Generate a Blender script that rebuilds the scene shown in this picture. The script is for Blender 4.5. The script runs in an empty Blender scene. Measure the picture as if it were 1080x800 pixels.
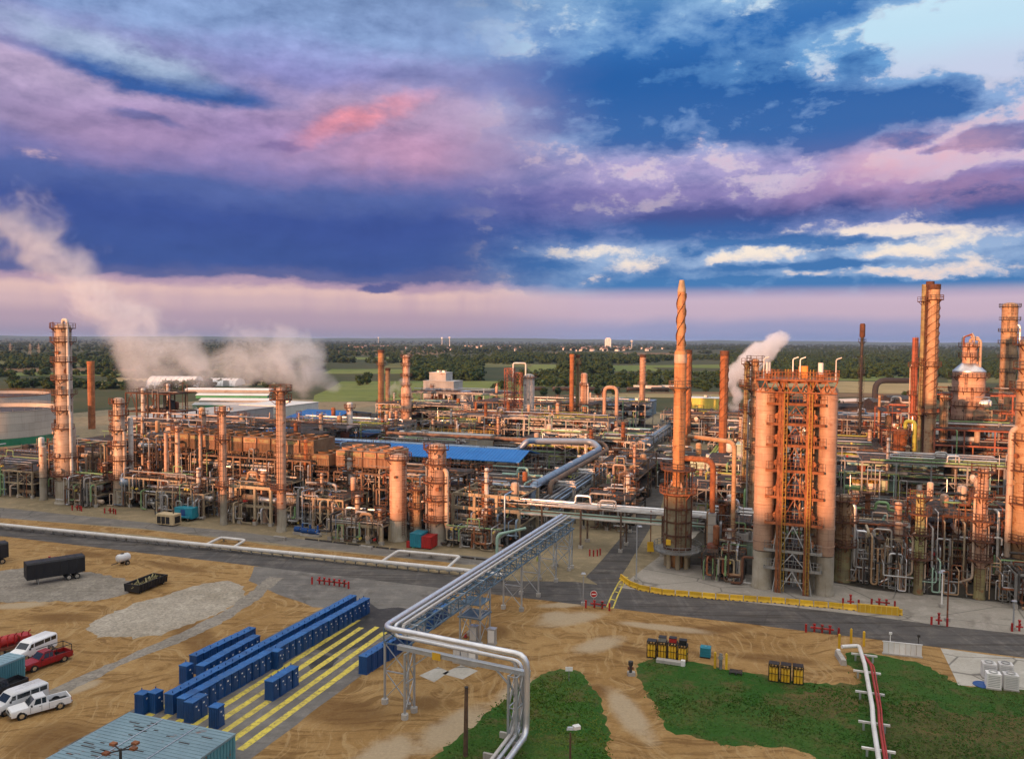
import bpy, bmesh, math, random
import numpy as np
from mathutils import Vector, Matrix, geometry, noise as mnoise

PI = math.pi
R = math.radians
SC = bpy.context.scene
COL = SC.collection
rnd = random.Random(11)

# ------------------------------------------------------------------ camera
FOC = 848.0; HC = 40.0                       # focal length in photo pixels, drone height in metres
PITCH = math.atan((400 - 358.7) / FOC); ROLL = R(0.4)
cam_d = bpy.data.cameras.new('camera'); cam = bpy.data.objects.new('camera', cam_d); COL.objects.link(cam)
cam.location = (0, 0, HC)
cam.rotation_euler = (Matrix.Rotation(PI/2 - PITCH, 3, 'X') @ Matrix.Rotation(ROLL, 3, 'Z')).to_euler()
cam_d.sensor_width = 36; cam_d.lens = FOC * 36 / 1080
cam_d.clip_start = 1; cam_d.clip_end = 90000
SC.camera = cam
CM = Matrix.Translation((0, 0, HC)) @ cam.rotation_euler.to_matrix().to_4x4()
CMI = CM.inverted()

def g(px, py, z=0.0):
    """world point on the level z that the photo shows at px, py"""
    d = CM.to_3x3() @ Vector(((px - 540) / FOC, (400 - py) / FOC, -1))
    return Vector((0, 0, HC)) + d * ((z - HC) / d.z)
def proj(P):
    q = CMI @ Vector(P)
    return 540 + FOC * q.x / -q.z, 400 - FOC * q.y / -q.z
def ztop(P, py):
    """height above P whose image is at row py"""
    lo, hi = 0.0, 140.0
    for _ in range(40):
        m = (lo + hi) / 2
        if proj((P[0], P[1], m))[1] > py: lo = m
        else: hi = m
    return lo
def dist(P): return -(CMI @ Vector(P)).z

TH = R(19.3)                                 # the plant's own grid
UX = Vector((math.cos(TH), -math.sin(TH), 0)); VX = Vector((math.sin(TH), math.cos(TH), 0))
OG = g(640, 622)
def ab(a, b, z=0.0): return Vector((OG.x, OG.y, 0)) + UX * a + VX * b + Vector((0, 0, z))
def toab(P):
    q = Vector((P[0], P[1], 0)) - Vector((OG.x, OG.y, 0)); return q.dot(UX), q.dot(VX)
GR = -TH

# ------------------------------------------------------------------ mesh builder
class MB:
    def __init__(s): s.v = []; s.f = []
    def add(s, vs, fs):
        o = len(s.v); s.v.extend([tuple(v) for v in vs]); s.f.extend([tuple(i + o for i in f) for f in fs]); return s
    def box(s, c, d, rz=0.0):
        x, y, z = d[0]/2, d[1]/2, d[2]/2; ca, sa = math.cos(rz), math.sin(rz)
        vs = []
        for dz in (-z, z):
            for dx, dy in ((-x, -y), (x, -y), (x, y), (-x, y)):
                vs.append((c[0] + dx*ca - dy*sa, c[1] + dx*sa + dy*ca, c[2] + dz))
        return s.add(vs, [(3,2,1,0),(4,5,6,7),(0,1,5,4),(1,2,6,5),(2,3,7,6),(3,0,4,7)])
    def bar(s, p, q, w, h=None):
        p = Vector(p); q = Vector(q); d = q - p
        if d.length < 1e-4: return s
        d.normalize(); up = Vector((0,0,1)) if abs(d.z) < .95 else Vector((0,1,0))
        a = d.cross(up).normalized(); b = a.cross(d); h = h or w
        vs = [P + a*i*w/2 + b*j*h/2 for P in (p, q) for i, j in ((-1,-1),(1,-1),(1,1),(-1,1))]
        return s.add(vs, [(0,1,2,3),(7,6,5,4),(4,5,1,0),(5,6,2,1),(6,7,3,2),(7,4,0,3)])
    def tube(s, pts, r, n=8, cap=True):
        pts = [Vector(p) for p in pts]
        pts = [p for i, p in enumerate(pts) if i == 0 or (p - pts[i-1]).length > 1e-4]
        if len(pts) < 2: return s
        rr = r if isinstance(r, (list, tuple)) else [r]*len(pts)
        t0 = (pts[1]-pts[0]).normalized()
        a = t0.cross(Vector((0,0,1)))
        if a.length < .05: a = t0.cross(Vector((0,1,0)))
        a.normalize(); vs = []; fs = []
        for i, p in enumerate(pts):
            ti = (pts[min(i+1,len(pts)-1)] - pts[max(i-1,0)])
            if i not in (0, len(pts)-1):
                ti = (pts[i]-pts[i-1]).normalized() + (pts[i+1]-pts[i]).normalized()
                if ti.length < 1e-3: ti = pts[i]-pts[i-1]
            ti.normalize()
            a = a - ti*a.dot(ti)
            if a.length < 1e-3: a = ti.orthogonal()
            a.normalize(); b = ti.cross(a)
            k = 1.0
            if 0 < i < len(pts)-1:
                c = ti.dot((pts[i]-pts[i-1]).normalized()); k = 1/max(c, .6)
            for j in range(n):
                w = 2*PI*j/n; vs.append(p + (a*math.cos(w) + b*math.sin(w))*rr[i]*(1+(k-1)*.5))
        for i in range(len(pts)-1):
            for j in range(n):
                fs.append((i*n+j, i*n+(j+1)%n, (i+1)*n+(j+1)%n, (i+1)*n+j))
        if cap:
            fs.append(tuple(range(n))[::-1]); fs.append(tuple(range((len(pts)-1)*n, len(pts)*n)))
        return s.add(vs, fs)
    def pipe(s, pts, r, n=8, br=None):
        """tube with rounded elbows"""
        pts = [Vector(p) for p in pts]; br = br or r*2.6; out = [pts[0]]
        for i in range(1, len(pts)-1):
            p, c, q = pts[i-1], pts[i], pts[i+1]
            d1 = p-c; d2 = q-c
            k = min(br, d1.length*.45, d2.length*.45); d1.normalize(); d2.normalize()
            A = c + d1*k; B = c + d2*k
            for t in (0, .25, .5, .75, 1): out.append(A*(1-t)**2 + c*2*t*(1-t) + B*t*t)
        out.append(pts[-1]); return s.tube(out, r, n)
    def lathe(s, prof, n=20, c=(0,0,0), a0=0.0, a1=2*PI):
        full = abs(a1-a0-2*PI) < 1e-6; m = n if full else n+1; vs = []; fs = []
        for r_, z_ in prof:
            for j in range(m):
                w = a0 + (a1-a0)*j/n; vs.append((c[0]+r_*math.cos(w), c[1]+r_*math.sin(w), c[2]+z_))
        for i in range(len(prof)-1):
            for j in range(n):
                k = (j+1) % m; fs.append((i*m+j, i*m+k, (i+1)*m+k, (i+1)*m+j))
        return s.add(vs, fs)
    def hdrum(s, p, q, r, n=14):
        """horizontal or vertical drum with dished ends from p to q"""
        p = Vector(p); q = Vector(q); d = (q-p).normalized()
        return s.tube([p-d*r*.45, p-d*r*.3, p, q, q+d*r*.3, q+d*r*.45], [r*.35, r*.8, r, r, r*.8, r*.35], n)
    def loft(s, secs, caps=True):
        n = len(secs[0]); vs = [p for sec in secs for p in sec]; fs = []
        for i in range(len(secs)-1):
            for j in range(n): fs.append((i*n+j, i*n+(j+1)%n, (i+1)*n+(j+1)%n, (i+1)*n+j))
        if caps: fs.append(tuple(range(n))[::-1]); fs.append(tuple(range((len(secs)-1)*n, len(secs)*n)))
        return s.add(vs, fs)
    def quad(s, a, b, c, d): return s.add([a, b, c, d], [(0,1,2,3)])
    def build(s, name, mat, parent=None, smooth=False, fix=True):
        me = bpy.data.meshes.new(name); me.from_pydata(s.v, [], s.f); me.update()
        if fix and len(s.f) < 60000:
            bm = bmesh.new(); bm.from_mesh(me); bmesh.ops.recalc_face_normals(bm, faces=bm.faces); bm.to_mesh(me); bm.free()
        if smooth:
            me.polygons.foreach_set('use_smooth', [True]*len(me.polygons)); me.set_sharp_from_angle(angle=R(42))
        o = bpy.data.objects.new(name, me); COL.objects.link(o)
        if mat is not None: me.materials.append(M[mat] if isinstance(mat, str) else mat)
        if parent is not None: o.parent = parent
        return o

def tag(o, label=None, cat=None, group=None, kind=None):
    if label: o['label'] = label
    if cat: o['category'] = cat
    if group: o['group'] = group
    if kind: o['kind'] = kind
    return o
def thing(name, label, cat, loc=(0,0,0), rz=None, group=None):
    o = bpy.data.objects.new(name, None); COL.objects.link(o); o.empty_display_size = .5
    o.location = loc; o.rotation_euler = (0, 0, GR if rz is None else rz)
    return tag(o, label, cat, group)
KIDS = {}
def copy_tree(o, loc=None, rz=None, label=None, group=None, parent=None, scale=None):
    c = o.copy(); COL.objects.link(c)
    if parent is not None: c.parent = parent
    if loc is not None: c.location = loc
    if rz is not None: c.rotation_euler = (0, 0, rz)
    if scale is not None: c.scale = scale
    if label: c['label'] = label
    if group: c['group'] = group
    if o.name not in KIDS: KIDS[o.name] = list(o.children)
    for ch in KIDS[o.name]: copy_tree(ch, parent=c)
    return c

# ------------------------------------------------------------------ node helpers
class NT:
    def __init__(s, nt): s.nt = nt; s.x = 0
    def node(s, t, **k):
        n = s.nt.nodes.new(t); s.x += 40; n.location = (s.x, 0)
        for a, b in k.items(): setattr(n, a, b)
        return n
    def put(s, sock, val):
        if isinstance(val, bpy.types.NodeSocket): s.nt.links.new(val, sock)
        elif isinstance(val, (tuple, list)):
            if sock.type == 'RGBA' and len(val) == 3: val = (*val, 1)
            sock.default_value = val
        else: sock.default_value = val
    def math(s, op, a, b=0.0, c=None, clamp=False):
        n = s.node('ShaderNodeMath', operation=op, use_clamp=clamp); s.put(n.inputs[0], a); s.put(n.inputs[1], b)
        if c is not None: s.put(n.inputs[2], c)
        return n.outputs[0]
    def add(s, a, b): return s.math('ADD', a, b)
    def sub(s, a, b): return s.math('SUBTRACT', a, b)
    def mul(s, a, b): return s.math('MULTIPLY', a, b)
    def vec(s, x=0., y=0., z=0.):
        n = s.node('ShaderNodeCombineXYZ')
        for i, q in enumerate((x, y, z)): s.put(n.inputs[i], q)
        return n.outputs[0]
    def sep(s, v):
        n = s.node('ShaderNodeSeparateXYZ'); s.put(n.inputs[0], v); return n.outputs
    def mapping(s, v, scale=(1,1,1), rot=(0,0,0), loc=(0,0,0)):
        n = s.node('ShaderNodeMapping'); s.put(n.inputs[0], v)
        n.inputs['Scale'].default_value = scale; n.inputs['Rotation'].default_value = rot; n.inputs['Location'].default_value = loc
        return n.outputs[0]
    def noise(s, v, scale=1., detail=4., rough=.55, dist=0., w=None, col=False):
        n = s.node('ShaderNodeTexNoise', noise_dimensions='4D' if w is not None else '3D')
        s.put(n.inputs['Vector'], v); n.inputs['Scale'].default_value = scale; n.inputs['Detail'].default_value = detail
        n.inputs['Roughness'].default_value = rough; n.inputs['Distortion'].default_value = dist
        if w is not None: s.put(n.inputs['W'], w)
        return n.outputs['Color'] if col else n.outputs[0]
    def smooth(s, x, a, b, lo=0., hi=1.):
        n = s.node('ShaderNodeMapRange', interpolation_type='SMOOTHSTEP'); s.put(n.inputs[0], x)
        n.inputs[1].default_value = a; n.inputs[2].default_value = b; n.inputs[3].default_value = lo; n.inputs[4].default_value = hi
        return n.outputs[0]
    def lin(s, x, a, b, lo=0., hi=1.):
        n = s.node('ShaderNodeMapRange'); s.put(n.inputs[0], x)
        n.inputs[1].default_value = a; n.inputs[2].default_value = b; n.inputs[3].default_value = lo; n.inputs[4].default_value = hi
        return n.outputs[0]
    def mix(s, f, a, b, mode='MIX'):
        n = s.node('ShaderNodeMix', data_type='RGBA', blend_type=mode); s.put(n.inputs[0], f)
        s.put(n.inputs[6], a); s.put(n.inputs[7], b); return n.outputs[2]
    def ramp(s, x, stops, interp='EASE'):
        n = s.node('ShaderNodeValToRGB'); cr = n.color_ramp; cr.interpolation = interp; s.put(n.inputs[0], x)
        while len(cr.elements) < len(stops): cr.elements.new(.5)
        for e, (p, c) in zip(cr.elements, sorted(stops)): e.position = p; e.color = (*c, 1)
        return n.outputs[0]
def lin1(c): c /= 255.; return c/12.92 if c <= .04045 else ((c+.055)/1.055)**2.4
def rgb(r, gg, b): return (lin1(r), lin1(gg), lin1(b))

M = {}
def new_mat(name):
    m = bpy.data.materials.new(name); m.use_nodes = True; m.node_tree.nodes.clear(); M[name] = m
    return m, NT(m.node_tree)
def finish(m, t, col, rough=.6, metal=0., bump=None, bstr=.3, bdist=.05, spec=.5, alpha=None):
    p = t.node('ShaderNodeBsdfPrincipled'); o = t.node('ShaderNodeOutputMaterial')
    t.put(p.inputs['Base Color'], col); t.put(p.inputs['Roughness'], rough); t.put(p.inputs['Metallic'], metal)
    p.inputs['Specular IOR Level'].default_value = spec
    if bump is not None:
        b = t.node('ShaderNodeBump'); b.inputs['Strength'].default_value = bstr; b.inputs['Distance'].default_value = bdist
        t.put(b.inputs['Height'], bump); t.nt.links.new(b.outputs[0], p.inputs['Normal'])
    t.nt.links.new(p.outputs[0], o.inputs[0]); return m
def simple(name, c, c2=None, rough=.6, metal=0., sc=.6, streak=.5, rust=0., rustc=(.22,.075,.025), clad=0., bump=.15, spec=.4):
    """painted / clad / weathered surface: tone noise, vertical streaks, rust patches, cladding sheets"""
    m, t = new_mat(name); tc = t.node('ShaderNodeTexCoord'); oi = t.node('ShaderNodeObjectInfo')
    v = tc.outputs['Object']; w = t.mul(oi.outputs['Random'], 40.)
    c2 = c2 or tuple(x*.72 for x in c)
    n1 = t.noise(v, sc, 5, .6, w=w)
    col = t.mix(t.smooth(n1, .35, .68), c, c2)
    if clad:
        x, y, z = t.sep(v)
        ring = t.math('FLOOR', t.mul(z, 1/clad)); sect = t.math('FLOOR', t.mul(t.math('ARCTAN2', y, x), 2.2))
        wn = t.node('ShaderNodeTexWhiteNoise', noise_dimensions='3D'); t.put(wn.inputs[0], t.vec(ring, sect, w))
        col = t.mix(1., col, t.mix(wn.outputs[0], (.90,.89,.885), (1.05,1.04,1.02)), 'MULTIPLY')
        fr = t.math('FRACT', t.mul(z, 1/clad)); seam = t.smooth(fr, .0, .07, 0., 1.)
        col = t.mix(seam, t.mix(1., col, (.55,.5,.46), 'MULTIPLY'), col)
    if streak:
        sv = t.mapping(v, (2.2, 2.2, .12)); n2 = t.noise(sv, 1.3, 4, .6, w=w)
        col = t.mix(t.mul(t.smooth(n2, .5, .75), streak), col, t.mix(1., col, (.55,.45,.38), 'MULTIPLY'))
    if rust:
        n3 = t.noise(v, sc*1.7, 7, .68, w=t.add(w, 7.)); col = t.mix(t.mul(t.smooth(n3, .62-.25*rust, .72-.2*rust), .85), col, rustc)
    col = t.mix(1., col, t.mix(oi.outputs['Random'], (.80,.79,.78), (1.16,1.15,1.13)), 'MULTIPLY')
    nb = t.noise(v, sc*6, 4, .6)
    return finish(m, t, col, t.lin(n1, .3, .7, rough-.08, rough+.12), metal, nb, bump, .04, spec)
# ------------------------------------------------------------------ palette
simple('clad', (.54,.43,.33), (.44,.33,.25), .5, .0, .5, .35, .12, clad=1.3)
simple('clad_pink', (.53,.355,.255), (.42,.26,.18), .55, .0, .4, .4, .2, clad=1.1)
simple('clad_white', (.66,.64,.61), (.55,.52,.48), .5, .0, .5, .4, .08, clad=1.5)
simple('clad_tan', (.43,.29,.17), (.33,.21,.12), .6, .0, .5, .5, .35, clad=1.6)
simple('clad_green', (.40,.46,.22), (.36,.33,.14), .6, .0, .5, .5, .3, clad=1.4)
simple('clad_olive', (.30,.27,.12), (.20,.17,.09), .6, .0, .5, .5, .45, clad=2.)
simple('skirt', (.36,.33,.27), (.27,.24,.18), .85, .0, .5, .6, .0, bump=.35)
simple('rusty', (.30,.115,.045), (.17,.06,.028), .8, .0, .8, .6, .4, (.10,.04,.022))
simple('rust_orange', (.37,.15,.058), (.25,.09,.035), .75, .0, .6, .5, .25, (.16,.06,.03), clad=3.)
simple('stack_orange', (.50,.27,.12), (.40,.19,.08), .7, .0, .5, .5, .25, (.2,.075,.03), clad=2.4)
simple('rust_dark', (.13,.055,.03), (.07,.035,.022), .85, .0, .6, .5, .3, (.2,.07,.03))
simple('furnace', (.24,.22,.14), (.17,.14,.085), .75, .0, .5, .7, .55, (.15,.055,.025))
simple('steel_red', (.33,.10,.055), (.22,.07,.04), .65, .0, .8, .4, .2)
simple('steel_brown', (.165,.108,.072), (.095,.062,.043), .7, .0, .8, .4, .35)
simple('steel_grey', (.30,.30,.29), (.21,.21,.20), .55, .3, .8, .4, .1)
simple('steel_maroon', (.20,.062,.035), (.13,.042,.026), .65, .0, .8, .4, .25)
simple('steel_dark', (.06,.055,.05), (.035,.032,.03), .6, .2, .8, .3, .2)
simple('steel_beige', (.40,.33,.22), (.30,.24,.16), .75, .0, .6, .5, .15)
simple('steel_blue', (.16,.26,.36), (.12,.19,.26), .5, .1, .8, .3, .08)
simple('galv', (.50,.53,.56), (.40,.43,.46), .42, .55, .8, .2, .0)
simple('alu', (.68,.69,.71), (.55,.56,.58), .33, .75, .5, .25, .0, bump=.1)
simple('alu_dull', (.46,.46,.45), (.34,.33,.32), .45, .5, .5, .35, .06)
simple('alu_blue', (.30,.40,.52), (.24,.32,.42), .4, .35, .5, .3, .0)
simple('pipe_white', (.80,.79,.76), (.68,.66,.62), .5, .0, .5, .3, .03)
simple('pipe_green', (.22,.38,.16), (.17,.28,.13), .55, .0, .5, .3, .1)
simple('pipe_yellowgreen', (.36,.42,.07), (.28,.30,.06), .55, .0, .5, .3, .1)
simple('pipe_mint', (.38,.56,.45), (.30,.45,.36), .55, .0, .5, .3, .05)
simple('pipe_red', (.38,.035,.03), (.26,.03,.025), .5, .0, .5, .3, .05)
simple('yellow', (.75,.47,.02), (.62,.36,.03), .5, .0, .8, .4, .05)
simple('yellow_pale', (.72,.55,.10), (.6,.45,.1), .6, .0, .8, .4, .1)
simple('orange', (.65,.25,.04), (.5,.18,.03), .6, .0, .8, .3, .1)
simple('red', (.42,.022,.02), (.30,.02,.018), .45, .0, .8, .3, .03)
simple('blue', (.02,.09,.30), (.015,.065,.22), .5, .0, .8, .3, .02)
simple('toilet_blue', (.011,.068,.225), (.009,.052,.175), .42, .0, .7, .3, .0, bump=.05)
simple('toilet_roof', (.02,.125,.36), (.014,.09,.28), .45, .0, .7, .2, .0, bump=.05)
simple('roof_blue', (.010,.17,.50), (.010,.14,.42), .4, .15, .25, .25, .0, bump=.05)
simple('teal', (.10,.30,.36), (.08,.235,.28), .5, .0, .4, .35, .1, bump=.05)
simple('teal_roof', (.25,.37,.42), (.19,.29,.34), .5, .15, .25, .2, .08, bump=.08)
simple('teal_bright', (.02,.26,.36), (.02,.2,.28), .55, .0, .6, .3, .05)
simple('mint_tank', (.40,.55,.47), (.33,.46,.39), .6, .0, .3, .6, .1, clad=2.5)
simple('tank_cream', (.60,.58,.52), (.52,.49,.43), .6, .0, .1, .4, .02, clad=2.6)
simple('tank_green', (.03,.25,.13), (.025,.2,.1), .6, .0, .1, .3, .0)
simple('tank_roof', (.055,.05,.06), (.035,.032,.04), .8, .0, .15, .0, .2)
simple('cream', (.56,.45,.27), (.47,.37,.22), .6, .0, .4, .4, .05)
simple('white', (.80,.79,.77), (.68,.67,.65), .5, .0, .5, .3, .02)
simple('building_grey', (.46,.46,.45), (.38,.38,.37), .7, .0, .15, .5, .05)
simple('building_white', (.70,.69,.67), (.60,.59,.56), .7, .0, .15, .4, .02)
simple('building_beige', (.47,.41,.30), (.37,.32,.24), .7, .0, .2, .5, .15)
simple('building_yellow', (.58,.50,.08), (.48,.40,.08), .6, .0, .2, .4, .05)
simple('finfan', (.42,.25,.15), (.32,.18,.11), .7, .0, .4, .5, .3)
simple('finfan_brown', (.20,.13,.07), (.13,.075,.04), .7, .0, .4, .5, .35)
simple('concrete', (.42,.40,.36), (.32,.30,.27), .85, .0, .5, .4, .0, bump=.3)
simple('wood', (.14,.085,.05), (.09,.055,.035), .85, .0, 2., .6, .0, bump=.3)
simple('black', (.012,.012,.014), (.02,.02,.022), .5, .0, .6, .2, .0)
simple('tarp_black', (.010,.010,.013), (.018,.018,.02), .55, .0, .9, .2, .0, bump=.4)
simple('rubber', (.012,.012,.012), (.02,.02,.02), .9, .0, .9, .0, .0)
simple('car_white', (.80,.80,.80), (.76,.76,.76), .28, .0, .4, .1, .0, bump=.0)
simple('car_red', (.30,.012,.012), (.25,.012,.012), .28, .0, .4, .1, .0, bump=.0)
simple('car_dark', (.02,.02,.025), (.03,.03,.035), .28, .0, .4, .1, .0, bump=.0)
simple('chrome', (.6,.6,.6), (.5,.5,.5), .2, .9, .5, .0, .0, bump=.0)
simple('lamp_lens', (.75,.72,.6), (.7,.66,.55), .2, .0, .5, .0, .0, bump=.0)
simple('tail_red', (.4,.01,.01), (.35,.01,.01), .2, .0, .5, .0, .0, bump=.0)
simple('glass', (.015,.02,.025), (.02,.025,.03), .08, .0, .5, .0, .0, bump=.0, spec=.8)
simple('grating', (.045,.038,.032), (.028,.025,.022), .75, .2, .8, .2, .4)
simple('rail_yellow', (.40,.26,.03), (.28,.17,.025), .6, .0, .8, .3, .1)
simple('plume_dark', (.05,.05,.055), (.035,.035,.04), .85, .0, .02, .0, .0)
simple('roof_house', (.22,.13,.10), (.16,.10,.08), .8, .0, .1, .0)
simple('coal', (.014,.014,.018), (.024,.024,.028), .9, .0, .3, .0, .0, bump=.6)

def ground_mat(name, c1, c2, c3, sc=.05, track=0., trot=0., grav=0., rough=.95, detail=9, crack=0., bump=.4, bd=.06, dark=0.):
    """ground cover: broad patches, medium mottling, fine grain, optional tyre tracks and stones (world metres)"""
    m, t = new_mat(name); v = t.node('ShaderNodeTexCoord').outputs['Object']
    n1 = t.noise(v, sc, 6, .6, .6); n2 = t.noise(v, sc*6, detail, .68); n3 = t.noise(v, 2.6, 5, .7)
    col = t.mix(t.smooth(n1, .36, .64), c1, c2)
    col = t.mix(t.smooth(n2, .46, .68), col, c3)
    col = t.mix(.55, col, t.mix(n3, (.45,.44,.42), (1.5,1.5,1.5)), 'MULTIPLY')
    h = t.add(n2, t.mul(n3, .3))
    if track:
        tv = t.mapping(v, (.05, 1.1, 1), (0, 0, trot)); n4 = t.noise(tv, 1., 5, .62, .35)
        tv2 = t.mapping(v, (.9, .045, 1), (0, 0, trot*.6 + .5)); n5 = t.noise(tv2, 1., 5, .62, .5)
        msk = t.smooth(t.noise(v, .045, 3, .5), .4, .6)
        col = t.mix(t.mul(t.smooth(n4, .5, .62), track), col, t.mix(1., col, (.56,.52,.46), 'MULTIPLY'))
        col = t.mix(t.mul(t.mul(t.smooth(n5, .52, .64), msk), track), col, t.mix(1., col, (1.35,1.36,1.38), 'MULTIPLY'))
        h = t.add(h, t.mul(n4, .5))
    if grav:
        vo = t.node('ShaderNodeTexVoronoi'); t.put(vo.inputs['Vector'], v); vo.inputs['Scale'].default_value = 3.4
        col = t.mix(t.mul(grav, 1.) if not isinstance(grav, float) else grav, col, t.mix(1., col, t.mix(vo.outputs['Color'], (.4,.4,.4), (1.5,1.48,1.45)), 'MULTIPLY'))
    if crack:
        vo = t.node('ShaderNodeTexVoronoi', feature='DISTANCE_TO_EDGE'); t.put(vo.inputs['Vector'], t.mapping(v, (.09,.13,1), (0,0,TH))); vo.inputs['Scale'].default_value = 1.
        col = t.mix(t.mul(t.smooth(vo.outputs[0], .0, .02, 1., 0.), crack), col, (.05,.045,.04))
    if dark:
        n6 = t.noise(v, .11, 5, .65, 1.); col = t.mix(t.mul(t.smooth(n6, .56, .7), dark), col, t.mix(1., col, (.35,.33,.32), 'MULTIPLY'))
    return finish(m, t, col, rough, 0., h, bump, bd, .2)
ground_mat('land', (.060,.066,.024), (.042,.058,.022), (.085,.075,.034), .004, grav=0.)
def dirt_mat(name, pale, dark):
    """bare golden soil: mottling, wandering wheel ruts, straw, and worn pale or damp dark places at set spots (x, y, rx, ry, angle)"""
    m, t = new_mat(name); v = t.node('ShaderNodeTexCoord').outputs['Object']
    wp = t.node('ShaderNodeVectorMath', operation='MULTIPLY_ADD'); t.put(wp.inputs[0], t.noise(v, .035, 3, .55, col=True)); wp.inputs[1].default_value = (26,26,0); t.put(wp.inputs[2], v); wv = wp.outputs[0]
    n1 = t.noise(v, .045, 6, .62, .4); n2 = t.noise(v, .35, 8, .7); n3 = t.noise(v, 3.2, 5, .72); nr = t.noise(t.mapping(wv, (.10,.75,1), (0,0,.5)), 1.3, 7, .7); nr2 = t.noise(t.mapping(wv, (1.3,.10,1), (0,0,.25)), 1., 7, .7)
    col = t.mix(t.smooth(n1, .34, .66), (.275,.158,.056), (.365,.225,.090))
    col = t.mix(t.mul(t.smooth(n2, .5, .66), .7), col, (.175,.092,.030)); col = t.mix(t.mul(t.smooth(n2, .47, .33), .6), col, (.43,.285,.125))
    col = t.mix(t.mul(t.smooth(nr, .50, .60), .75), col, (.165,.088,.030)); col = t.mix(t.mul(t.smooth(nr2, .51, .62), .65), col, (.40,.27,.125))
    e = t.mul(t.sub(n2, .5), .9)
    def spot(col, L, c, amt):
        for x, y, rx, ry, an in L:
            px_, py_, _ = t.sep(v); dx = t.sub(px_, x); dy = t.sub(py_, y); ca, sa = math.cos(an), math.sin(an)
            qx = t.mul(t.add(t.mul(dx, ca), t.mul(dy, sa)), 1/rx); qy = t.mul(t.sub(t.mul(dy, ca), t.mul(dx, sa)), 1/ry)
            r = t.add(t.math('SQRT', t.add(t.mul(qx, qx), t.mul(qy, qy))), e); col = t.mix(t.mul(t.smooth(r, 1.05, .45), amt), col, c)
        return col
    col = spot(col, dark, (.145,.074,.025), .7); col = spot(col, pale, (.40,.315,.205), .85)
    col = t.mix(.6, col, t.mix(n3, (.40,.39,.37), (1.6,1.6,1.6)), 'MULTIPLY')
    return finish(m, t, col, .95, 0., t.add(t.add(n2, t.mul(n3, .35)), t.mul(nr, .5)), .75, .14, .15)
def spots_px(L):
    out = []
    for px, py, qx, qy, w in L:
        A = g(px, py); B = g(qx, qy); d = B-A; out.append(((A.x+B.x)/2, (A.y+B.y)/2, d.length/2, w, math.atan2(d.y, d.x)))
    return out
PALE = spots_px([(566,652,604,646,2.2),(430,800,520,740,3.0),(520,745,570,712,2.2),(360,830,440,770,3.),(560,660,640,645,3.),(600,690,660,670,2.4),(640,720,690,790,2.),(560,640,640,634,1.6),(700,640,860,655,1.4),(60,735,110,715,1.5),(640,655,760,668,1.6),(-20,640,60,636,2.)])
DARK = spots_px([(430,745,470,738,2.5),(500,668,540,662,3.5),(60,580,120,588,2.2),(180,640,230,700,3.),(20,650,110,652,2.5),(20,770,100,790,5.),(300,740,420,760,4.),(700,668,800,660,2.),(760,690,880,700,2.),(610,740,640,720,2.),(140,590,230,605,2.),(640,680,690,690,1.6)])
dirt_mat('dirt', PALE, DARK)
dirt_mat('dirt_yard', [], spots_px([(340,578,400,586,1.2),(140,555,200,561,1.4),(430,590,470,592,1.)]))
ground_mat('plant_ground', (.27,.215,.13), (.21,.17,.10), (.33,.255,.15), .06, dark=.5)
ground_mat('gravel', (.36,.315,.25), (.29,.25,.19), (.42,.37,.295), .06, grav=.5, bump=.8)
ground_mat('gravel_grey', (.26,.23,.19), (.21,.185,.15), (.31,.275,.225), .08, grav=.45, track=.3, trot=-.6)
ground_mat('asphalt', (.105,.097,.09), (.078,.073,.07), (.145,.13,.115), .05, track=.7, trot=TH, bump=.2, crack=.35, dark=.35)
ground_mat('asphalt_old', (.19,.175,.155), (.155,.145,.13), (.235,.21,.18), .05, track=.4, trot=TH, crack=.4, bump=.2)
ground_mat('asphalt_stain', (.18,.168,.15), (.13,.12,.11), (.225,.205,.18), .06, track=.3, trot=TH, dark=.6, bump=.2)
ground_mat('shade_ground', (.055,.048,.038), (.085,.072,.052), (.035,.032,.027), .12)  # near black ground colour, painting in the gloom under the process units
ground_mat('asphalt_wet', (.045,.043,.042), (.03,.03,.03), (.075,.07,.065), .12, rough=.6)
ground_mat('slab', (.34,.31,.26), (.29,.262,.22), (.39,.35,.30), .06, crack=.55, dark=.45, bump=.2)
ground_mat('slab_pale', (.45,.42,.36), (.40,.37,.31), (.5,.47,.41), .06, crack=.7, dark=.3, bump=.2)
ground_mat('turf', (.022,.084,.009), (.044,.10,.016), (.105,.085,.030), .05, dark=.25, bump=.7, bd=.2)
ground_mat('turf_dry', (.065,.075,.02), (.13,.095,.035), (.045,.07,.016), .12, dark=.3, bump=.9, bd=.3)
ground_mat('field_green', (.14,.18,.038), (.17,.20,.055), (.11,.15,.036), .006)
ground_mat('field_olive', (.14,.14,.045), (.10,.115,.04), (.17,.145,.06), .004)
ground_mat('field_brown', (.19,.12,.06), (.15,.10,.05), (.24,.15,.075), .004)
ground_mat('field_straw', (.34,.26,.12), (.28,.22,.10), (.39,.30,.15), .006)
ground_mat('scrub', (.035,.06,.016), (.055,.075,.022), (.07,.07,.028), .012, dark=.4)
ground_mat('road_paint', (.72,.58,.09), (.58,.46,.10), (.24,.20,.10), .35, dark=.5, crack=.3)
def mk_water():
    m, t = new_mat('water'); v = t.node('ShaderNodeTexCoord').outputs['Object']
    finish(m, t, (.02,.045,.07), .08, 0., t.noise(v, .5, 4, .6), .1, .05, .6)
mk_water()
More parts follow.
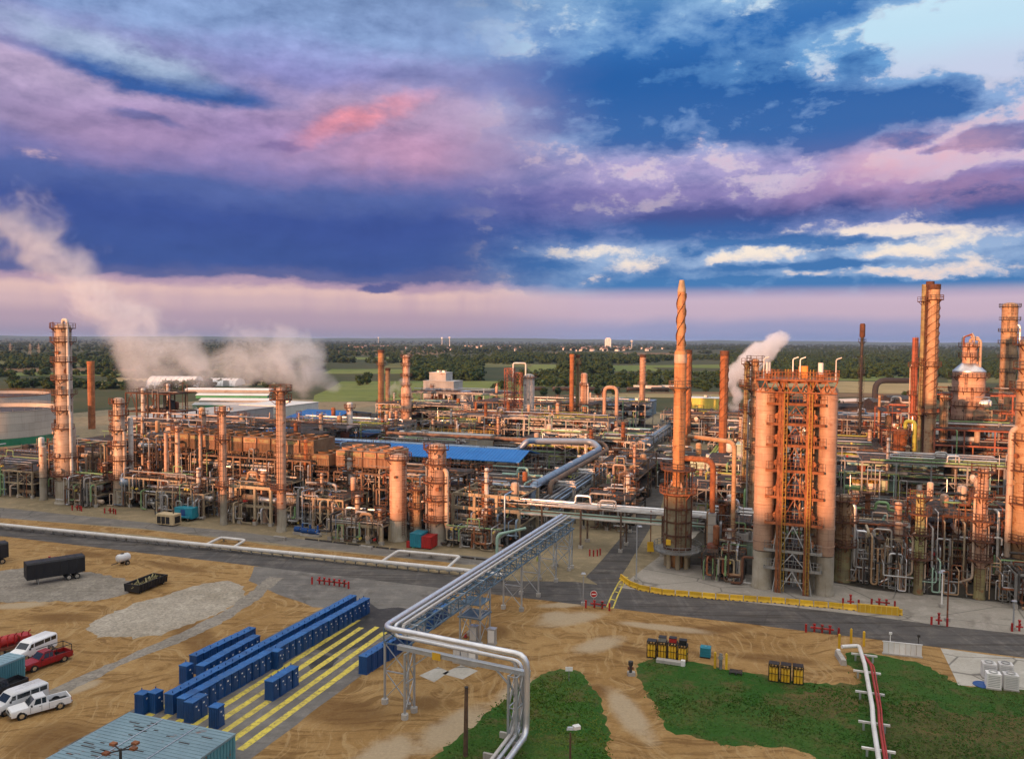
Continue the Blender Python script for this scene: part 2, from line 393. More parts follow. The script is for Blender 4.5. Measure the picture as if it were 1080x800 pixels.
def mk_leaf(name, a, b):
    m, t = new_mat(name); tc = t.node('ShaderNodeTexCoord'); oi = t.node('ShaderNodeObjectInfo')
    n = t.noise(tc.outputs['Object'], .22, 4, .6, w=t.mul(oi.outputs['Random'], 20.)); n2 = t.noise(tc.outputs['Object'], .018, 3, .6)
    c = t.mix(t.smooth(n, .35, .65), a, b); c = t.mix(t.smooth(n2, .4, .65), c, t.mix(1., c, (1.5,1.25,.8), 'MULTIPLY'))
    finish(m, t, c, .8, 0., None, spec=.2)
mk_leaf('leaf', (.012,.030,.010), (.028,.054,.016)); mk_leaf('leaf_far', (.011,.026,.012), (.021,.040,.016)); mk_leaf('grass_blade', (.032,.105,.012), (.08,.12,.026))

# ------------------------------------------------------------------ sun, sky
SUN_AZ = 40.; SUN_EL = 6.0                    # light travels towards azimuth 40 deg right of the view axis
sl = bpy.data.lights.new('sun', 'SUN'); sl.energy = 5.0; sl.angle = R(.6); sl.color = (1., .43, .20)
so = bpy.data.objects.new('sun', sl); COL.objects.link(so); so.location = (-300, -300, 120)
so.rotation_euler = Vector((math.sin(R(SUN_AZ))*math.cos(R(SUN_EL)), math.cos(R(SUN_AZ))*math.cos(R(SUN_EL)), -math.sin(R(SUN_EL)))).to_track_quat('-Z', 'Y').to_euler()

W = bpy.data.worlds.new('World'); SC.world = W; W.use_nodes = True; W.node_tree.nodes.clear()
def build_world():
    t = NT(W.node_tree)
    d = t.node('ShaderNodeTexCoord').outputs['Generated']; x, y, z = t.sep(d)
    A0 = t.mul(t.math('ARCTAN2', x, y), FOC); E0 = t.mul(t.math('ARCSINE', z), FOC)     # heading and height, 848 units per radian
    P = t.vec(t.mul(A0, .01), t.mul(E0, .01), 0.)
    def AE(px, py):
        q = Vector(((px-540)/FOC, 1, (358-py)/FOC)); return FOC*math.atan2(q.x, 1), FOC*math.asin(q.normalized().z)
    nA = t.noise(t.mapping(P, (.5, 1.0, 1)), 1.1, 9, .64); nB = t.noise(t.mapping(P, (.5, 1.0, 1), loc=(7.3, 2.1, 4.)), 1.1, 9, .64)
    A = t.add(A0, t.mul(t.sub(nA, .5), 130.)); E = t.add(E0, t.mul(t.sub(nB, .5), 58.))
    # cloud structure: broad and fine billows, with the side towards the light brighter
    wv = t.vec(t.mul(A, .01), t.mul(E, .01), 0.)
    wq = t.mix(.35, P, wv)
    def fb(off, sc, det=9, ro=.62, ax=.55): return t.noise(t.mapping(wq, (ax, 1.1, 1), loc=off), sc, det, ro, .0)
    f1 = fb((3., 1., 0.), 1.5); f1b = fb((3.05, .90, 0.), 1.5); relief = t.sub(f1, f1b)
    f2 = fb((9., 4., 2.), 3.4, 9, .66); f3 = fb((1., 8., 5.), .8, 5, .55); f4 = fb((4., 2., 9.), 7., 6, .6, .8)
    def stops(L): return [(min(1., max(0., (358-yy)/358.)), rgb(*c)) for yy, c in L]
    En = t.math('DIVIDE', t.add(E, t.mul(t.sub(f2, .5), 26.)), 358.)
    # keep the lowest band nearly level: fade the warp out towards the horizon
    Ew = t.mix(t.smooth(E0, 5., 90.), t.math('DIVIDE', E0, 358.), En)
    left = t.ramp(Ew, stops([(358,(148,140,164)),(338,(176,154,170)),(320,(206,176,180)),(310,(220,186,182)),(302,(176,150,172)),(295,(92,100,150)),(280,(62,86,148)),(240,(62,84,150)),
        (216,(82,100,160)),(194,(112,114,168)),(168,(150,136,176)),(125,(172,156,190)),(95,(140,144,194)),(60,(136,162,208)),(20,(110,136,180)),(0,(96,120,165))]))
    En2 = t.math('DIVIDE', t.add(t.mul(E0, .6), t.mul(E, .4)), 358.)
    # the broken east: a pale clear sky seen through layered cloud
    gap = t.ramp(En2, stops([(358,(132,144,184)),(346,(152,154,188)),(328,(196,174,192)),(312,(200,178,196)),(300,(232,212,206)),(265,(246,232,216)),(235,(232,214,214)),(200,(206,186,210)),(160,(214,190,210)),(120,(196,206,230)),(80,(190,222,240)),(40,(198,228,244)),(0,(190,220,240))]))
    dark = t.ramp(En2, stops([(358,(110,130,176)),(312,(110,124,176)),(300,(70,122,178)),(285,(66,116,174)),(262,(70,116,174)),(246,(60,98,160)),(228,(66,82,142)),(206,(82,88,150)),(186,(92,108,166)),(150,(58,104,168)),(100,(42,96,164)),(60,(52,110,178)),(0,(90,140,190))]))
    lite = t.ramp(En2, stops([(358,(140,150,190)),(305,(120,156,200)),(270,(150,176,212)),(240,(120,132,186)),(210,(150,138,190)),(185,(170,160,204)),(150,(140,170,214)),(100,(104,156,208)),(40,(140,180,220)),(0,(150,190,225))]))
    def cov(px, py, rx, ry, amt, rot=0., edge=.1):
        a, e = AE(px, py); dx = t.sub(A, a); dy = t.sub(E, e); cr, sr = math.cos(rot), math.sin(rot)
        qx = t.mul(t.add(t.mul(dx, cr), t.mul(dy, sr)), 1/rx); qy = t.mul(t.sub(t.mul(dy, cr), t.mul(dx, sr)), 1/ry)
        return t.mul(t.smooth(t.math('SQRT', t.add(t.mul(qx, qx), t.mul(qy, qy))), 1., edge), amt)
    cv = .225
    for L in ((970,44,125,52,-.52),(1070,100,90,70,-.24),(790,50,120,50,.10),(905,75,46,24,.34),(900,122,160,34,.36),(700,110,190,70,.20),(560,110,120,60,.10),(700,172,170,20,-.20,.12),(505,122,50,28,-.34,.3),(860,180,150,26,-.12,.2),(990,168,100,30,-.24,.1),(760,228,320,30,.25,.05),
              (790,268,90,15,-.30),(940,266,80,12,-.24),(945,241,80,10,-.24),(880,289,150,8,-.22),(600,264,90,12,-.16),(1040,244,70,16,-.28),(860,252,160,9,.16),(880,278,160,7,.16),(740,262,40,12,.30),(930,298,200,13,.30),(720,304,160,16,.22),(1046,145,52,16,.62),(950,148,40,9,.34),(985,157,26,7,.34)):
        cv = t.add(cv, cov(*L[:5], *(L[5:6])))
    nz = t.add(t.add(t.mul(f1, .52), t.mul(f2, .30)), t.mul(f4, .18)); dn = t.add(t.add(t.mul(t.sub(nz, .5), 2.1), .5), cv)
    body = t.smooth(dn, .47, .70); thick = t.smooth(dn, .58, .95)
    shade = t.add(t.sub(thick, .0), t.mul(t.sub(t.smooth(f1b, .3, .7), t.smooth(f1, .3, .7)), 1.15)); shade = t.add(t.add(shade, t.mul(t.sub(f4, .5), -1.1)), t.mul(t.sub(f2, .5), -1.3))
    right = t.mix(body, gap, t.mix(t.lin(shade, .0, .85), lite, dark))
    rim = t.mul(t.smooth(dn, .50, .56), t.smooth(dn, .66, .58)); right = t.mix(t.mul(rim, .18), right, (.86,.80,.78))
    right = t.mix(t.smooth(E0, 58., 40.), right, gap)
    col = t.mix(t.smooth(A, -90., 110.), left, right)
    bill = t.mul(t.smooth(A, 60., -150.), t.smooth(E0, 130., 220., .18, .55))                                  # the stormy west end keeps only a soft relief
    def blob(px, py, rx, ry, c, amt=1., edge=.55, rot=0., tex=None, warp=True, tl=(.42,.6)):
        nonlocal col
        a, e = AE(px, py); AA, EE = (A, E) if warp else (A0, E0)
        dx = t.sub(AA, a); dy = t.sub(EE, e); cr, sr = math.cos(rot), math.sin(rot)
        qx = t.mul(t.add(t.mul(dx, cr), t.mul(dy, sr)), 1/rx); qy = t.mul(t.sub(t.mul(dy, cr), t.mul(dx, sr)), 1/ry)
        r2 = t.math('SQRT', t.add(t.mul(qx, qx), t.mul(qy, qy))); k = t.smooth(r2, 1., edge, 0., 1.)
        if tex is not None: k = t.mul(k, t.smooth(tex, *tl))
        col = t.mix(t.mul(k, amt), col, rgb(*c))
    blob(400,150,200,64,(186,146,178),.5,.1); blob(250,140,190,56,(150,128,184),.45,.1)
    blob(385,130,100,17,(240,152,164),.85,.0,.36,f1,True,(.26,.5)); blob(420,165,90,36,(196,148,180),.5,.1); blob(140,150,120,46,(172,142,182),.45,.1)
    blob(180,90,160,18,(56,92,156),1.,.45,-.06,f1,True,(.2,.38)); blob(150,128,40,8,(96,106,162),.7,.2,-.2); blob(300,158,34,6,(120,104,158),.6,.2,.1)
    blob(70,178,28,8,(196,168,184),.8,.2,.0,f2); blob(120,62,150,20,(176,196,222),.75,.2,-.1,f1,True,(.3,.5)); blob(300,55,120,26,(140,150,204),.6,.2); blob(330,85,140,30,(132,130,190),.5,.1)
    blob(960,166,110,32,(236,178,186),.62,.2,.12,f1,True,(.34,.56)); blob(1010,200,110,22,(176,140,178),.6,.2,.0,f2,True,(.3,.5)); blob(880,196,120,22,(176,144,186),.55,.2,.1); blob(700,212,190,22,(96,96,154),.45,.1); blob(560,215,150,30,(92,98,160),.5,.1)
    blob(410,299,26,6,(74,88,146),.9,.4)
    # rain shafts under the storm bank
    rs = t.noise(t.mapping(P, (1.6, .10, 1)), 1.4, 4, .6); rk = t.mul(t.mul(t.smooth(E0, 62., 40.), t.smooth(E0, 2., 30.)), t.smooth(A0, 120., -60.))
    col = t.mix(t.mul(t.mul(rk, t.smooth(rs, .45, .7)), .4), col, rgb(176,150,172))
    # billow shading
    k = t.mul(t.mul(relief, bill), t.smooth(E0, 40., 75.))
    col = t.mix(1., col, t.mix(t.lin(k, -.11, .11), (.58,.62,.70), (1.48,1.42,1.34)), 'MULTIPLY')
    col = t.mix(1., col, (.70,.70,.70), 'MULTIPLY')
    # the physical sky shows through overhead and lights the ground from the clearing above the frame
    ns = t.node('ShaderNodeTexSky', sky_type='NISHITA', sun_disc=False); ns.sun_elevation = R(SUN_EL); ns.sun_rotation = R(180 + SUN_AZ)
    ns.altitude = 250; ns.air_density = 1.; ns.dust_density = 1.5
    nish = t.mix(1., ns.outputs[0], (.10,.10,.10), 'MULTIPLY')
    high = t.smooth(E0, 400., 760.)
    over = t.mix(1., t.mix(t.smooth(f3, .35, .65), (.74,.70,.66), (1.08,.99,.90)), nish, 'ADD')
    col = t.mix(high, col, over)
    back = t.mul(t.smooth(y, -.05, -.5), t.smooth(E0, -20., 300.))
    col = t.mix(t.mul(back, t.sub(1., high)), col, t.mix(1., (.32,.28,.28), nish, 'ADD'))
    col = t.mix(t.smooth(E0, -2., -60.), col, (.10,.10,.10))
    bg = t.node('ShaderNodeBackground'); t.put(bg.inputs[0], col); bg.inputs[1].default_value = 1.0
    o = t.node('ShaderNodeOutputWorld'); t.nt.links.new(bg.outputs[0], o.inputs[0])
build_world()
try: W.cycles.sampling_method = 'MANUAL'; W.cycles.sample_map_resolution = 512
except Exception: pass
vs = SC.view_settings; vs.view_transform = 'Standard'; vs.look = 'None'; vs.exposure = .52; vs.gamma = 1.; vs.use_curve_mapping = False
SC.render.engine = 'CYCLES'; SC.cycles.use_denoising = True; SC.cycles.max_bounces = 6; SC.cycles.volume_bounces = 4
SC.cycles.use_adaptive_sampling = True; SC.cycles.adaptive_threshold = .02; SC.cycles.transparent_max_bounces = 8

# ------------------------------------------------------------------ land
def poly(name, pts, z, mat, jit=.25, step=2.0, px=True, sd=1):
    r = random.Random(sd*77 + len(pts)); W_ = [g(*p) if px else ab(*p) for p in pts]; out = []
    for i, p in enumerate(W_):
        q = W_[(i+1) % len(W_)]; n = max(1, int((q-p).length/step)); nn = Vector((-(q-p).y, (q-p).x, 0)).normalized()
        for k in range(n):
            c = p.lerp(q, k/n); off = (mnoise.noise(Vector((c.x*.18, c.y*.18, sd*3.1)))*1.3 + mnoise.noise(Vector((c.x*.8, c.y*.8, sd*1.1)))*.55 + r.uniform(-.25, .25))*jit if k or jit < .3 else 0
            out.append(c + nn*off)
    bm = bmesh.new(); vsx = [bm.verts.new((p.x, p.y, 0)) for p in out]
    es = [bm.edges.new((vsx[i], vsx[(i+1) % len(vsx)])) for i in range(len(vsx))]
    bmesh.ops.triangle_fill(bm, use_beauty=True, use_dissolve=False, edges=es)
    for f in bm.faces:
        f.normal_update()
        if f.normal.z < 0: f.normal_flip()
    me = bpy.data.meshes.new(name); bm.to_mesh(me); bm.free(); me.materials.append(M[mat])
    o = bpy.data.objects.new(name, me); COL.objects.link(o); o.location.z = z; tag(o, kind='structure'); return o
def land():
    mb = MB(); n = 64; rings = [0, 60, 150, 300, 600, 1200, 2500, 5000, 10000, 20500]
    for i, r_ in enumerate(rings):
        for j in range(n): mb.v.append((r_*math.cos(2*PI*j/n), r_*math.sin(2*PI*j/n), 0))
    for i in range(len(rings)-1):
        for j in range(n): mb.f.append((i*n+j, (i+1)*n+j, (i+1)*n+(j+1) % n, i*n+(j+1) % n))
    tag(mb.build('ground', 'land', fix=False), kind='structure')
land()
poly('site_dirt', [(-260,540),(1400,700),(2600,1400),(-1500,1400)], .004, 'dirt', 0)
poly('plant_ground', [(-330,-3),(14,-3),(14,330),(-330,330)], .006, 'plant_ground', .2, px=False, step=6)
poly('concrete_apron', [(1,-1.5),(160,-1.5),(160,330),(14.5,330),(6,32)], .008, 'slab', .0, px=False)
poly('service_road', [(-10,534),(120,547),(300,566),(400,578),(530,589),(530,597),(480,594),(300,574),(150,557),(-10,545)], .008, 'asphalt_old', .3)
poly('main_road', [(-200,-8.6),(-60,-8.4),(-14,-8.4),(20,-8.2),(60,-8.6),(160,-9.2),(160,1.0),(48,.8),(38,1.6),(3,1.9),(-6,2.6),(-16,-.6),(-30,-1.0),(-200,-1.2)], .012, 'asphalt', .12, px=False, step=3)
poly('side_road', [(618,608),(628,598),(641,583),(663,556),(672,536),(690,500),(706,500),(697,536),(686,556),(672,580),(656,606),(648,628)], .016, 'asphalt', .06)
poly('verge', [(0,546),(150,558),(300,576),(400,586),(480,594),(480,598),(300,583),(150,564),(0,552)], .012, 'dirt_yard', .4)
poly('stained_apron', [(268,597),(360,604),(475,611),(470,641),(395,640),(330,640),(292,626),(262,612)], .010, 'asphalt_stain', .4)
poly('gravel_pad', [(-20,604),(40,597),(90,603),(132,612),(136,622),(118,630),(90,633),(60,633),(20,634),(-30,634)], .008, 'gravel_grey', .9, step=.7, sd=4)
poly('gravel_pad', [(95,660),(120,644),(165,630),(210,617),(240,612),(258,618),(257,630),(240,643),(205,657),(170,670),(140,674),(102,672)], .008, 'gravel', .9, step=.7, sd=5)
poly('gravel_track', [(20,738),(60,724),(110,701),(160,680),(205,660),(240,642),(268,622),(284,607),(300,609),(268,634),(235,655),(200,672),(150,692),(100,716),(60,736),(40,746)], .012, 'gravel_grey', .5, step=.7, sd=6)
poly('parking_pad', [(-39,-68),(-20.6,-68),(-20.2,-35),(-17.6,-13.2),(-37.6,-13.0)], .013, 'asphalt_stain', .12, px=False)
poly('turf', [(432,830),(478,782),(508,756),(545,724),(585,707),(612,708),(624,726),(635,752),(642,776),(650,830)], .008, 'turf', .9, step=.6, sd=7)
poly('turf', [(672,700),(690,693),(720,697),(770,706),(820,716),(878,722),(905,721),(893,700),(892,688),(925,690),(965,697),(1000,712),(1014,722),(1090,727),(1200,740),(1300,860),(960,840),(840,790),(760,786),(700,765),(682,735),(671,714)], .008, 'turf', .9, step=.6, sd=8)
poly('dry_turf', [(935,740),(985,738),(1010,752),(1100,756),(1150,840),(960,835),(938,790)], .011, 'turf_dry', 1.6, step=.6, sd=9)
poly('dry_turf', [(826,733),(880,727),(905,745),(880,757),(838,752)], .011, 'turf_dry', 1.6, step=.6, sd=10)
poly('pale_pad', [(992,683),(1040,690),(1100,696),(1200,712),(1200,742),(1090,728),(1010,722)], .012, 'slab_pale', .1, sd=11)
for i in range(8):                                                    # yellow lane stripes on the parking pad
    a = -22.9 - i*1.95; e = (-31.5, -29, -27.5, -28.5, -26, -27, -24, -24)[i]
    poly('painted_stripe', [(a,-62.),(a+.8,-62.),(a+.8,e),(a,e)], .017, 'road_paint', .04, px=False, step=.8, sd=i)
poly('wet_patch', [(300,668),(340,645),(372,632),(388,634),(400,642),(420,640),(440,644),(428,662),(400,672),(372,684),(352,690),(330,684)], .015, 'asphalt_wet', .35, step=1., sd=31)
poly('wet_patch', [(322,698),(342,690),(358,694),(350,704),(330,708)], .0155, 'asphalt_wet', .3, step=1., sd=32)
poly('shade_sheet', [(-215,24),(-94,23),(-91,20),(-60,21),(-57,17.5),(-25,17.5),(-21,23),(-20,260),(-215,260)], .010, 'shade_ground', .8, step=3, px=False, sd=33)  # dark sheet below the west units, interior shade put into its colour
poly('shade_sheet', [(9,20),(36,17),(40,15.5),(60,16),(62,13.5),(130,16),(130,250),(12,250)], .012, 'shade_ground', .8, step=3, px=False, sd=34)  # the same painted shade below the east units
for s in (0, 1):                                                      # yellow ladder marking on the crossing
    pts = [(640,640),(645,628),(652,615),(657,608)] if s == 0 else [(646.5,641),(651,629),(657,616),(661,610)]
    poly('painted_line', [(p[0]-.8, p[1]) for p in pts] + [(p[0]+.8, p[1]) for p in pts[::-1]], .022, 'road_paint', 0)
for k in range(5):
    f_ = k/4; x0 = 640+17*f_; y0 = 640-32*f_
    poly('painted_rung', [(x0,y0),(x0+5.5,y0+1.2),(x0+5.7,y0+.5),(x0+.2,y0-.7)], .022, 'road_paint', 0)

# far country: fields, tree belts, an unseen rise added behind the viewer to cast shade
FIELDS = [('field_green',[(350,389),(430,389),(430,394),(340,394)]),('field_green',[(360,376.5),(440,376.5),(440,379),(350,379)]),('field_olive',[(540,376),(620,376.5),(620,378.5),(540,378)]),('field_green',[(690,391),(812,392),(812,397),(690,396)]),('field_straw',[(810,404),(900,404),(900,408),(810,408)]),('field_green',[(360,402),(560,402),(566,420),(330,424)]),('field_green',[(556,384),(690,386),(694,391),(560,392)]),('field_green',[(940,383),(948,390),(560,386)]),
 ('field_olive',[(420,380),(560,381),(560,387),(400,388)]),('field_brown',[(350,369.5),(470,369.5),(470,374),(350,374.5)]),('field_brown',[(560,371.3),(720,372),(720,374.5),(570,374)]),
 ('field_olive',[(-60,379),(120,380),(120,386),(-60,386)]),('field_brown',[(-60,387),(200,388),(260,391),(-60,392)]),('field_green',[(-60,393),(140,393),(140,396),(-60,396)]),
 ('field_straw',[(120,398),(260,397),(300,406),(100,406)]),('field_green',[(190,432),(330,430),(330,446),(190,446)]),('field_straw',[(220,434),(300,434),(320,438),(230,438)]),
 ('field_green',[(800,395),(960,397),(960,402),(800,400)]),('field_straw',[(880,402),(1010,404),(1010,416),(870,414)]),('field_brown',[(690,413),(960,415),(960,419),(560,418)]),
 ('field_straw',[(640,415),(760,416),(760,420),(640,419)]),('field_olive',[(1000,398),(1140,398),(1140,404),(1000,404)]),('field_olive',[(440,364.6),(700,365.8),(700,367.4),(440,366.6)]),('field_green',[(560,400),(680,402),(690,408),(560,408)])]
for i, (m_, p_) in enumerate(FIELDS): poly('field', p_, .03 + .01*i, m_, 6., step=60, sd=i)
poly('pond', [(637,421),(652,418.5),(664,421),(668,427),(652,431),(640,428)], .06, 'water', 2., step=12)
def shade_ridge():  # unseen high ground added behind the viewer, shaped to block the low sun
    sd_ = Vector((math.sin(R(SUN_AZ)), math.cos(R(SUN_AZ)), 0)); td = Vector((math.cos(R(SUN_AZ)), -math.sin(R(SUN_AZ)), 0)); mb = MB(); nx = 160; ny = 14
    for i in range(nx+1):
        tt = -520 + 900*i/nx; k = min(1, max(0, (tt + 120)/55)); top = 42 + 10*k*k*(3-2*k)
        for j in range(ny+1):
            q = j/ny*2 - 1; s_ = -255 + q*90 + (q > 0)*0
            h = top*max(0, math.cos(q*PI/2))**.8 + mnoise.noise(Vector((tt*.09, s_*.09, 0)))*1.6*(1-abs(q)) + mnoise.noise(Vector((tt*.3, s_*.3, 5)))*.8*(1-abs(q))
            p = sd_*s_ + td*tt; mb.v.append((p.x, p.y, h))
    for i in range(nx):
        for j in range(ny): a = i*(ny+1)+j; mb.f.append((a, a+1, a+ny+2, a+ny+1))
    tag(mb.build('shade_hill', 'scrub'), kind='structure')
shade_ridge()
def far_hills():
    mb = MB(); n = 160
    for i in range(n+1):
        w = R(-55 + 110*i/n); rr = 15000
        for k, (dr, hh) in enumerate(((0,0),(1500,1),(4500,0))):
            h = 0 if not hh else 66 + 34*mnoise.noise(Vector((w*5, 1.7, 0))) + 18*mnoise.noise(Vector((w*22, 4., 0)))
            mb.v.append(((rr+dr)*math.sin(w), (rr+dr)*math.cos(w), h))
    for i in range(n):
        for k in range(2): a = i*3+k; mb.f.append((a, a+1, a+4, a+3))
    tag(mb.build('far_hills', 'scrub'), kind='structure')
far_hills()
# ------------------------------------------------------------------ plant kit
def rail_ring(mb, r, z, a0, a1, h=1.1, n=None):
    n = n or max(4, int((a1-a0)*r/1.1))
    P_ = [(r*math.cos(a0+(a1-a0)*i/n), r*math.sin(a0+(a1-a0)*i/n)) for i in range(n+1)]
    for x, y in P_: mb.bar((x,y,z), (x,y,z+h), .09)
    for k in (.55, 1.): 
        for i in range(n): mb.bar((*P_[i], z+h*k), (*P_[i+1], z+h*k), .085)
def platform(t, r, z, a0, a1, wid=1.0, mat='steel_brown', rmat=None):
    mb = MB(); n = max(8, int((a1-a0)*8/PI)); full = a1-a0 > 2*PI-.1
    if full: a1 = a0 + 2*PI
    mb.lathe([(r+.02, -.14), (r+wid, -.14), (r+wid, .06), (r+.02, .06), (r+.02, -.14)], n, (0,0,z), a0, a1)
    for k in range(4):
        w = a0 + (a1-a0)*(k+.5)/4; mb.bar((r*math.cos(w), r*math.sin(w), z-1.0), ((r+wid*.9)*math.cos(w), (r+wid*.9)*math.sin(w), z-.14), .12)
    o = mb.build('platform', mat, t); h = MB(); rail_ring(h, r+wid-.05, z+.06, a0, a1 if not full else a0+2*PI); h.build('handrail_lattice', rmat or mat, o); return o
def ladder(t, r, ang, z0, z1, mat='steel_brown', cage=True):
    mb = MB(); ca, sa = math.cos(ang), math.sin(ang); rr = r+.35
    for s in (-.24, .24):
        mb.bar((rr*ca - s*sa, rr*sa + s*ca, z0), (rr*ca - s*sa, rr*sa + s*ca, z1), .07)
    z = z0+.3
    while z < z1: mb.bar((rr*ca+.24*sa, rr*sa-.24*ca, z), (rr*ca-.24*sa, rr*sa+.24*ca, z), .05); z += .45
    if cage:
        z = z0+2.3
        while z < z1:
            pts = [((rr+.35-.4*math.cos(q))*ca - .42*math.sin(q)*sa, (rr+.35-.4*math.cos(q))*sa + .42*math.sin(q)*ca, z) for q in np.linspace(.7, 2*PI-.7, 7)]
            mb.tube(pts, .035, 4); z += 1.1
    return mb.build('ladder', mat, t)
CAMDIR = -PI/2 + TH*0
def base_at(px, yb=None, D=None, P=None):
    return P if P is not None else g(px, yb)
def column(px, yb, yt, w, label, name='process_column', cat='column', mat='clad', skirt=.12, skmat='skirt', plats=(.35,.65,.97), pipe=1, head='dome',
           rmat='rust_dark', lad=-1.9, w2=None, split=.5, group=None, toppipe=False, noz=6, seed=1, pmat=None, wide=1.0, spans=None):
    """tall clad vessel: shell, concrete skirt, platforms with handrails, caged ladder, overhead pipe, manways"""
    P = g(px, yb); D = dist(P); H = ztop(P, yt); r = w/2*D/FOC; r2 = (w2 or w)/2*D/FOC; q = random.Random(seed*13 + int(px))
    t = thing(name, label, cat, P, group=group)
    zs = H*skirt
    if zs > .3:
        sk = MB(); sk.lathe([(r*1.14, 0), (r*1.14, .25), (r*1.03, .5), (r*1.0, zs*.98), (0, zs*.98)], 22); sk.build('skirt', skmat, t, True)
    hd = r2*.5 if head == 'dome' else .2
    prof = [(r*.96, zs), (r, zs+.2)]
    if w2: zz = H*split; prof += [(r, zz), (r2, zz + abs(r-r2)*(1.6 if r < 4 else .95))]
    prof += [(r2, H-hd)]
    if head == 'dome': prof += [(r2*.92, H-hd*.55), (r2*.7, H-hd*.22), (r2*.35, H-.03), (0, H)]
    else: prof += [(r2*1.04, H-hd), (r2*1.04, H), (r2*.9, H), (r2*.9, H-.8), (0, H-.8)]
    sh = MB(); sh.lathe(prof, 24); so_ = sh.build('shell', mat, t, True)
    rb = MB()                                                        # stiffening rings
    k = zs + 1.5
    while k < H-1.5:
        rr = r if (not w2 or k < H*split) else r2
        rb.lathe([(rr+.0, -.09), (rr+.07, -.09), (rr+.07, .09), (rr, .09)], 22, (0,0,k)); k += q.uniform(2.2, 4.)
    rb.build('shell_rib', mat, so_)
    for i, f_ in enumerate(plats):
        z = H*f_ if f_ < .96 else H - hd - .2
        rr = r if (not w2 or z < H*split) else r2
        sp = spans[i] if spans else q.choice((PI*1.1, PI*1.4, 2*PI, PI*.9))
        platform(t, rr, z, -PI/2 - sp/2 + q.uniform(-.7, .7), -PI/2 + sp/2 + q.uniform(-.1, .1) if sp < 6 else 3*PI, wide, rmat)
    if lad is not None:
        zz = [max(zs*.3, .5)] + [H*f_ for f_ in plats] + ([H-.5] if not plats or plats[-1] < .9 else [])
        for i in range(len(zz)-1): ladder(t, r if not w2 or zz[i+1] < H*split else r2 + .02, lad + (.35 if i % 2 else 0), zz[i], zz[i+1]+1.0, rmat)
    if pipe:
        pr = max(.18, min(.5, r*.24)); x = (r + (.36 if toppipe else pr) + .12)*pipe; pm = pmat or q.choice(('alu', 'clad_white', 'clad'))
        y = -r*.35
        zq = H*q.uniform(.6, .9); pts = [(x + pipe*1.5, y+1.5, 2.), (x, y, 3.2), (x, y, zq), (0, 0, zq+.3)]
        if toppipe: x2_ = (r2 + .5)*pipe; pts = [(x + pipe*1.8, y + 2.5, 2.2), (x, y, 3.4), (x, y, H*.5), (x2_, y, H*.5+1), (x2_, y, H+.9), (0, 0, H+.9), (0, 0, H-.3)]
        if toppipe: pr = min(pr, .36)
        MB().pipe(pts, pr, 10, pr*3).build('overhead_pipe', pm, t, True)
        if q.random() < .8: MB().pipe([(-x*.9, y*.6 - .1, 1.5), (-x*.9, y*.6 - .1, H*q.uniform(.5, .85)), (0, y*.3, H*.86)], pr*.55, 8).build('side_pipe', q.choice(('alu', 'alu_dull', 'steel_brown', 'clad')), t, True)
    for i in range(noz):                                             # manways and nozzles on the side towards the road
        z = zs + (H-zs)*(i+.5+q.uniform(-.3, .3))/noz; w_ = -PI/2 + q.uniform(-1.2, 1.2); rr = r if (not w2 or z < H*split) else r2; nr = q.choice((.16, .22, .34))*min(1.4, max(.6, r/1.4))
        a_ = (rr*.95*math.cos(w_), rr*.95*math.sin(w_), z); b_ = ((rr+.3)*math.cos(w_), (rr+.3)*math.sin(w_), z)
        m2 = MB(); m2.tube([a_, b_], nr, 10); m2.tube([b_, ((rr+.4)*math.cos(w_), (rr+.4)*math.sin(w_), z)], nr*1.4, 10); m2.build('manway' if nr > .3 else 'nozzle', q.choice((mat, 'steel_brown', 'rusty')), t, True)
    return t, P, r, H
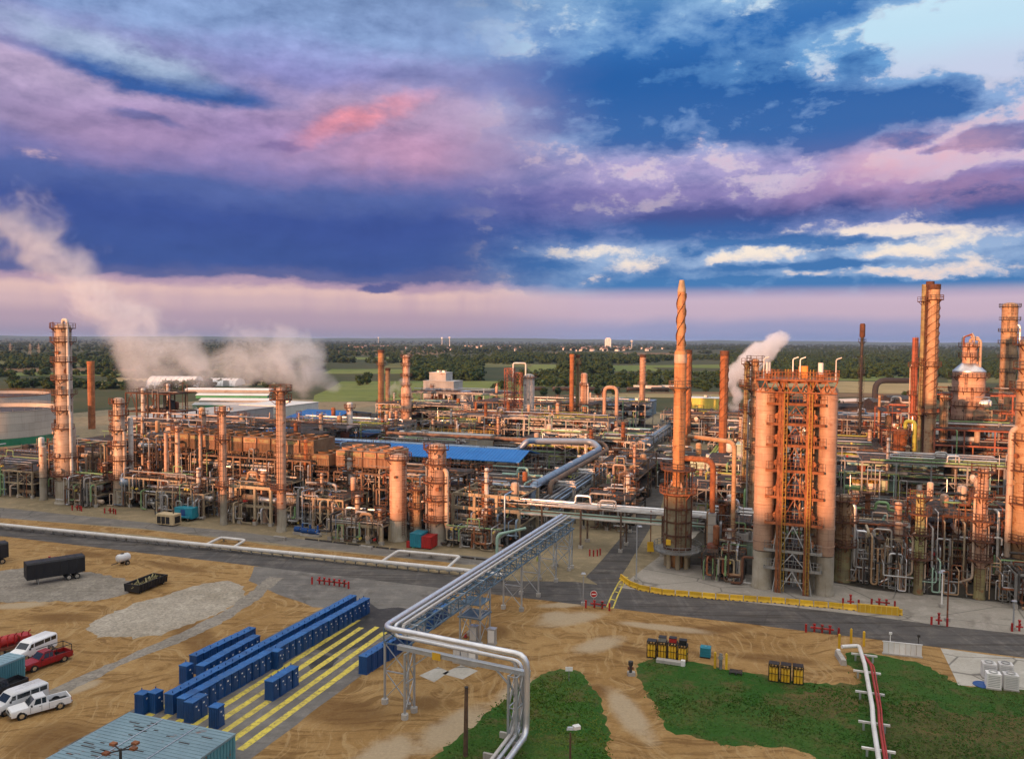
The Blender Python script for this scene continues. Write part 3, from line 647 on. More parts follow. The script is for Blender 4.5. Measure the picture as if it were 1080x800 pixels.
def stack(px, yb, yt, w, label, mat='stack_orange', strake=0., strake_z=(.3,.97), w2=None, split=.6, plats=(), cap='open', name='chimney_stack', group=None, rmat='steel_brown', lad=True, band=None, base=None, P=None, smat=None, capmat=None):
    P = P if P is not None else g(px, yb); D = dist(P); H = ztop(P, yt); r = w/2*D/FOC; r2 = (w2 or w)/2*D/FOC
    t = thing(name, label, 'chimney', P, group=group)
    prof = [(r, 0), (r, H*split - (r-r2)*2)] if w2 else [(r, 0)]
    if w2: prof += [(r2, H*split)]
    if cap == 'cone': prof += [(r2, H-r2*2.6), (r2*.55, H), (r2*.45, H), (r2*.45, H-1), (0, H-1)]
    else: prof += [(r2, H), (r2*.86, H), (r2*.86, H-2), (0, H-2)]
    sb = MB().lathe(prof, 24).build('shell', mat, t, True)
    rb = MB(); z = 3.
    while z < H-1: rr = r if (not w2 or z < H*split - (r-r2)*2) else r2; rb.lathe([(rr, -.08), (rr+.07, -.08), (rr+.07, .08), (rr, .08)], 20, (0,0,z)); z += 3.6
    rb.build('shell_rib', mat, sb)
    if band: MB().lathe([(band[2]*r+.04, 0), (band[2]*r+.04, H*(band[1]-band[0]))], 24, (0,0,H*band[0])).build('band', band[3], t, True)
    if cap == 'cone': MB().lathe([(r2*1.01+.02, H-r2*2.9), (r2*1.01+.02, H-r2*2.58), (r2*.57+.02, H+.02)], 24).build('cone_cap', capmat or 'steel_beige', t, True)
    else: MB().lathe([(r2+.02, H-1.3), (r2+.14, H-1.25), (r2+.14, H+.06), (r2*.84, H+.06), (r2*.84, H-.4)], 24).build('rim_cap', capmat or 'rust_dark', t, True)
    if strake:
        for k in range(3):
            s_ = MB(); z0, z1 = H*strake_z[0], H*strake_z[1]; n = int((z1-z0)/strake*14); L = []
            for i in range(n+1):
                z = z0 + (z1-z0)*i/n; w_ = 2*PI*(z-z0)/strake + 2*PI*k/3; rr = (r if (not w2 or z < H*split) else r2)
                L.append([(rr*math.cos(w_), rr*math.sin(w_), z-.05), ((rr+.20)*math.cos(w_), (rr+.20)*math.sin(w_), z-.05), ((rr+.20)*math.cos(w_), (rr+.20)*math.sin(w_), z+.05), (rr*math.cos(w_), rr*math.sin(w_), z+.05)])
            s_.loft(L); s_.build('helical_strake', smat or 'rust_dark', t)
    for f_ in plats: platform(t, r if (not w2 or f_ < split) else r2, H*f_, 0, 2*PI+.2, .9, rmat)
    if lad: ladder(t, max(r, r2), -1.2, 1, H*(max(plats) if plats else .95), rmat)
    return t, P, r, H

PIPEM = {'left': ('alu','alu_dull','alu_dull','steel_grey','steel_brown','rusty','clad_tan','steel_beige','steel_dark','steel_dark','pipe_green','alu_blue','clad'),
         'green': ('pipe_green','pipe_mint','alu_dull','alu','steel_grey','steel_brown','clad_white','pipe_yellowgreen'),
         'right': ('alu_dull','steel_grey','rusty','steel_brown','steel_red','clad_tan','alu','steel_dark','pipe_green','clad_white','rust_dark','steel_beige'),
         'dark': ('steel_dark','alu_dull','steel_brown','alu_blue','steel_grey','rust_dark')}
def unit(label, a0, a1, b0, b1, zs, seed, style='left', post='steel_brown', deck='grating', bay=6., npipe=9, fans=0, exch=4, drums=2, ris=12, name='process_structure', cat='steel structure', rail='steel_brown', fanmat='finfan', dens=1., group=None, deckp=.6, braces=4, conc=False, lad=2, fanh=1.5, cols=2):
    """open steel structure: posts, floor beams, decks, handrails, braces and the pipework, exchangers and drums built into it"""
    q = random.Random(seed); W_ = a1-a0; D_ = b1-b0; bay *= .8 if b0 < 60 else .9; npipe = max(4, int(npipe*.72)); ris = int(ris*1.25)
    t = thing(name, label, cat, ab((a0+a1)/2, (b0+b1)/2), group=group)
    if seed % 3 == 0 and post == 'steel_brown' and 'brown' not in label and 'rust' not in label: post = 'steel_grey'
    nx = max(1, round(W_/bay)); ny = max(1, round(D_/bay)); xs = [-W_/2 + W_*i/nx for i in range(nx+1)]; ys = [-D_/2 + D_*j/ny for j in range(ny+1)]
    pw = .55 if conc else .34; top = zs[-1]
    for i, x in enumerate(xs):
        for j, y in enumerate(ys):
            if (0 < j < ny) and q.random() < .75: continue
            h = top if q.random() < .75 else zs[max(0, len(zs)-2)]
            o = MB().bar((x, y, 0), (x, y, h), pw).build('post', post, t)
            if j == 0: MB().box((x, y, .35), (pw+.3, pw+.3, .7)).build('footing', 'concrete', o)
    for li, z in enumerate(zs):
        mb = MB()
        for y in (ys if ny < 4 else ys[::2] + [ys[-1]]): mb.bar((xs[0], y, z), (xs[-1], y, z), .24 if not conc else .4, .36 if not conc else .6)
        for x in xs: mb.bar((x, ys[0], z-.01), (x, ys[-1], z-.01), .2, .32)
        mb.build('floor_beam', post, t)
        dk = MB(); hr = MB(); any_ = False
        for i in range(nx):
            for j in range(ny):
                if q.random() < deckp:
                    any_ = True; dk.box(((xs[i]+xs[i+1])/2, (ys[j]+ys[j+1])/2, z+.24), (W_/nx-.04, D_/ny-.04, .08))
                    for jj, yy in ((0, ys[0]), (ny-1, ys[-1])):
                        if j == jj:
                            for k in (.55, 1.1): hr.bar((xs[i], yy, z+.28+k), (xs[i+1], yy, z+.28+k), .06)
                            for k in range(5): xx = xs[i] + (xs[i+1]-xs[i])*k/4; hr.bar((xx, yy, z+.28), (xx, yy, z+1.38), .06)
        if any_: o = dk.build('deck', deck, t); hr.build('handrail_lattice', rail, o)
    lv = [0.] + list(zs)
    for k in range(braces):
        li = q.randrange(len(lv)-1); i = q.randrange(nx); y = ys[0] if q.random() < .75 else ys[-1]; z0, z1 = lv[li], lv[li+1]; mb = MB()
        if q.random() < .5: mb.bar((xs[i], y, z0), (xs[i+1], y, z1), .16); mb.bar((xs[i+1], y, z0), (xs[i], y, z1), .16)
        else: xm = (xs[i]+xs[i+1])/2; mb.bar((xs[i], y, z0), (xm, y, z1), .16); mb.bar((xs[i+1], y, z0), (xm, y, z1), .16)
        mb.build('brace_lattice', post, t)
    pm = PIPEM[style]; cnt = 0
    for z in zs:                                                     # pipe runs along the structure
        for k in range(int(npipe*dens)):
            if cnt > 60: break
            r = q.choice((.07,.09,.1,.12,.14,.18,.22,.3)); y = q.uniform(ys[0]-.8, ys[-1]); zz = z + .2 + r + q.choice((.1,.3,.8,1.5)); x0 = q.uniform(xs[0]-1, 0); x1 = q.uniform(0, xs[-1]+1)
            pts = [(x0, y, zz), (x1, y, zz)]; e = q.random()
            if e < .35: pts = [(x0, y, max(.4, zz-q.uniform(1.5, 4)))] + pts
            if e > .25 and e < .6: pts = pts + [(x1, y, max(.4, zz+q.uniform(-4, 2)))]
            if .6 < e < .75: xm = (x0+x1)/2; pts = [(x0,y,zz),(xm-1.2,y,zz),(xm-1.2,y,zz+1.6),(xm+1.2,y,zz+1.6),(xm+1.2,y,zz),(x1,y,zz)]
            if .75 < e < .85: pts = pts + [(x1, y+3, zz)]
            MB().pipe(pts, r, 7).build('pipe', q.choice(pm), t, True); cnt += 1
    for k in range(int(ris*dens)):                                   # risers on the face
        r = q.choice((.07,.09,.12,.16,.22)); x = q.uniform(xs[0], xs[-1]); y = ys[0] - q.uniform(-.2, 1.6); z1 = q.choice(zs) + q.uniform(-1, 2.2); z0 = q.choice((.3,.5,1.5, zs[0]*.6)); 
        if z1 < z0+1.5: z1 = z0+2.5
        pts = [(x, y, z0), (x, y, z1)]; e = q.random()
        if e < .6: pts.append((x, y+q.uniform(2, 5), z1))
        elif e < .8: pts += [(x+q.choice((-1,1))*q.uniform(.8, 3), y, z1)]; pts += [(pts[-1][0], y, max(.4, z1-q.uniform(1, 5)))]
        if q.random() < .5: pts = [(x+q.choice((-1,1))*q.uniform(.6, 3), y, z0)] + pts
        MB().pipe(pts, r, 7).build('pipe', q.choice(pm), t, True)
    for k in range(exch):                                            # shell and tube exchangers on saddles
        z = q.choice([0.] + list(zs[:-1])); r = q.uniform(.38, .75); L = q.uniform(3.5, 5.5); x = q.uniform(xs[0]+1, xs[-1]-1); y = ys[0] + q.uniform(.3, min(3, D_-1)); zz = z+.3+r+.5
        if q.random() < .5: p0, p1 = Vector((x, y-.6, zz)), Vector((x, y-.6+L, zz))
        else: p0, p1 = Vector((x-L/2, y, zz)), Vector((x+L/2, y, zz))
        d = (p1-p0).normalized(); mb = MB().hdrum(p0, p1, r, 14); mb.tube([p0+d*.5, p0+d*.65], r*1.18, 14); mb.tube([p0, p0-d*.12], r*1.18, 14)
        o = mb.build('exchanger', q.choice(('clad','alu','alu_dull','clad_white','clad_tan', pm[0])), t, True); sd_ = MB()
        for f_ in (.25, .75): c = p0.lerp(p1, f_); sd_.box((c.x, c.y, (z+.28 + zz-r*.6)/2), (.3 if abs(d.x) > .5 else r*1.5, r*1.5 if abs(d.x) > .5 else .3, zz-r*.6-z-.28))
        sd_.build('saddle', 'concrete' if z == 0 else post, o)
    for k in range(drums):
        z = q.choice(zs); r = q.uniform(.5, 1.0); h = q.uniform(2., 3.6); x = q.uniform(xs[0]+1.5, xs[-1]-1.5); y = q.uniform(ys[0]+.8, max(ys[0]+1, ys[-1]-1))
        MB().hdrum((x, y, z+.8+r*.45), (x, y, z+.8+h), r, 16).build('drum', q.choice(('clad','clad_pink','clad_white','clad_tan','rusty')), t, True)
    for k in range(fans):                                            # air coolers on the roof
        w_ = W_/fans; x = xs[0] + w_*(k+.5); fw = min(w_*.9, 5.5); dd = min(D_*.9, 9); z = top+.9
        mb = MB().box((x, 0, z+.36+fanh/2), (fw, dd, fanh)); o = mb.build('air_cooler', fanmat if (k % 3 or fanh < 2) else 'finfan', t); pn = MB()
        for i in range(9): pn.box((x-fw*.44+fw*.11*i, -dd/2-.05, z+.36+fanh*.3), (.1, .1, fanh*.56))
        for zz_ in (.02, .6, .98): pn.box((x, -dd/2-.06, z+.36+fanh*zz_), (fw*.98, .12, .16))
        pn.build('panel_rib', post, o)
        if fanh > 2: MB().box((x, -dd/2-.03, z+.36+fanh*.78), (fw*.8, .06, fanh*.22)).build('louvre', 'clad_olive', o)
        mb = MB(); 
        for s in (-1, 1): mb.lathe([(fw*.36, 0), (fw*.40, .5), (fw*.37, .5), (fw*.34, .02)], 18, (x, s*dd*.25, z+.36+fanh))
        mb.build('fan_ring', fanmat, o, True); mb = MB()
        for sx in (-1, 1):
            for sy in (-1, 0, 1): mb.bar((x+sx*fw*.45, sy*dd*.45, top), (x+sx*fw*.45, sy*dd*.45, z+.36), .18)
        for sx in (-1, 1): mb.bar((x-fw*.45*sx, -dd*.45-.01, top), (x+fw*.45*sx, -dd*.45-.01, z+.3), .1)
        mb.build('leg_lattice', post, o)
    for k in range(lad):
        x = q.uniform(xs[0]+1, xs[-1]-1); mb = MB(); y = ys[0]-.35
        for s in (-.25, .25): mb.bar((x+s, y, .2), (x+s, y, top+1), .06)
        z = .4
        while z < top+1: mb.bar((x-.25, y, z), (x+.25, y, z), .05); z += .5
        mb.build('ladder', rail, t)
    for k in range(max(3, int(W_*D_/60))):                           # dark vessels and casings added deep inside, shade put into their colour
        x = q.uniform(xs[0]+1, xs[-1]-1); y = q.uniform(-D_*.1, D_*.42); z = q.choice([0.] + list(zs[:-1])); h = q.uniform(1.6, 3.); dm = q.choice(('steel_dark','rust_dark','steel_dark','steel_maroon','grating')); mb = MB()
        if q.random() < .5: mb.hdrum((x, y, z+.6), (x, y, z+h), q.uniform(.6, 1.1), 12); mb.build('shade_vessel', dm, t, True)
        else: mb.box((x, y, z+.3+h/2), (q.uniform(1.5, 4), q.uniform(1, 3), h)); mb.box((x, y, z+.3+h+.12), (1.2, .8, .24)); mb.build('shade_casing', dm, t)
    for k in range(cols):                                            # small columns among the steel
        r = q.uniform(.32, .75); h = top + q.uniform(1.5, 6.); x = q.uniform(xs[0]+.8, xs[-1]-.8); y = q.uniform(ys[0], ys[-1]); cm = q.choice(('clad_pink','clad','clad_tan','rusty','clad_white'))
        o = MB().lathe([(r*1.1, 0), (r, .4), (r, h-r*.5), (r*.8, h-r*.2), (0, h)], 16, (x, y, 0)).build('column', cm, t, True); pl_ = MB()
        for f_ in (.55, .8, .96): pl_.lathe([(r, -.06), (r+.75, -.06), (r+.75, .06), (r, .06)], 12, (x, y, h*f_)); [pl_.bar((x+(r+.7)*math.cos(w_), y+(r+.7)*math.sin(w_), h*f_), (x+(r+.7)*math.cos(w_), y+(r+.7)*math.sin(w_), h*f_+1.1), .06) for w_ in np.linspace(0, 2*PI, 9)[:-1]]; pl_.lathe([(r+.68, 1.05), (r+.74, 1.05), (r+.74, 1.12), (r+.68, 1.12)], 12, (x, y, h*f_))
        pl_.build('platform_lattice', 'rust_dark', o)
    for k in range(int(W_/5)):                                       # vent pipes standing above the roof line
        x = q.uniform(xs[0], xs[-1]); y = q.uniform(ys[0], ys[-1]); h = top + q.uniform(.8, 3.2); r = q.choice((.06,.08,.1,.15))
        pts = [(x, y, zs[0]), (x, y, h)]
        if q.random() < .4: pts += [(x+.6, y, h), (x+.6, y, h-.5)]
        MB().pipe(pts, r, 6).build('vent_pipe', q.choice(pm), t, True)
    for k in range(int(4*dens)):                                     # handwheel valves
        x = q.uniform(xs[0], xs[-1]); z = q.choice([1.2] + [z_+1.2 for z_ in zs]); y = ys[0]-q.uniform(.1, 1.2)
        MB().tube([(x, y, z), (x, y-.3, z)], .06, 6).tube([(x, y-.3, z), (x, y-.36, z)], .24, 10).tube([(x, y+.1, z-.2), (x, y+.1, z+.2)], .2, 8).build('valve', q.choice(('red','steel_dark','blue','rusty','yellow_pale')), t)
    return t
def pipe_rack(label, A0, A1, z, pipes, seed, span=7., wid=6., post='steel_brown', lower=True, mats=None, rmin=.12, rmax=.4, group=None, deckz=None, name='pipe_rack'):
    """bents carrying a bed of parallel pipes between plant-grid points A0 and A1"""
    q = random.Random(seed); P0 = ab(*A0); P1 = ab(*A1); L = (P1-P0).length; d = (P1-P0).normalized(); rz = math.atan2(d.y, d.x)
    t = thing(name, label, 'pipe rack', P0, rz, group); n = max(1, round(L/span)); mats = mats or PIPEM['left']
    for i in range(n+1):
        x = L*i/n; b = MB()
        for s in (-1, 1): b.bar((x, s*wid/2, 0), (x, s*wid/2, z-.2), .32)
        b.bar((x, -wid/2-.4, z-.18), (x, wid/2+.4, z-.18), .3, .36)
        if lower: b.bar((x, -wid/2, z-2.2), (x, wid/2, z-2.2), .26, .3)
        if i % 3 == 1: b.bar((x, -wid/2, .3), (x, wid/2, z-2.4), .12)
        o = b.build('bent', post, t)
        f_ = MB()
        for s in (-1, 1): f_.box((x, s*wid/2, .3), (.8, .8, .6))
        f_.build('footing', 'concrete', o)
    st = MB()
    for s in (-1, 1): st.bar((0, s*wid/2, z-1.1), (L, s*wid/2, z-1.1), .2, .26)
    st.build('strut', post, t)
    for lev, zz in ((0, z),) + (((1, z-2.05),) if lower else ()):
        y = -wid/2 + .3; k = 0
        while y < wid/2 - .3 and k < pipes:
            r = q.uniform(rmin, rmax); y += r
            if q.random() < .87:
                x0 = -q.uniform(0, 1.5) if q.random() < .8 else q.uniform(0, L*.4); x1 = L + q.uniform(0, 1.5) if q.random() < .8 else q.uniform(L*.6, L); pts = [(x0, y, zz+r), (x1, y, zz+r)]
                e = q.random()
                if e < .2: pts = [(x0, y, zz-2.5)] + pts
                elif e < .35: pts += [(x1, y, zz-3.)]
                elif e < .5 and L > 20:
                    xm = L*q.uniform(.3, .7); pts = [pts[0], (xm-1.5, y, zz+r), (xm-1.5, y, zz+r+1.5), (xm+1.5, y, zz+r+1.5), (xm+1.5, y, zz+r), pts[-1]]
                MB().pipe(pts, r, 9).build('pipe', q.choice(mats), t, True)
            y += r + q.uniform(.05, .4); k += 1
    return t
def shed_roof(label, pts, z, mat='roof_blue', slope=1.4, name='roofed_shelter', cat='shelter', wall=None, steel='steel_brown', thick=.18, eave=.0):
    """gabled metal shelter: four plan corners in plant-grid metres (a0,a1,b0,b1)"""
    a0, a1, b0, b1 = pts; t = thing(name, label, cat, ab((a0+a1)/2, (b0+b1)/2)); W_ = a1-a0; D_ = b1-b0
    mb = MB(); prof = [(-D_/2, z), (0, z+slope), (D_/2, z), (D_/2, z-thick), (0, z+slope-thick), (-D_/2, z-thick)]
    mb.loft([[(x, y, zz) for y, zz in prof] for x in (-W_/2, W_/2)]); rf = mb.build('roof', mat, t)
    rb = MB(); n = int(W_/1.0)
    for i in range(n+1):
        x = -W_/2 + W_*i/n
        rb.bar((x, -D_/2, z+.03), (x, 0, z+slope+.03), .07); rb.bar((x, 0, z+slope+.03), (x, D_/2, z+.03), .07)
    rb.build('standing_seam', mat, rf)
    nb = max(1, round(W_/7))
    for i in range(nb+1):
        x = -W_/2+.3 + (W_-.6)*i/nb
        for s in (-1, 1): MB().bar((x, s*(D_/2-.4), 0), (x, s*(D_/2-.4), z-.2), .3).build('post', steel, t)
    tr = MB()
    for i in range(nb+1):
        x = -W_/2+.3 + (W_-.6)*i/nb; tr.bar((x, -D_/2+.4, z-.5), (x, D_/2-.4, z-.5), .18); tr.bar((x, 0, z-.5), (x, 0, z+slope-.3), .12)
    for s in (-1, 1): tr.bar((-W_/2, s*(D_/2-.4), z-.9), (W_/2, s*(D_/2-.4), z-.9), .2, .3)
    tr.build('roof_truss', steel, t)
    if wall:
        m2 = MB()
        for s in (-1, 1): m2.box((0, s*(D_/2-.25), z*.5-.2), (W_-.5, .12, z-.5)); m2.box((s*(W_/2-.2), 0, z*.5-.2), (.12, D_-.7, z-.52))
        m2.build('wall', wall, t)
    return t
def block(label, a0, a1, b0, b1, z, mat='building_grey', name='plant_building', cat='building', roofm='building_white', win=0, bands=True, door=1, z0=0.):
    t = thing(name, label, cat, ab((a0+a1)/2, (b0+b1)/2)); W_ = a1-a0; D_ = b1-b0
    wl = MB().box((0, 0, z/2), (W_, D_, z)).build('wall', mat, t)
    MB().box((0, 0, z+.12), (W_+.5, D_+.5, .24)).build('roof', roofm, t)
    if bands:
        rb = MB(); n = int(W_/1.6)
        for i in range(n): rb.box((-W_/2+W_*(i+.5)/n, -D_/2-.03, z/2), (.1, .06, z-.1))
        rb.build('cladding_rib', mat, wl)
    q = random.Random(int(a0*7+b0))
    for i in range(win):
        x = -W_/2 + W_*(i+.5)/win; f_ = MB().box((x, -D_/2-.05, z*.62), (W_/win*.5, .1, z*.22)).build('window', 'steel_dark', t); MB().box((x, -D_/2-.11, z*.62), (W_/win*.44, .04, z*.18)).build('pane', 'glass', f_)
    if door: MB().box((W_*.3, -D_/2-.06, 1.3), (1.6, .12, 2.6)).build('door', 'steel_grey', t)
    for k in range(2):
        x = q.uniform(-W_*.35, W_*.35); y = q.uniform(-D_*.3, D_*.3); MB().box((x, y, z+.75), (1.6, 1.4, 1.2)).tube([(x+1.5, y, z), (x+1.5, y, z+1.6)], .25, 8).build('roof_vent', 'alu_dull', t)
    return t
def flat_tank(label, P, r, h, mat='tank_cream', roof='cone', roofm='tank_roof', stripe=None, name='storage_tank', rail=None):
    t = thing(name, label, 'tank', P)
    MB().lathe([(r, 0), (r, h), (r-.15, h), (r-.15, h*.5 if roof == 'float' else h-.1)], 56).build('shell', mat, t, True)
    if roof == 'float': MB().lathe([(0, h*.88), (r-.15, h*.88)], 48).build('floating_roof', roofm, t)
    elif roof == 'dome': MB().lathe([(r, h), (r*.85, h+r*.16), (r*.5, h+r*.3), (0, h+r*.36)], 40).build('roof', roofm, t, True)
    else: MB().lathe([(r+.05, h), (0, h+r*.12)], 40).build('roof', roofm, t)
    if stripe: MB().lathe([(r+.04, stripe[0]), (r+.04, stripe[1])], 56).build('stripe', stripe[2], t)
    MB().lathe([(r, -.15), (r+.25, -.15), (r+.25, .1), (r, .1)], 48, (0,0,h)).build('wind_girder', rail or mat, t)
    h_ = MB(); rail_ring(h_, r+.15, h, 0, 2*PI, 1.1, max(12, int(r*1.6))); h_.build('handrail_lattice', rail or 'steel_grey', t)
    st = MB()                                                        # spiral stair
    n = 26
    for i in range(n):
        w_ = -2.6 + 1.5*i/n*(8/max(r, 4)) ; st.box(((r+.5)*math.cos(w_), (r+.5)*math.sin(w_), h*i/n+.1), (.8, .8, .1), w_)
    st.build('stair', 'steel_grey', t); return t
# ------------------------------------------------------------------ columns, stacks and vessels one can name
column(70,530,341,20,'tallest peach clad column at the west end of the refinery, white pipe looping over its top',w2=16,split=.42,skirt=.13,plats=(.16,.26,.42,.52,.61,.69,.79,.9,.985),pipe=1,pmat='clad_white',seed=1,noz=9,toppipe=True)
column(46,527,470,7,'short plain peach column standing beside the tallest west column',skirt=.42,plats=(),pipe=0,lad=None,seed=2,noz=2)
column(127,532,419,13.5,'twin barrelled peach column standing behind the silver horizontal drum',skirt=.16,plats=(.25,.42,.56,.7,.84,.95),seed=3,noz=7,w2=11,split=.6,pipe=1,pmat='clad')
column(139,530,440,5,'thin grey standpipe fixed close to the twin barrelled column',plats=(.5,),pipe=0,skirt=.05,lad=None,mat='clad_white',seed=4,name='standpipe',cat='pipe',noz=2)
for px,yb,yt,w,la in ((176,536,457,4,'shorter of two slim salmon pipes west of the platform topped stack'),(188,537,449,4.6,'slim salmon pipe carrying a bracket at the top, beside a shorter one'),(212,540,452,3,'thinnest brown standpipe between the salmon pipes and the platform topped stack')):
    column(px,yb,yt,w,la,mat='clad_pink',plats=(.97,) if px > 180 else (),pipe=0,skirt=.1,lad=None,seed=px,name='standpipe',cat='pipe',noz=3)
column(236,553,428,7,'slim peach stack with a small dark platform on top, beside the cream equipment truck',name='chimney_stack',cat='chimney',mat='clad_pink',plats=(.33,.72,.955),pipe=0,skirt=.26,head='flat',seed=6,noz=4)
column(297,560,408,10,'tall peach column with a crowded round top platform, standing alone in mid block',mat='clad_pink',plats=(.3,.915,.965),pipe=0,skirt=.16,seed=7,noz=6,spans=(3.5,7,7),wide=1.3)
column(420,569,478,18,'stout peach vessel with close cladding bands and concrete skirt by the red skip',mat='clad_pink',plats=(.985,),pipe=0,skirt=.24,seed=8,noz=4,spans=(7,),lad=-.6)
column(440,569,512,9,'small brownish vessel squeezed between the two stout peach vessels',mat='clad_tan',plats=(.6,.97),pipe=0,skirt=.25,seed=9,noz=5)
column(461,573,467,19,'stout peach vessel with a mass of pipes and rails on top, beside the red skip',mat='clad_pink',plats=(.24,.44,.62,.8,.97),pipe=1,skirt=.22,seed=10,noz=8,pmat='clad')
stack(402,447,369,6.4,'slim rust orange stack standing in front of the green fields',mat='stack_orange',plats=(.3,.8))
stack(409,445,388,5,'short plain tan stack beside the slim rust orange stack',mat='clad_tan',lad=False)
column(428.5,453,374,11,'peach column ringed by many dark platforms in front of the fields',w2=7.5,split=.55,plats=(.25,.45,.6,.72,.86,.96),pipe=0,skirt=.05,seed=12,noz=8,mat='clad_pink')
column(369,478,424,6,'grey column with a rusty collar rising before the small blue gable roof',mat='clad_white',plats=(.9,),pipe=0,skirt=.05,seed=13,noz=3)
stack(97,452,381,7,'short brown stack with a sloping hood at its foot, beside the tallest west column',mat='rust_orange',capmat='rust_orange',plats=())
column(557.5,462,394,11.5,'plain cream vessel beside a rusty lattice tower',mat='clad_white',plats=(.97,),pipe=0,skirt=.06,seed=14,noz=3,lad=None)
stack(602.5,463,373.5,4.8,'rust orange half of the twin stacks behind the pipe loops',mat='rust_orange',plats=(.35,),lad=False,capmat='rust_orange')
stack(608.6,462,374,4.2,'olive half of the twin stacks behind the pipe loops',mat='clad_olive',plats=(.4,.9),lad=True)
column(615.5,458,393,7,'short pink column behind the twin stacks',mat='clad_pink',plats=(.5,.8),pipe=1,skirt=.1,seed=15,noz=3)
stack(677,447,374,6.2,'pale stack with spiral strakes on its upper half by the pond',mat='clad_pink',strake=5,strake_z=(.6,.97),plats=(.58,),smat='stack_orange')
stack(724.5,486,369,6.6,'dark rusty straked stack standing close behind the tallest stack',mat='rust_orange',strake=9,strake_z=(.35,.97))
stack(761.5,511,370,8.6,'plain dark rust stack with spiral strakes, between tallest stack and reactor tower',mat='rust_orange',strake=8,strake_z=(.5,.95),smat='rust_dark')
# the tallest stack on its furnace
Pm = g(714, 597)
t, P, r, H = stack(714,597,295.5,12.6,'tallest rust orange stack with spiral strakes and cone tip, on the round furnace',mat='stack_orange',strake=8.5,strake_z=(.775,.955),w2=8.4,split=.765,plats=(.63,),cap='cone',P=Pm,band=(.715,.745,1.0,'clad'))
t2 = thing('furnace', 'round olive furnace with rust streaks on short concrete legs below the tallest stack', 'furnace', Pm + UX*0 - VX*.02)
Df = dist(Pm); rf = 13.6*Df/FOC; zl = ztop(Pm, 578); zt = ztop(Pm, 519)
MB().lathe([(r*1.05, zl), (rf, zl), (rf, zt), (rf*.97, zt+.15), (r*1.05, zt+1.2)], 32).build('shell', 'furnace', t2, True)
rb = MB()
for k in range(5): rb.lathe([(rf, -.14), (rf+.16, -.14), (rf+.16, .14), (rf, .14)], 30, (0,0, zl+.3+(zt-zl-.6)*k/4))
rb.build('shell_rib', 'rust_dark', t2)
for k in range(8): w_ = k*PI/4; MB().bar((rf*1.03*math.cos(w_), rf*1.03*math.sin(w_), zl), (rf*1.03*math.cos(w_), rf*1.03*math.sin(w_), zt+4), .22).build('buckstay', 'rust_dark', t2)
platform(t2, rf+.1, zl-.1, 0, 2*PI+.2, 1.8, 'steel_grey'); platform(t2, rf+.1, zt+.1, 0, 2*PI+.2, .9, 'rusty'); platform(t2, r+.1, zt+4.2, 0, 2*PI+.2, 2.0, 'rust_dark')
for k in range(7): w_ = k*2*PI/7+.4; MB().tube([(rf*.85*math.cos(w_), rf*.85*math.sin(w_), 0), (rf*.85*math.cos(w_), rf*.85*math.sin(w_), zl)], .42, 10).build('leg', 'steel_beige', t2, True)
for k in range(4): w_ = k*PI/2+.5; MB().pipe([(r*1.0*math.cos(w_), r*1.0*math.sin(w_), zt+2), (rf*.8*math.cos(w_), rf*.8*math.sin(w_), zt+.7)], .22, 8).build('duct_strut', 'clad_pink', t2, True)
ladder(t2, rf+.2, -1.3, zl, zt+1, 'rust_dark')
MB().box((-rf*.55, -rf*.9, zl+1.5), (.8, .5, .9)).build('inspection_box', 'yellow', t2)
# ducts beside the furnace
def pipe_thing(name, label, cat, pts, r, mat, parent=None, flange=0, supports=None, n=14, br=None, group=None, smat='steel_grey'):
    o0 = Vector(pts[0]); o0.z = 0; t = thing(name, label, cat, o0, 0, group)
    L = [Vector(p)-o0 for p in pts]; MB().pipe(L, r, n, br).build('pipe', mat, t, True)
    if flange:
        for i in range(len(L)-1):
            m = max(1, int((L[i+1]-L[i]).length/flange)); 
            for k in range(1, m): c = L[i].lerp(L[i+1], k/m); d = (L[i+1]-L[i]).normalized(); MB().tube([c-d*.09, c+d*.09], r*1.08, n).build('band', mat, t, True)
    for s in supports or (): 
        c = Vector(s)-o0; b = MB().bar((c.x, c.y, 0), (c.x, c.y, c.z), .22); b.box((c.x, c.y, c.z-.06), (1.0, 1.0, .12)); b.build('support', smat, t)
    return t
Pd = Pm + UX*6.0 - VX*.6; zd = ztop(Pd, 485)
pipe_thing('exhaust_duct','rust red duct leaving the tallest stack and turning down beside the furnace','duct',[Pm+Vector((0,0,zd))+UX*r*.9, Pd+Vector((0,0,zd)), Pd+Vector((0,0,ztop(Pd,540)))],.5,'rusty',flange=2.2,br=1.6)
bx = thing('duct_silencer','silver box shaped silencer hung below the rust red duct','silencer',Pd); z0, z1 = ztop(Pd,573), ztop(Pd,541)
MB().box((0,0,(z0+z1)/2),(1.3,1.3,z1-z0)).build('casing','alu_dull',bx); MB().box((0,0,z0-.6),(.9,.9,1.2)).build('outlet','steel_dark',bx)
rb = MB()
for k in range(4): rb.box((0,0,z0+.3+(z1-z0-.6)*k/3),(1.42,1.42,.14))
rb.build('shell_rib','steel_grey',bx)
for sx in (-.7,.7):
    for sy in (-.7,.7): MB().bar((sx,sy,0),(sx,sy,z0),.18).build('leg','steel_dark',bx)
Pq = Pm + UX*9.6 - VX*1.8; zq = ztop(Pq,466); Pq2 = Pm + UX*1.2 + VX*4
pipe_thing('transfer_pipe','tall peach pipe crossing over from the tallest stack then dropping to the ground','pipe',[Pq2+Vector((0,0,zq)), Pq+Vector((0,0,zq)), Pq],.38,'clad_tan',flange=2.6,br=1.4)
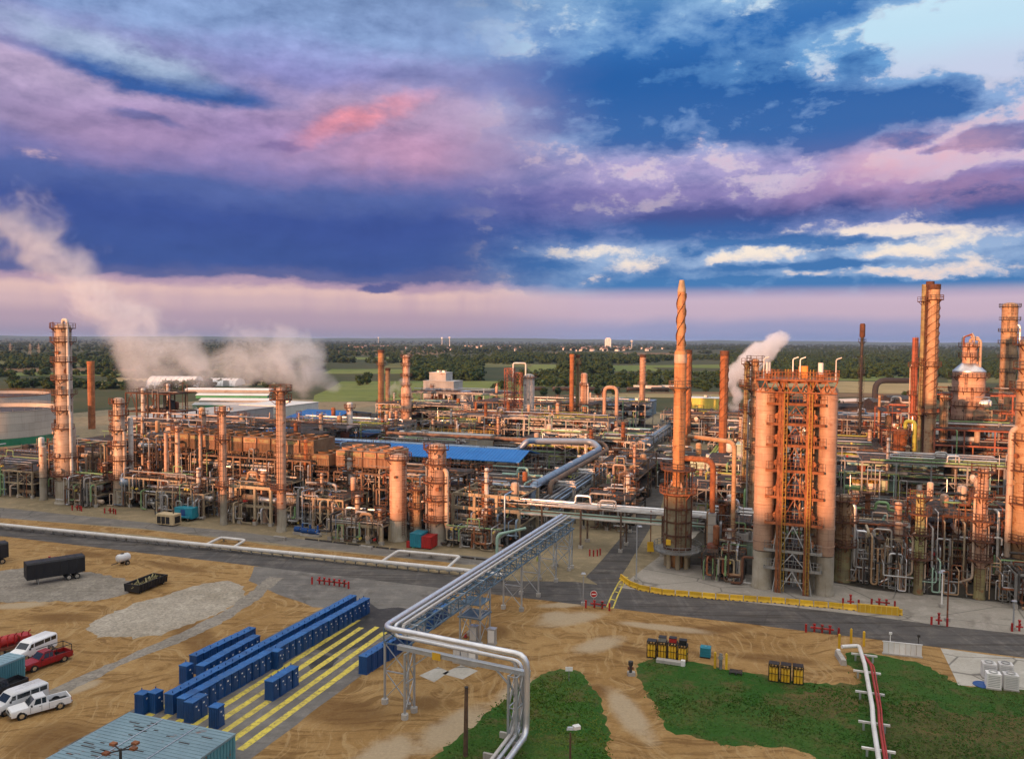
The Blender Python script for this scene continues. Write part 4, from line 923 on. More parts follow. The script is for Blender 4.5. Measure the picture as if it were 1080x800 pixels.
# the reactor structure: two fat columns each side, red steel between
PL = g(803.5,618); PR = g(869,626)
for (P_, la, yt) in ((PL,'fat peach reactor column on the west side of the red steel tower',408),(PR,'fat peach reactor column on the east side of the red steel tower',407)):
    px, py = proj(P_)
    column(px, py, yt, 20 if P_ is PL else 18, la, name='reactor_column', mat='clad_pink', skirt=.19, plats=(), pipe=0, seed=30, noz=0, lad=None)
for f_, la in ((.23,'rear peach reactor column half hidden by the red steel, west of its elevator shaft'),(.77,'rear peach reactor column half hidden by the red steel, east of its elevator shaft')):
    Pb = PL.lerp(PR, f_) + VX*2.6; px, py = proj(Pb); column(px, py, 410, 14, la, name='reactor_column', mat='clad_tan', skirt=.19, plats=(), pipe=0, seed=31, noz=6, lad=None)
Pc = PL.lerp(PR,.5); dx = (PR-PL).length/2; rzr = math.atan2((PR-PL).y,(PR-PL).x)
t = thing('reactor_tower','red steel tower of braced floors with yellow ladders between the fat reactor columns','steel tower',Pc,rzr)
Ht = ztop(Pc,402); xi = 15.5*dist(Pc)/FOC; lv = [Ht*f_ for f_ in (.115,.2,.33,.455,.58,.70,.80,.895)]; lit = 'rusty'
for x in (-xi,-xi*.78,xi*.78,xi): MB().bar((x,-2.2,0),(x,-2.2,Ht),.42).build('post',lit,t)
for x in (-xi,xi): MB().bar((x,5.5,0),(x,5.5,Ht),.42).build('post',lit,t)
for i,z in enumerate(lv+[Ht]):
    m_ = 'steel_grey' if i < 2 else lit
    b = MB(); 
    for y in (-2.2,5.5): b.bar((-dx*.92,y,z),(dx*.92,y,z),.3,.42)
    for x in (-dx*.9,-xi,xi,dx*.9): b.bar((x,-2.2,z-.01),(x,5.5,z-.01),.24,.36)
    b.build('floor_beam',m_,t); d_ = MB().box((0,1.6,z+.26),(xi*2,7.6,.08)); d_.box((-dx*.62,1.2,z+.26),(dx*.5,3.4,.08)); d_.box((dx*.62,1.2,z+.26),(dx*.5,3.4,.08)); o = d_.build('deck','grating',t)
    h = MB()
    for k in (.6,1.15): h.bar((-dx*.9,-2.3,z+.3+k),(dx*.9,-2.3,z+.3+k),.06)
    for k in range(17): x = -dx*.9+dx*1.8*k/16; h.bar((x,-2.3,z+.3),(x,-2.3,z+1.45),.06)
    h.build('handrail_lattice',m_,o)
for i,(z0,z1) in enumerate(zip([0]+lv, lv+[Ht])):
    b = MB(); b.bar((-xi*.78,-2.25,z0+.3),(0,-2.25,z1-.3),.14); b.bar((xi*.78,-2.25,z0+.3),(0,-2.25,z1-.3),.14); b.bar((-xi,-2.25,(z0+z1)/2),(xi,-2.25,(z0+z1)/2),.1); b.bar((-dx*.62,-2.2,z0),(-xi,-2.2,z1),.12); b.bar((dx*.62,-2.2,z0),(xi,-2.2,z1),.12)
    b.bar((-xi,5.55,z0),(xi,5.55,z1),.18); b.build('brace_lattice','rusty' if i > 2 else 'galv',t)
for x in (-xi*.70,xi*.86):
    b = MB(); b.bar((x,-2.6,.3),(x,-2.6,Ht+2),.10); b.bar((x+.45,-2.6,.3),(x+.45,-2.6,Ht+2),.10)
    z = .5
    while z < Ht+2: b.bar((x,-2.6,z),(x+.45,-2.6,z),.05); z += .6
    b.build('ladder','rail_yellow',t)
for k in range(7): x = -xi*.9+xi*.3*k; MB().pipe([(x,.5+.6*(k%3),.4),(x,.5+.6*(k%3),Ht*(.6+.05*k)),(x+.8,2.5,Ht*(.6+.05*k))],(.1,.16,.22)[k%3],8).build('riser_pipe',('clad_tan','steel_dark','rusty','alu_dull')[k%4],t,True)
b = MB().box((0,1,Ht+.3),(dx*2.55,9.6,.25)); pt = b.build('top_platform',lit,t); b = MB(); w2 = dx*1.27
for k in (.6,1.2):
    b.bar((-w2,-3.8,Ht+.4+k),(w2,-3.8,Ht+.4+k),.08); b.bar((-w2,5.8,Ht+.4+k),(w2,5.8,Ht+.4+k),.08)
for k in range(25): x = -w2+2*w2*k/24; b.bar((x,-3.8,Ht+.4),(x,-3.8,Ht+1.7),.08); b.bar((x,5.8,Ht+.4),(x,5.8,Ht+1.7),.08)
b.build('handrail_lattice',lit,pt); b = MB()
for k in range(8): x = -w2+2*w2*k/8; b.bar((x,-3.7,Ht+.2),(x+w2/8,-3.7,Ht-1.6),.16); b.bar((x+w2/8,-3.7,Ht-1.6),(x+w2/4,-3.7,Ht+.2),.16)
b.bar((-w2,-3.7,Ht-1.6),(w2,-3.7,Ht-1.6),.2); b.build('lattice_girder',lit,t)
q = random.Random(5)
for z in lv[1:]:
    for s in (-1,1):
        x = s*dx*.58; MB().tube([(x,-2.0,z+1.3),(x,.2,z+1.3)],.34,12).tube([(x,-2.15,z+1.3),(x,-2.0,z+1.3)],.44,12).build('manway','rust_orange',t,True)
        MB().pipe([(s*xi*.5,q.uniform(-1,3),z+.4),(s*xi*.5,0,z+2.4),(s*dx*.6,1,z+2.4)],.2,8).build('pipe',q.choice(('clad','steel_brown','alu')),t,True)
for x in (-dx*.95,dx*.72):
    o = MB().tube([(x,0,Ht+.4),(x,0,Ht+1.2)],.7,12).build('relief_valve','rust_orange',t,True); MB().tube([(x,0,Ht+1.2),(x,0,Ht+3.)],.4,10).build('valve_bonnet','white',o,True)
for x in (-dx*1.05,-.6,dx*.1,dx*1.2): MB().pipe([(x,-2,Ht+.4),(x,-2,Ht+3.6),(x+.8,-2,Ht+3.9)],.09,6).build('davit','pipe_white',t,True)
MB().box((dx*.16,2,Ht+1.4),(1.4,1.4,2)).build('hoist_box','orange',t)
column(784.5,560,381,6,'olive green column crowded with brackets just west of the fat reactor columns',mat='clad_olive',plats=(.3,.55,.72,.86,.97),pipe=1,skirt=.05,seed=40,noz=8)
column(792.5,566,378,8,'cream column with dense top pipes rising behind the west reactor column',mat='clad_tan',plats=(.5,.7,.83,.9,.965),pipe=-1,skirt=.05,seed=41,noz=8)
# east side
column(888,612,521,16,'squat brown vessel with pipes on top, beside the east reactor column',mat='clad_tan',plats=(.42,.7,.98),pipe=1,skirt=.4,skmat='clad_olive',seed=42,noz=6,w2=17,split=.5)
column(968,626,520,9,'yellow green column on an ochre foot among the grey pipe coils',mat='clad_green',plats=(.36,.6,.8,.97),pipe=-1,skirt=.33,skmat='clad_olive',seed=43,noz=6,pmat='clad')
column(1032.5,631,493,10.5,'slim peach column on an ochre foot near the eastern lamp post',mat='clad_pink',plats=(.30,.45,.6,.78,.96),pipe=-1,skirt=.24,skmat='clad_olive',seed=44,noz=7,pmat='clad')
column(1079,622,356,26,'huge tan column at the eastern edge of the plant',mat='clad_tan',plats=(.2,.35,.48,.6,.72,.80,.88,.97),pipe=-1,skirt=.12,seed=45,noz=10,pmat='clad',w2=23,split=.83)
column(969.5,520,300,7.5,'dark yellow half of the tall twin towers, with spiral pipe',mat='clad_olive',plats=(.1,.38,.63,.92),pipe=0,skirt=.0,seed=46,noz=6,head='flat',rmat='rust_dark')
stack(978.5,524,300,11,'tan straked half of the tall twin towers with a charred rim',mat='clad_tan',strake=6.5,strake_z=(.5,.93),plats=(.02,.4,.62,.93),capmat='rust_dark',lad=True,rmat='rust_dark')
stack(974,521,297,0.01+7,'black charred flue crowning the tall twin towers',mat='rust_dark',lad=False,capmat='rust_dark')
column(992.5,523,416,8.5,'slim orange column beside the foot of the tall twin towers',mat='clad_tan',plats=(.5,.97),pipe=0,skirt=.1,seed=47,noz=4)
column(961,505,356,6,'dark red stack with side platforms just west of the tall twin towers',mat='steel_red',plats=(.3,.6,.8),pipe=-1,skirt=.0,seed=48,noz=4,head='flat',pmat='clad')
REG = column(1018,510,361,31,'wide domed orange vessel with a narrow neck and pipework crown',name='regenerator_vessel',cat='vessel',mat='clad_pink',plats=(.35,.46,.56,.66,.76,.90,.97),pipe=1,skirt=.1,seed=49,noz=9,w2=14,split=.80,pmat='clad',toppipe=True); REG = (REG[0],REG[1],REG[2],REG[3])
Pr = g(1018,510); zc = ztop(Pr,398)
t, _, Hh, rr = REG[0], REG[1], REG[3], REG[2]; r2_ = 7*dist(Pr)/FOC; z0_ = Hh*.80
MB().lathe([(rr+.05,z0_-.3),(rr+.05,z0_),(r2_+.05,z0_+(rr-r2_)*.95+.05)],30).build('shoulder','alu',t,True)
for k in range(5): w_ = k*1.25; MB().pipe([(2.2*math.cos(w_),2.2*math.sin(w_),Hh-1),(2.2*math.cos(w_),2.2*math.sin(w_),Hh+1.5),(.4,0,Hh+1.5+.3*k),(.4,0,Hh-.2)],.22,8).build('crown_pipe',('clad','rusty','clad_white','steel_red','clad')[k],t,True)
column(1060,470,319,15,'tall tan tower crowded with platforms at the far eastern side',mat='clad_tan',plats=(.25,.4,.52,.62,.72,.8,.88,.97),pipe=1,skirt=.0,seed=50,noz=8,rmat='steel_dark')
# thin flare mast with a lattice
Pf = g(906,478); t = thing('flare_mast','thin black flare mast rising from the coal dark yard','flare',Pf); Hf = ztop(Pf,341); MB().tube([(0,0,0),(0,0,Hf-5)],.55,10).build('riser','steel_dark',t,True)
MB().tube([(0,0,Hf-5),(0,0,Hf-4.6),(0,0,Hf-.5),(0,0,Hf)],[.75,.95,.95,.7],10).build('flare_tip','rust_dark',t,True)
for f_ in (.4,.62,.86): platform(t,.55,Hf*f_,0,2*PI+.2,.8,'steel_dark')
b = MB()
for k in range(3): w_ = k*2*PI/3+.3; b.bar((math.cos(w_)*1.1,math.sin(w_)*1.1,0),(math.cos(w_)*1.1,math.sin(w_)*1.1,Hf-12),.1)
z = 1
while z < Hf-13:
    for k in range(3): w_ = k*2*PI/3+.3; w3 = w_+2*PI/3; b.bar((math.cos(w_)*1.1,math.sin(w_)*1.1,z),(math.cos(w3)*1.1,math.sin(w3)*1.1,z+2.2),.06)
    z += 2.2
b.build('lattice','steel_dark',t)
# silver drum over the west unit
P_ = g(140,532); z = ztop(P_,506); t = thing('horizontal_drum','silver horizontal drum held high on a leg in front of the twin barrelled column','drum',P_); MB().hdrum((-1.0,-2.2,z),(2.6,3.5,z),1.25,20).build('shell','alu_blue',t,True)
for (x,y) in ((-.4,-1.2),(2,2.5)): MB().bar((x,y,0),(x,y,z-1.1),.5).build('leg','steel_beige',t)
for k in (-1.2,.4,2.): MB().tube([(k*.65,k,z-.02),(k*.65+.08,k+.12,z-.02)],1.29,20).build('band','alu',t,True)
# white domed silo in the west unit
P_ = g(184,500); t = thing('domed_silo','small silo with a pale domed cap rising among the west pipework','silo',P_); h = ztop(P_,452); r_ = 8*dist(P_)/FOC; MB().lathe([(r_,0),(r_,h)],24).build('shell','clad_pink',t,True); MB().lathe([(r_*1.05,h-.2),(r_*1.05,h),(r_*.8,h+1.1),(0,h+1.6)],24).build('dome','clad_white',t,True); platform(t,r_,h-3,0,7,.8)
# ------------------------------------------------------------------ process units, west block
unit('low open structure of beige posts at the far west end of the plant',-192,-150,22,44,(3.5,6.5),101,'left','steel_beige',npipe=10,exch=4,ris=30,drums=1)
unit('rusty three floor structure directly behind the tallest west column',-150,-131,27,46,(4.5,9,13),102,'left','steel_brown',npipe=9,exch=4,ris=24,drums=3)
unit('brown four floor structure behind the twin barrelled peach column',-129,-112,29,46,(4,8,12,15),103,'left','steel_brown',npipe=8,exch=4,ris=12,drums=3)
unit('dense pipe filled lower structure in front of the long air cooler bank',-124,-90,22.5,29.5,(3.6,7),104,'left','steel_beige',bay=5,npipe=10,exch=5,ris=34,drums=1,lad=3)
unit('long rack carrying the olive and rust air cooler bank west of mid block',-118,-75,30,42,(4,8,12.2),105,'left','steel_brown',fans=11,npipe=10,exch=2,ris=46,drums=0,fanmat='finfan_brown',deckp=.9,fanh=3.4,cols=5)
unit('lit orange framework on beige legs by the slim peach stack with platform',-89,-77,18,30,(4,8),106,'left','steel_beige',bay=5,npipe=7,exch=4,ris=10,drums=2,conc=True)
unit('brown rack carrying four big tan air cooler boxes near the stout peach vessels',-69.5,-55.5,31,41,(3.5,7,10.2),107,'left','steel_brown',bay=4.6,fans=4,npipe=7,exch=3,ris=12,drums=1,fanmat='finfan',fanh=3.6)
unit('brown rack with two pale topped air cooler boxes beside the tall mid block column',-86,-71,31,41,(4,8,10),108,'left','steel_brown',fans=3,npipe=7,exch=3,ris=16,drums=1,fanmat='finfan_brown',fanh=2.6)
unit('low single floor pipe table on concrete legs with red valves near the road',-59,-47.5,12.5,19.5,(3.4,),109,'left','steel_beige',bay=3.8,npipe=16,exch=3,ris=14,drums=0,conc=True,deckp=1.,braces=0,lad=1)
unit('brown two floor structure behind the slim pipes by the blue pumps',-74,-60,19,29,(3.5,6.5),110,'left','steel_beige',bay=4,npipe=9,exch=4,ris=22,drums=1)
unit('tall brown frame between the two stout peach vessels and the blue roof',-56,-39,26,40,(4,8,11),111,'left','steel_brown',npipe=8,exch=4,ris=22,drums=3)
unit('open beige concrete frame with bare beams east of the stout peach vessels',-36.5,-22.5,22,34,(3.5,6.5,9.2),112,'left','steel_beige',npipe=6,exch=3,ris=14,drums=1,conc=True,deckp=.25,braces=1)
unit('small tangle of white pipe loops at the east foot of the stout peach vessels',-35,-24.5,16.5,21,(2.4,),113,'left','steel_grey',bay=3.5,npipe=14,exch=2,ris=22,drums=0,braces=0,lad=0)
unit('wide low structure of rusty floors just north of the tallest west column',-200,-160,50,74,(3,5.5),114,'left','steel_brown',bay=8,npipe=8,exch=4,ris=12,drums=3)
unit('rusty structure crowded with drums behind the long air cooler bank',-156,-112,52,72,(4,8,12,15.5),115,'left','steel_brown',bay=8,npipe=9,exch=5,ris=12,drums=4)
unit('rusty two floor structure between the long air cooler bank and the blue roofs',-108,-74,50,66,(4,8,12),116,'left','steel_brown',bay=7,npipe=9,exch=4,ris=24,drums=3)
unit('dark bare steel derrick standing under the big steam plume',-178,-160,80,92,(5,10,16,22),117,'dark','rust_dark',bay=4.5,npipe=6,exch=2,ris=4,drums=2,rail='steel_dark')
unit('dark jumble of low pipework between the derrick and the long grey building',-158,-108,84,108,(3.5,7,11),118,'dark','steel_dark',bay=9,npipe=10,exch=5,ris=10,drums=3)
unit('grey low pipework south of the small blue gable roofs',-148,-100,112,134,(4,6.5,10),119,'green','steel_grey',bay=9,npipe=10,exch=5,ris=10,drums=3)
unit('grey pipework under and around the distant blue gable roofs',-170,-118,150,172,(4,7),120,'green','steel_grey',bay=9,npipe=10,exch=4,ris=10,drums=2)
unit('green and grey pipework at the feet of the twin slim stacks before the fields',-150,-104,196,222,(4,8,11),121,'green','steel_grey',bay=9,npipe=9,exch=4,ris=10,drums=3)
unit('low dark pipework behind the beige cooling building',-98,-56,150,176,(4,8,12),122,'dark','steel_grey',bay=9,npipe=11,exch=4,ris=10,drums=3)
unit('open shaded piping hall under the edge of the long blue roof',-82,-40,74,90,(3.5,),123,'dark','steel_brown',bay=7,npipe=14,exch=6,ris=12,drums=2)
unit('green painted pipe gallery between the long blue roof and the central rack',-44,-25,44,64,(3.5,6.5),124,'green','steel_brown',bay=6,npipe=10,exch=4,ris=12,drums=2)
unit('green painted pipework north of the big pipe loop',-52,-24,100,124,(3.5,6.5,9.5),125,'green','steel_grey',bay=8,npipe=11,exch=4,ris=10,drums=2)
unit('low green pipework at the foot of the twin olive and orange stacks',-78,-32,146,168,(4,8,12),126,'green','steel_grey',bay=9,npipe=11,exch=4,ris=10,drums=2)
unit('brown and green pipework behind the plain cream vessel',-104,-52,200,226,(4,8,13),127,'green','steel_brown',bay=10,npipe=10,exch=4,ris=10,drums=3)
unit('pipework in front of the pond and the stored blue roof',-76,-36,240,262,(4,8,11),128,'green','steel_grey',bay=10,npipe=9,exch=3,ris=8,drums=3)
unit('distant pipework between the grey cube building and the slim stacks',-160,-104,244,270,(4,8,13),129,'dark','steel_grey',bay=10,npipe=8,exch=3,ris=8,drums=3)
unit('dark shaded pump hall beside the side road behind the white rack',-14,-4,40,58,(3.5,6.5),130,'dark','steel_dark',bay=5,npipe=9,exch=4,ris=10,drums=1)
unit('dark pipework behind the pump hall at the head of the side road',-12,4,96,130,(3.5,6),131,'green','steel_dark',bay=8,npipe=10,exch=4,ris=10,drums=2)
# east block
unit('mint and grey pipework around the feet of the plain dark rust stack',6,30,46,66,(3,6,9),140,'green','steel_grey',bay=6,npipe=9,exch=4,ris=14,drums=2)
unit('grey pipe gallery behind the fat reactor columns',8,36,70,88,(4,8,11),141,'green','steel_grey',bay=7,npipe=10,exch=4,ris=10,drums=2)
unit('low cluttered structure between the furnace and the west reactor column',13.5,21,20,30,(3,5.5,8),142,'right','steel_dark',bay=3.6,npipe=7,exch=3,ris=16,drums=1)
unit('rust red open structure just east of the squat brown vessel',38,47,20,36,(3.5,7),143,'right','steel_brown',bay=4.5,npipe=9,exch=4,ris=30,drums=1)
unit('rust red two floor structure behind the yellow green column',48.5,62,25,42,(3.5,7,11),144,'right','rust_dark',bay=4.5,npipe=9,exch=5,ris=30,drums=3)
unit('dark brown structure behind the slim peach column with ochre foot',58,78,27,46,(3.5,7,11.5),145,'right','rust_dark',bay=5,npipe=9,exch=5,ris=30,drums=3)
unit('silver grey pipe stands at the eastern edge of the plant by the road',60,78,13,23,(2.6,5.2),146,'right','steel_grey',bay=4,npipe=9,exch=3,ris=30,drums=0,braces=2)
unit('brown deck with three small tanks north of the squat brown vessel',38,58,58,72,(3.2,),147,'right','steel_brown',bay=6,npipe=10,exch=4,ris=12,drums=0,deckp=1.)
unit('dark pipe deck with green headers across the middle of the east block',36,80,80,98,(4,8,12),148,'green','steel_grey',bay=8,npipe=12,exch=5,ris=14,drums=2)
unit('dense dark red structure south of the wide domed orange vessel',62,96,104,128,(5,10,14,18),149,'right','steel_red',bay=7,npipe=8,exch=5,ris=14,drums=5)
unit('rust red tower structure at the foot of the tall twin towers',52,62,128,150,(5,10,15,20),150,'right','steel_red',bay=5,npipe=6,exch=4,ris=10,drums=3)
unit('dark red lattice structure around the wide domed orange vessel',66,92,138,150,(5,10,15,20,25),151,'right','steel_red',bay=6,npipe=5,exch=3,ris=10,drums=4)
unit('low grey pipework between the flare mast and the reactor tower',26,52,124,150,(3.5,7,10),152,'green','steel_grey',bay=8,npipe=11,exch=4,ris=8,drums=2)
unit('grey and green pipework north of the plain dark rust stack',2,26,140,168,(3.5,7,11),153,'green','steel_grey',bay=8,npipe=11,exch=4,ris=8,drums=2)
unit('far low pipework before the yellow building',-22,12,196,226,(4,8,11),154,'dark','steel_grey',bay=9,npipe=11,exch=4,ris=8,drums=3)
unit('far low pipework south of the coal dark yard',28,74,190,222,(4,8,12),155,'dark','steel_grey',bay=10,npipe=11,exch=4,ris=8,drums=3)
unit('red brown structure at the far eastern edge behind the huge tan column',96,120,110,140,(5,10,15,20),156,'right','steel_red',bay=8,npipe=6,exch=3,ris=8,drums=3)
unit('small rusty pipe skid under the furnace ducts beside the reactor tower',14,20.5,11.5,17,(2.2,4.4),157,'right','steel_dark',bay=3.2,npipe=6,exch=2,ris=14,drums=1,braces=1)

# ------------------------------------------------------------------ racks and named pipes
WHITE = ('alu','alu_dull','clad_white','alu_dull','steel_grey','pipe_mint','alu')
pipe_rack('white piped rack bridging the side road in front of the tallest stack',(-34,26.5),(13,26.5),7.6,11,201,7.8,5.5,'steel_brown',mats=WHITE,rmax=.24,rmin=.08)
pipe_rack('rack of parallel silver pipes running away beside the side road',(-21,36),(-21,104),6.6,7,202,9,7,'steel_grey',mats=('alu_blue','alu_dull','alu_blue','steel_dark','alu_dull','steel_grey'),rmax=.24)
unit('grey two floor pipe bridge structure straddling the silver pipe rack',-29,-13,107,124,(4,7.5,10.5),163,'green','steel_grey',bay=5,npipe=9,exch=3,ris=20,drums=2)
unit('brown structure crowded with thin columns beside the silver pipe rack',-17,-7,62,92,(3.5,7,10),164,'left','steel_brown',bay=5,npipe=8,exch=4,ris=20,drums=2,cols=3)
for k,(b_,l_) in enumerate(((44,'first'),(62,'second'),(84,'third'))):
    t=thing('pipe_crossover',l_+' pale crossover deck spanning the silver pipe rack, counted from the white rack','crossover',ab(-21,b_)); MB().box((0,0,8.3),(8.5,1.6,.2)).build('deck','alu_dull',t); b=MB()
    for kk in (.5,1.): b.bar((-4.2,-.75,8.4+kk),(4.2,-.75,8.4+kk),.07)
    b.build('handrail_lattice','galv',t)
    for x in (-4.1,4.1): MB().bar((x,0,0),(x,0,8.2),.26).build('post','steel_grey',t)
    MB().pipe([(-6,.4,8.9),(3.5,.4,8.9),(3.5,.4,5.)],.24,8).build('pipe','clad_white',t,True)
pipe_rack('far end of the silver pipe rack running towards the blue sheds',(-21,140),(-21,250),6.4,4,203,11,7,'steel_grey',mats=('alu_blue','alu_dull','steel_grey'))
pipe_rack('grey piped rack running past the foot of the fat reactor columns',(13.5,38),(62,38),6,8,204,7,5,'steel_grey',mats=('alu_dull','clad_white','alu','steel_beige','pipe_mint'))
pipe_rack('long rack of silver and green pipes crossing the east block',(34,103),(92,103),6.5,10,205,8,7,'steel_grey',mats=('alu','pipe_green','alu_dull','pipe_mint','rusty'))
pipe_rack('rack of dull pipes crossing behind the plain cream vessel',(-110,182),(-24,182),6,8,206,10,6,'steel_grey',mats=PIPEM['green'])
pipe_rack('brown pipe rack running behind the long blue roof',(-150,138),(-52,138),5.5,8,207,10,6,'steel_brown',mats=PIPEM['left'])
unit('low mass of silver pipes and pumps on the ground between the two western columns',-136,-127,19.5,28,(2.6,5.5),158,'left','steel_beige',bay=3.6,npipe=8,exch=4,ris=26,drums=1)
unit('tangle of beige posts and pipes between the thin standpipes and the service road',-108,-95,18.5,22,(2.8,5.4),159,'left','steel_beige',bay=3.4,npipe=7,exch=3,ris=34,drums=0)
pipe_rack('rack of dull pipes running north from the furnace past the dark rust stack',(6,66),(6,196),6,7,209,10,5,'steel_grey',mats=PIPEM['green'])
pipe_rack('low rack of silver pipes behind the open beige concrete frame',(-80,46),(-34,46),7.0,8,210,8,5.5,'steel_brown',mats=PIPEM['left'])
Pa=g(425,463.,7.5); pipe_thing('overhead_main','fat grey blue pipe running level behind the big tan air cooler boxes','pipe',[g(308,463,7.5),g(416,468,7.5)],1.05,'alu_blue',flange=6,supports=[g(330,464,6.6),g(370,466,6.6),g(405,467.5,6.6)])
zz=9.; a_=g(452,478,9.); 
pts=[ab(-92,93,8.2),ab(-46.5,93,8.2),ab(-44.5,93,11.2),ab(-26.5,99,11.2),ab(-23.5,96,9.5),ab(-23.5,33,9.5),ab(-23.5,33,4)]
pipe_thing('looped_main','fat grey pipe loop rising from the blue roof and swinging onto the central rack','pipe',pts,.85,'alu_blue',flange=7,br=4.,supports=[ab(-50,93,7.3),ab(-42,94.4,10.3),ab(-34,97,10.3),ab(-28,98.8,10.3)])
pts=[ab(-92,98,10.8),ab(-43,98,10.8),ab(-24.5,102,10.8),ab(-21.6,98,9.2),ab(-21.6,40,9.2),ab(-21.6,40,4)]
pipe_thing('looped_main','second rust tinted pipe curving inside the fat grey pipe loop','pipe',pts,.6,'steel_brown',flange=7,br=3.5,supports=[ab(-40,98.8,10.1)])
pts=[g(738,447,14),g(700,462,8)]
for i,(px,yb,yt,x2,la,m_) in enumerate(((637,470,408,650,'pink pipe portal turning down beside the twin stacks','clad_pink'),(565,470,437,585,'thin cream pipe portal among the green pipework','clad_white'))):
    P0=g(px,yb); z=ztop(P0,yt); P1=P0+UX*((x2-px)*dist(P0)/FOC); pipe_thing('pipe_portal',la,'pipe',[P0,P0+Vector((0,0,z)),P1+Vector((0,0,z)),P1],.35+.35*(i==0),m_,br=2.)
pipe_thing('gooseneck_pipe','bright yellow green gooseneck pipe in the middle of the east block','pipe',[g(963,512)+Vector((0,0,.1)),g(963,512)+Vector((0,0,ztop(g(963,512),444))),g(953,510)+Vector((0,0,ztop(g(953,510),444))),g(953,510)+Vector((0,0,ztop(g(953,510),452)))],.55,'pipe_yellowgreen',br=2.)
column(948,512,452,14,'rusty coil vessel under the yellow green gooseneck pipe',mat='rusty',plats=(.97,),pipe=0,skirt=.45,skmat='clad_olive',seed=60,noz=5)
# lattice tower by the cream vessel
def lattice(label,P,w,h,mat,name='lattice_tower',panel=3.,parts_=None):
    t=thing(name,label,'lattice tower',P)
    for sx in (-1,1):
        for sy in (-1,1): MB().bar((sx*w/2,sy*w/2,0),(sx*w/2,sy*w/2,h),.28).build('leg',mat,t)
    b=MB(); z=0
    while z<h-.5:
        z2=min(h,z+panel)
        for s in (-1,1):
            b.bar((-w/2,s*w/2,z),(w/2,s*w/2,z2),.14); b.bar((w/2,s*w/2,z),(-w/2,s*w/2,z2),.14); b.bar((s*w/2,-w/2,z),(s*w/2,w/2,z2),.14)
            b.bar((-w/2,s*w/2,z2-.1),(w/2,s*w/2,z2-.1),.18); b.bar((s*w/2,-w/2,z2-.12),(s*w/2,w/2,z2-.12),.18)
        z=z2
    b.build('lattice',mat,t); return t
Pl=g(537,464); hl=ztop(Pl,388); lattice('rusty lattice tower with a white hook pipe beside the plain cream vessel',Pl,3.2,hl,'steel_red')
Pl2=g(546,464); lattice('open grey lattice frame between the rusty lattice tower and the plain cream vessel',Pl2,2.6,hl*.94,'steel_red',panel=4)
pipe_thing('hook_pipe','white hook shaped pipe bridging the rusty lattice tower and the plain cream vessel','pipe',[Pl2+Vector((-2,0,hl*.8)),Pl2+Vector((-2,0,hl+2)),Pl2+Vector((3,0,hl+2)),Pl2+Vector((3,0,hl*.9))],.3,'pipe_white')
Pl=g(1032,512); t=lattice('pale braced lattice stair tower with a silver drum on its head',Pl,4.4,ztop(Pl,432),'steel_beige',panel=3.4)
zt_=ztop(Pl,430); t=thing('overhead_drum','silver drum with a white end cap lying on the pale lattice stair tower','drum',Pl); MB().hdrum((-3.4,1.,zt_+1.4),(1.5,-1.2,zt_+1.4),1.3,18).build('shell','alu',t,True); MB().tube([(1.7,-1.3,zt_+1.4),(2.2,-1.5,zt_+1.4)],.75,14).build('end_cap','white',t,True); MB().box((-1,0,zt_+3.1),(5.5,4,.15)).build('canopy','alu_blue',t)
# ------------------------------------------------------------------ roofs, buildings, tanks
shed_roof('long bright blue gable roof behind the stout peach vessels',(-106,-39.5,72,90),8.2,slope=2.0)
shed_roof('blue gable roof of the open shed before the white stores',(-172,-150,158,192),7.2,slope=2.2)
shed_roof('small blue gable roof with a mint plant box in front of it',(-156,-141,120,140),5.6,slope=1.6)
shed_roof('narrow pale blue roof standing before the slim stacks by the fields',(-114,-107,112,138),7.4,slope=.9,mat='roof_blue')
shed_roof('small blue roof corner peeping out behind the tan air cooler boxes',(-92,-85.5,76,92),7.8,slope=1.3)
MBx=block('small mint green plant box standing before the small blue gable roof',-145,-140.5,117.5,121,4.6,'mint_tank',door=0,bands=False,name='plant_box')
t=block('long beige cooling building with yellow railings on its flat roof',-102,-70.5,120,136,7.,'building_beige',win=6,roofm='building_grey'); b=MB()
for k in (.6,1.2):
    for y in (-7.8,7.8): b.bar((-15.6,y,7.2+k),(15.6,y,7.2+k),.12)
for i in range(21):
    for y in (-7.8,7.8): b.bar((-15.6+31.2*i/20,y,7.2),(-15.6+31.2*i/20,y,8.4),.12)
b.build('handrail_lattice','rail_yellow',t)
block('grey cube shaped building with a smaller roof block in front of the green field',-184,-164,316,330,15,'building_grey',win=3,roofm='building_grey'); block('upper grey block stepped back on the cube shaped building',-181,-170,318,328,20,'building_grey',door=0,bands=False,name='roof_block')
unit('low shaded pipework hiding the foot of the long grey ribbed warehouse',-200,-166,112,150,(4,7.5),160,'dark','steel_brown',bay=9,npipe=9,exch=3,ris=14,drums=3,cols=3)
unit('pipework with thin columns right behind the beige cooling building',-100,-70,140,150,(5,9),161,'green','steel_brown',bay=6,npipe=8,exch=3,ris=12,drums=2,cols=4)
unit('narrow pipework screening the front of the beige cooling building',-102,-72,108,117,(4,6.5),162,'green','steel_brown',bay=6,npipe=9,exch=3,ris=16,drums=2,cols=3)
flat_tank('slim grey blue silo tank standing beside the grey cube building',g(491,441),4.6,ztop(g(491,441),415),'alu_blue','dome','alu_blue')
block('long grey ribbed warehouse wall west of the mid block under the steam',-226,-202,128,192,8.,'building_grey',roofm='building_grey')
block('low white roofed store behind the long grey ribbed warehouse',-232,-206,206,236,7,'building_white',door=0)
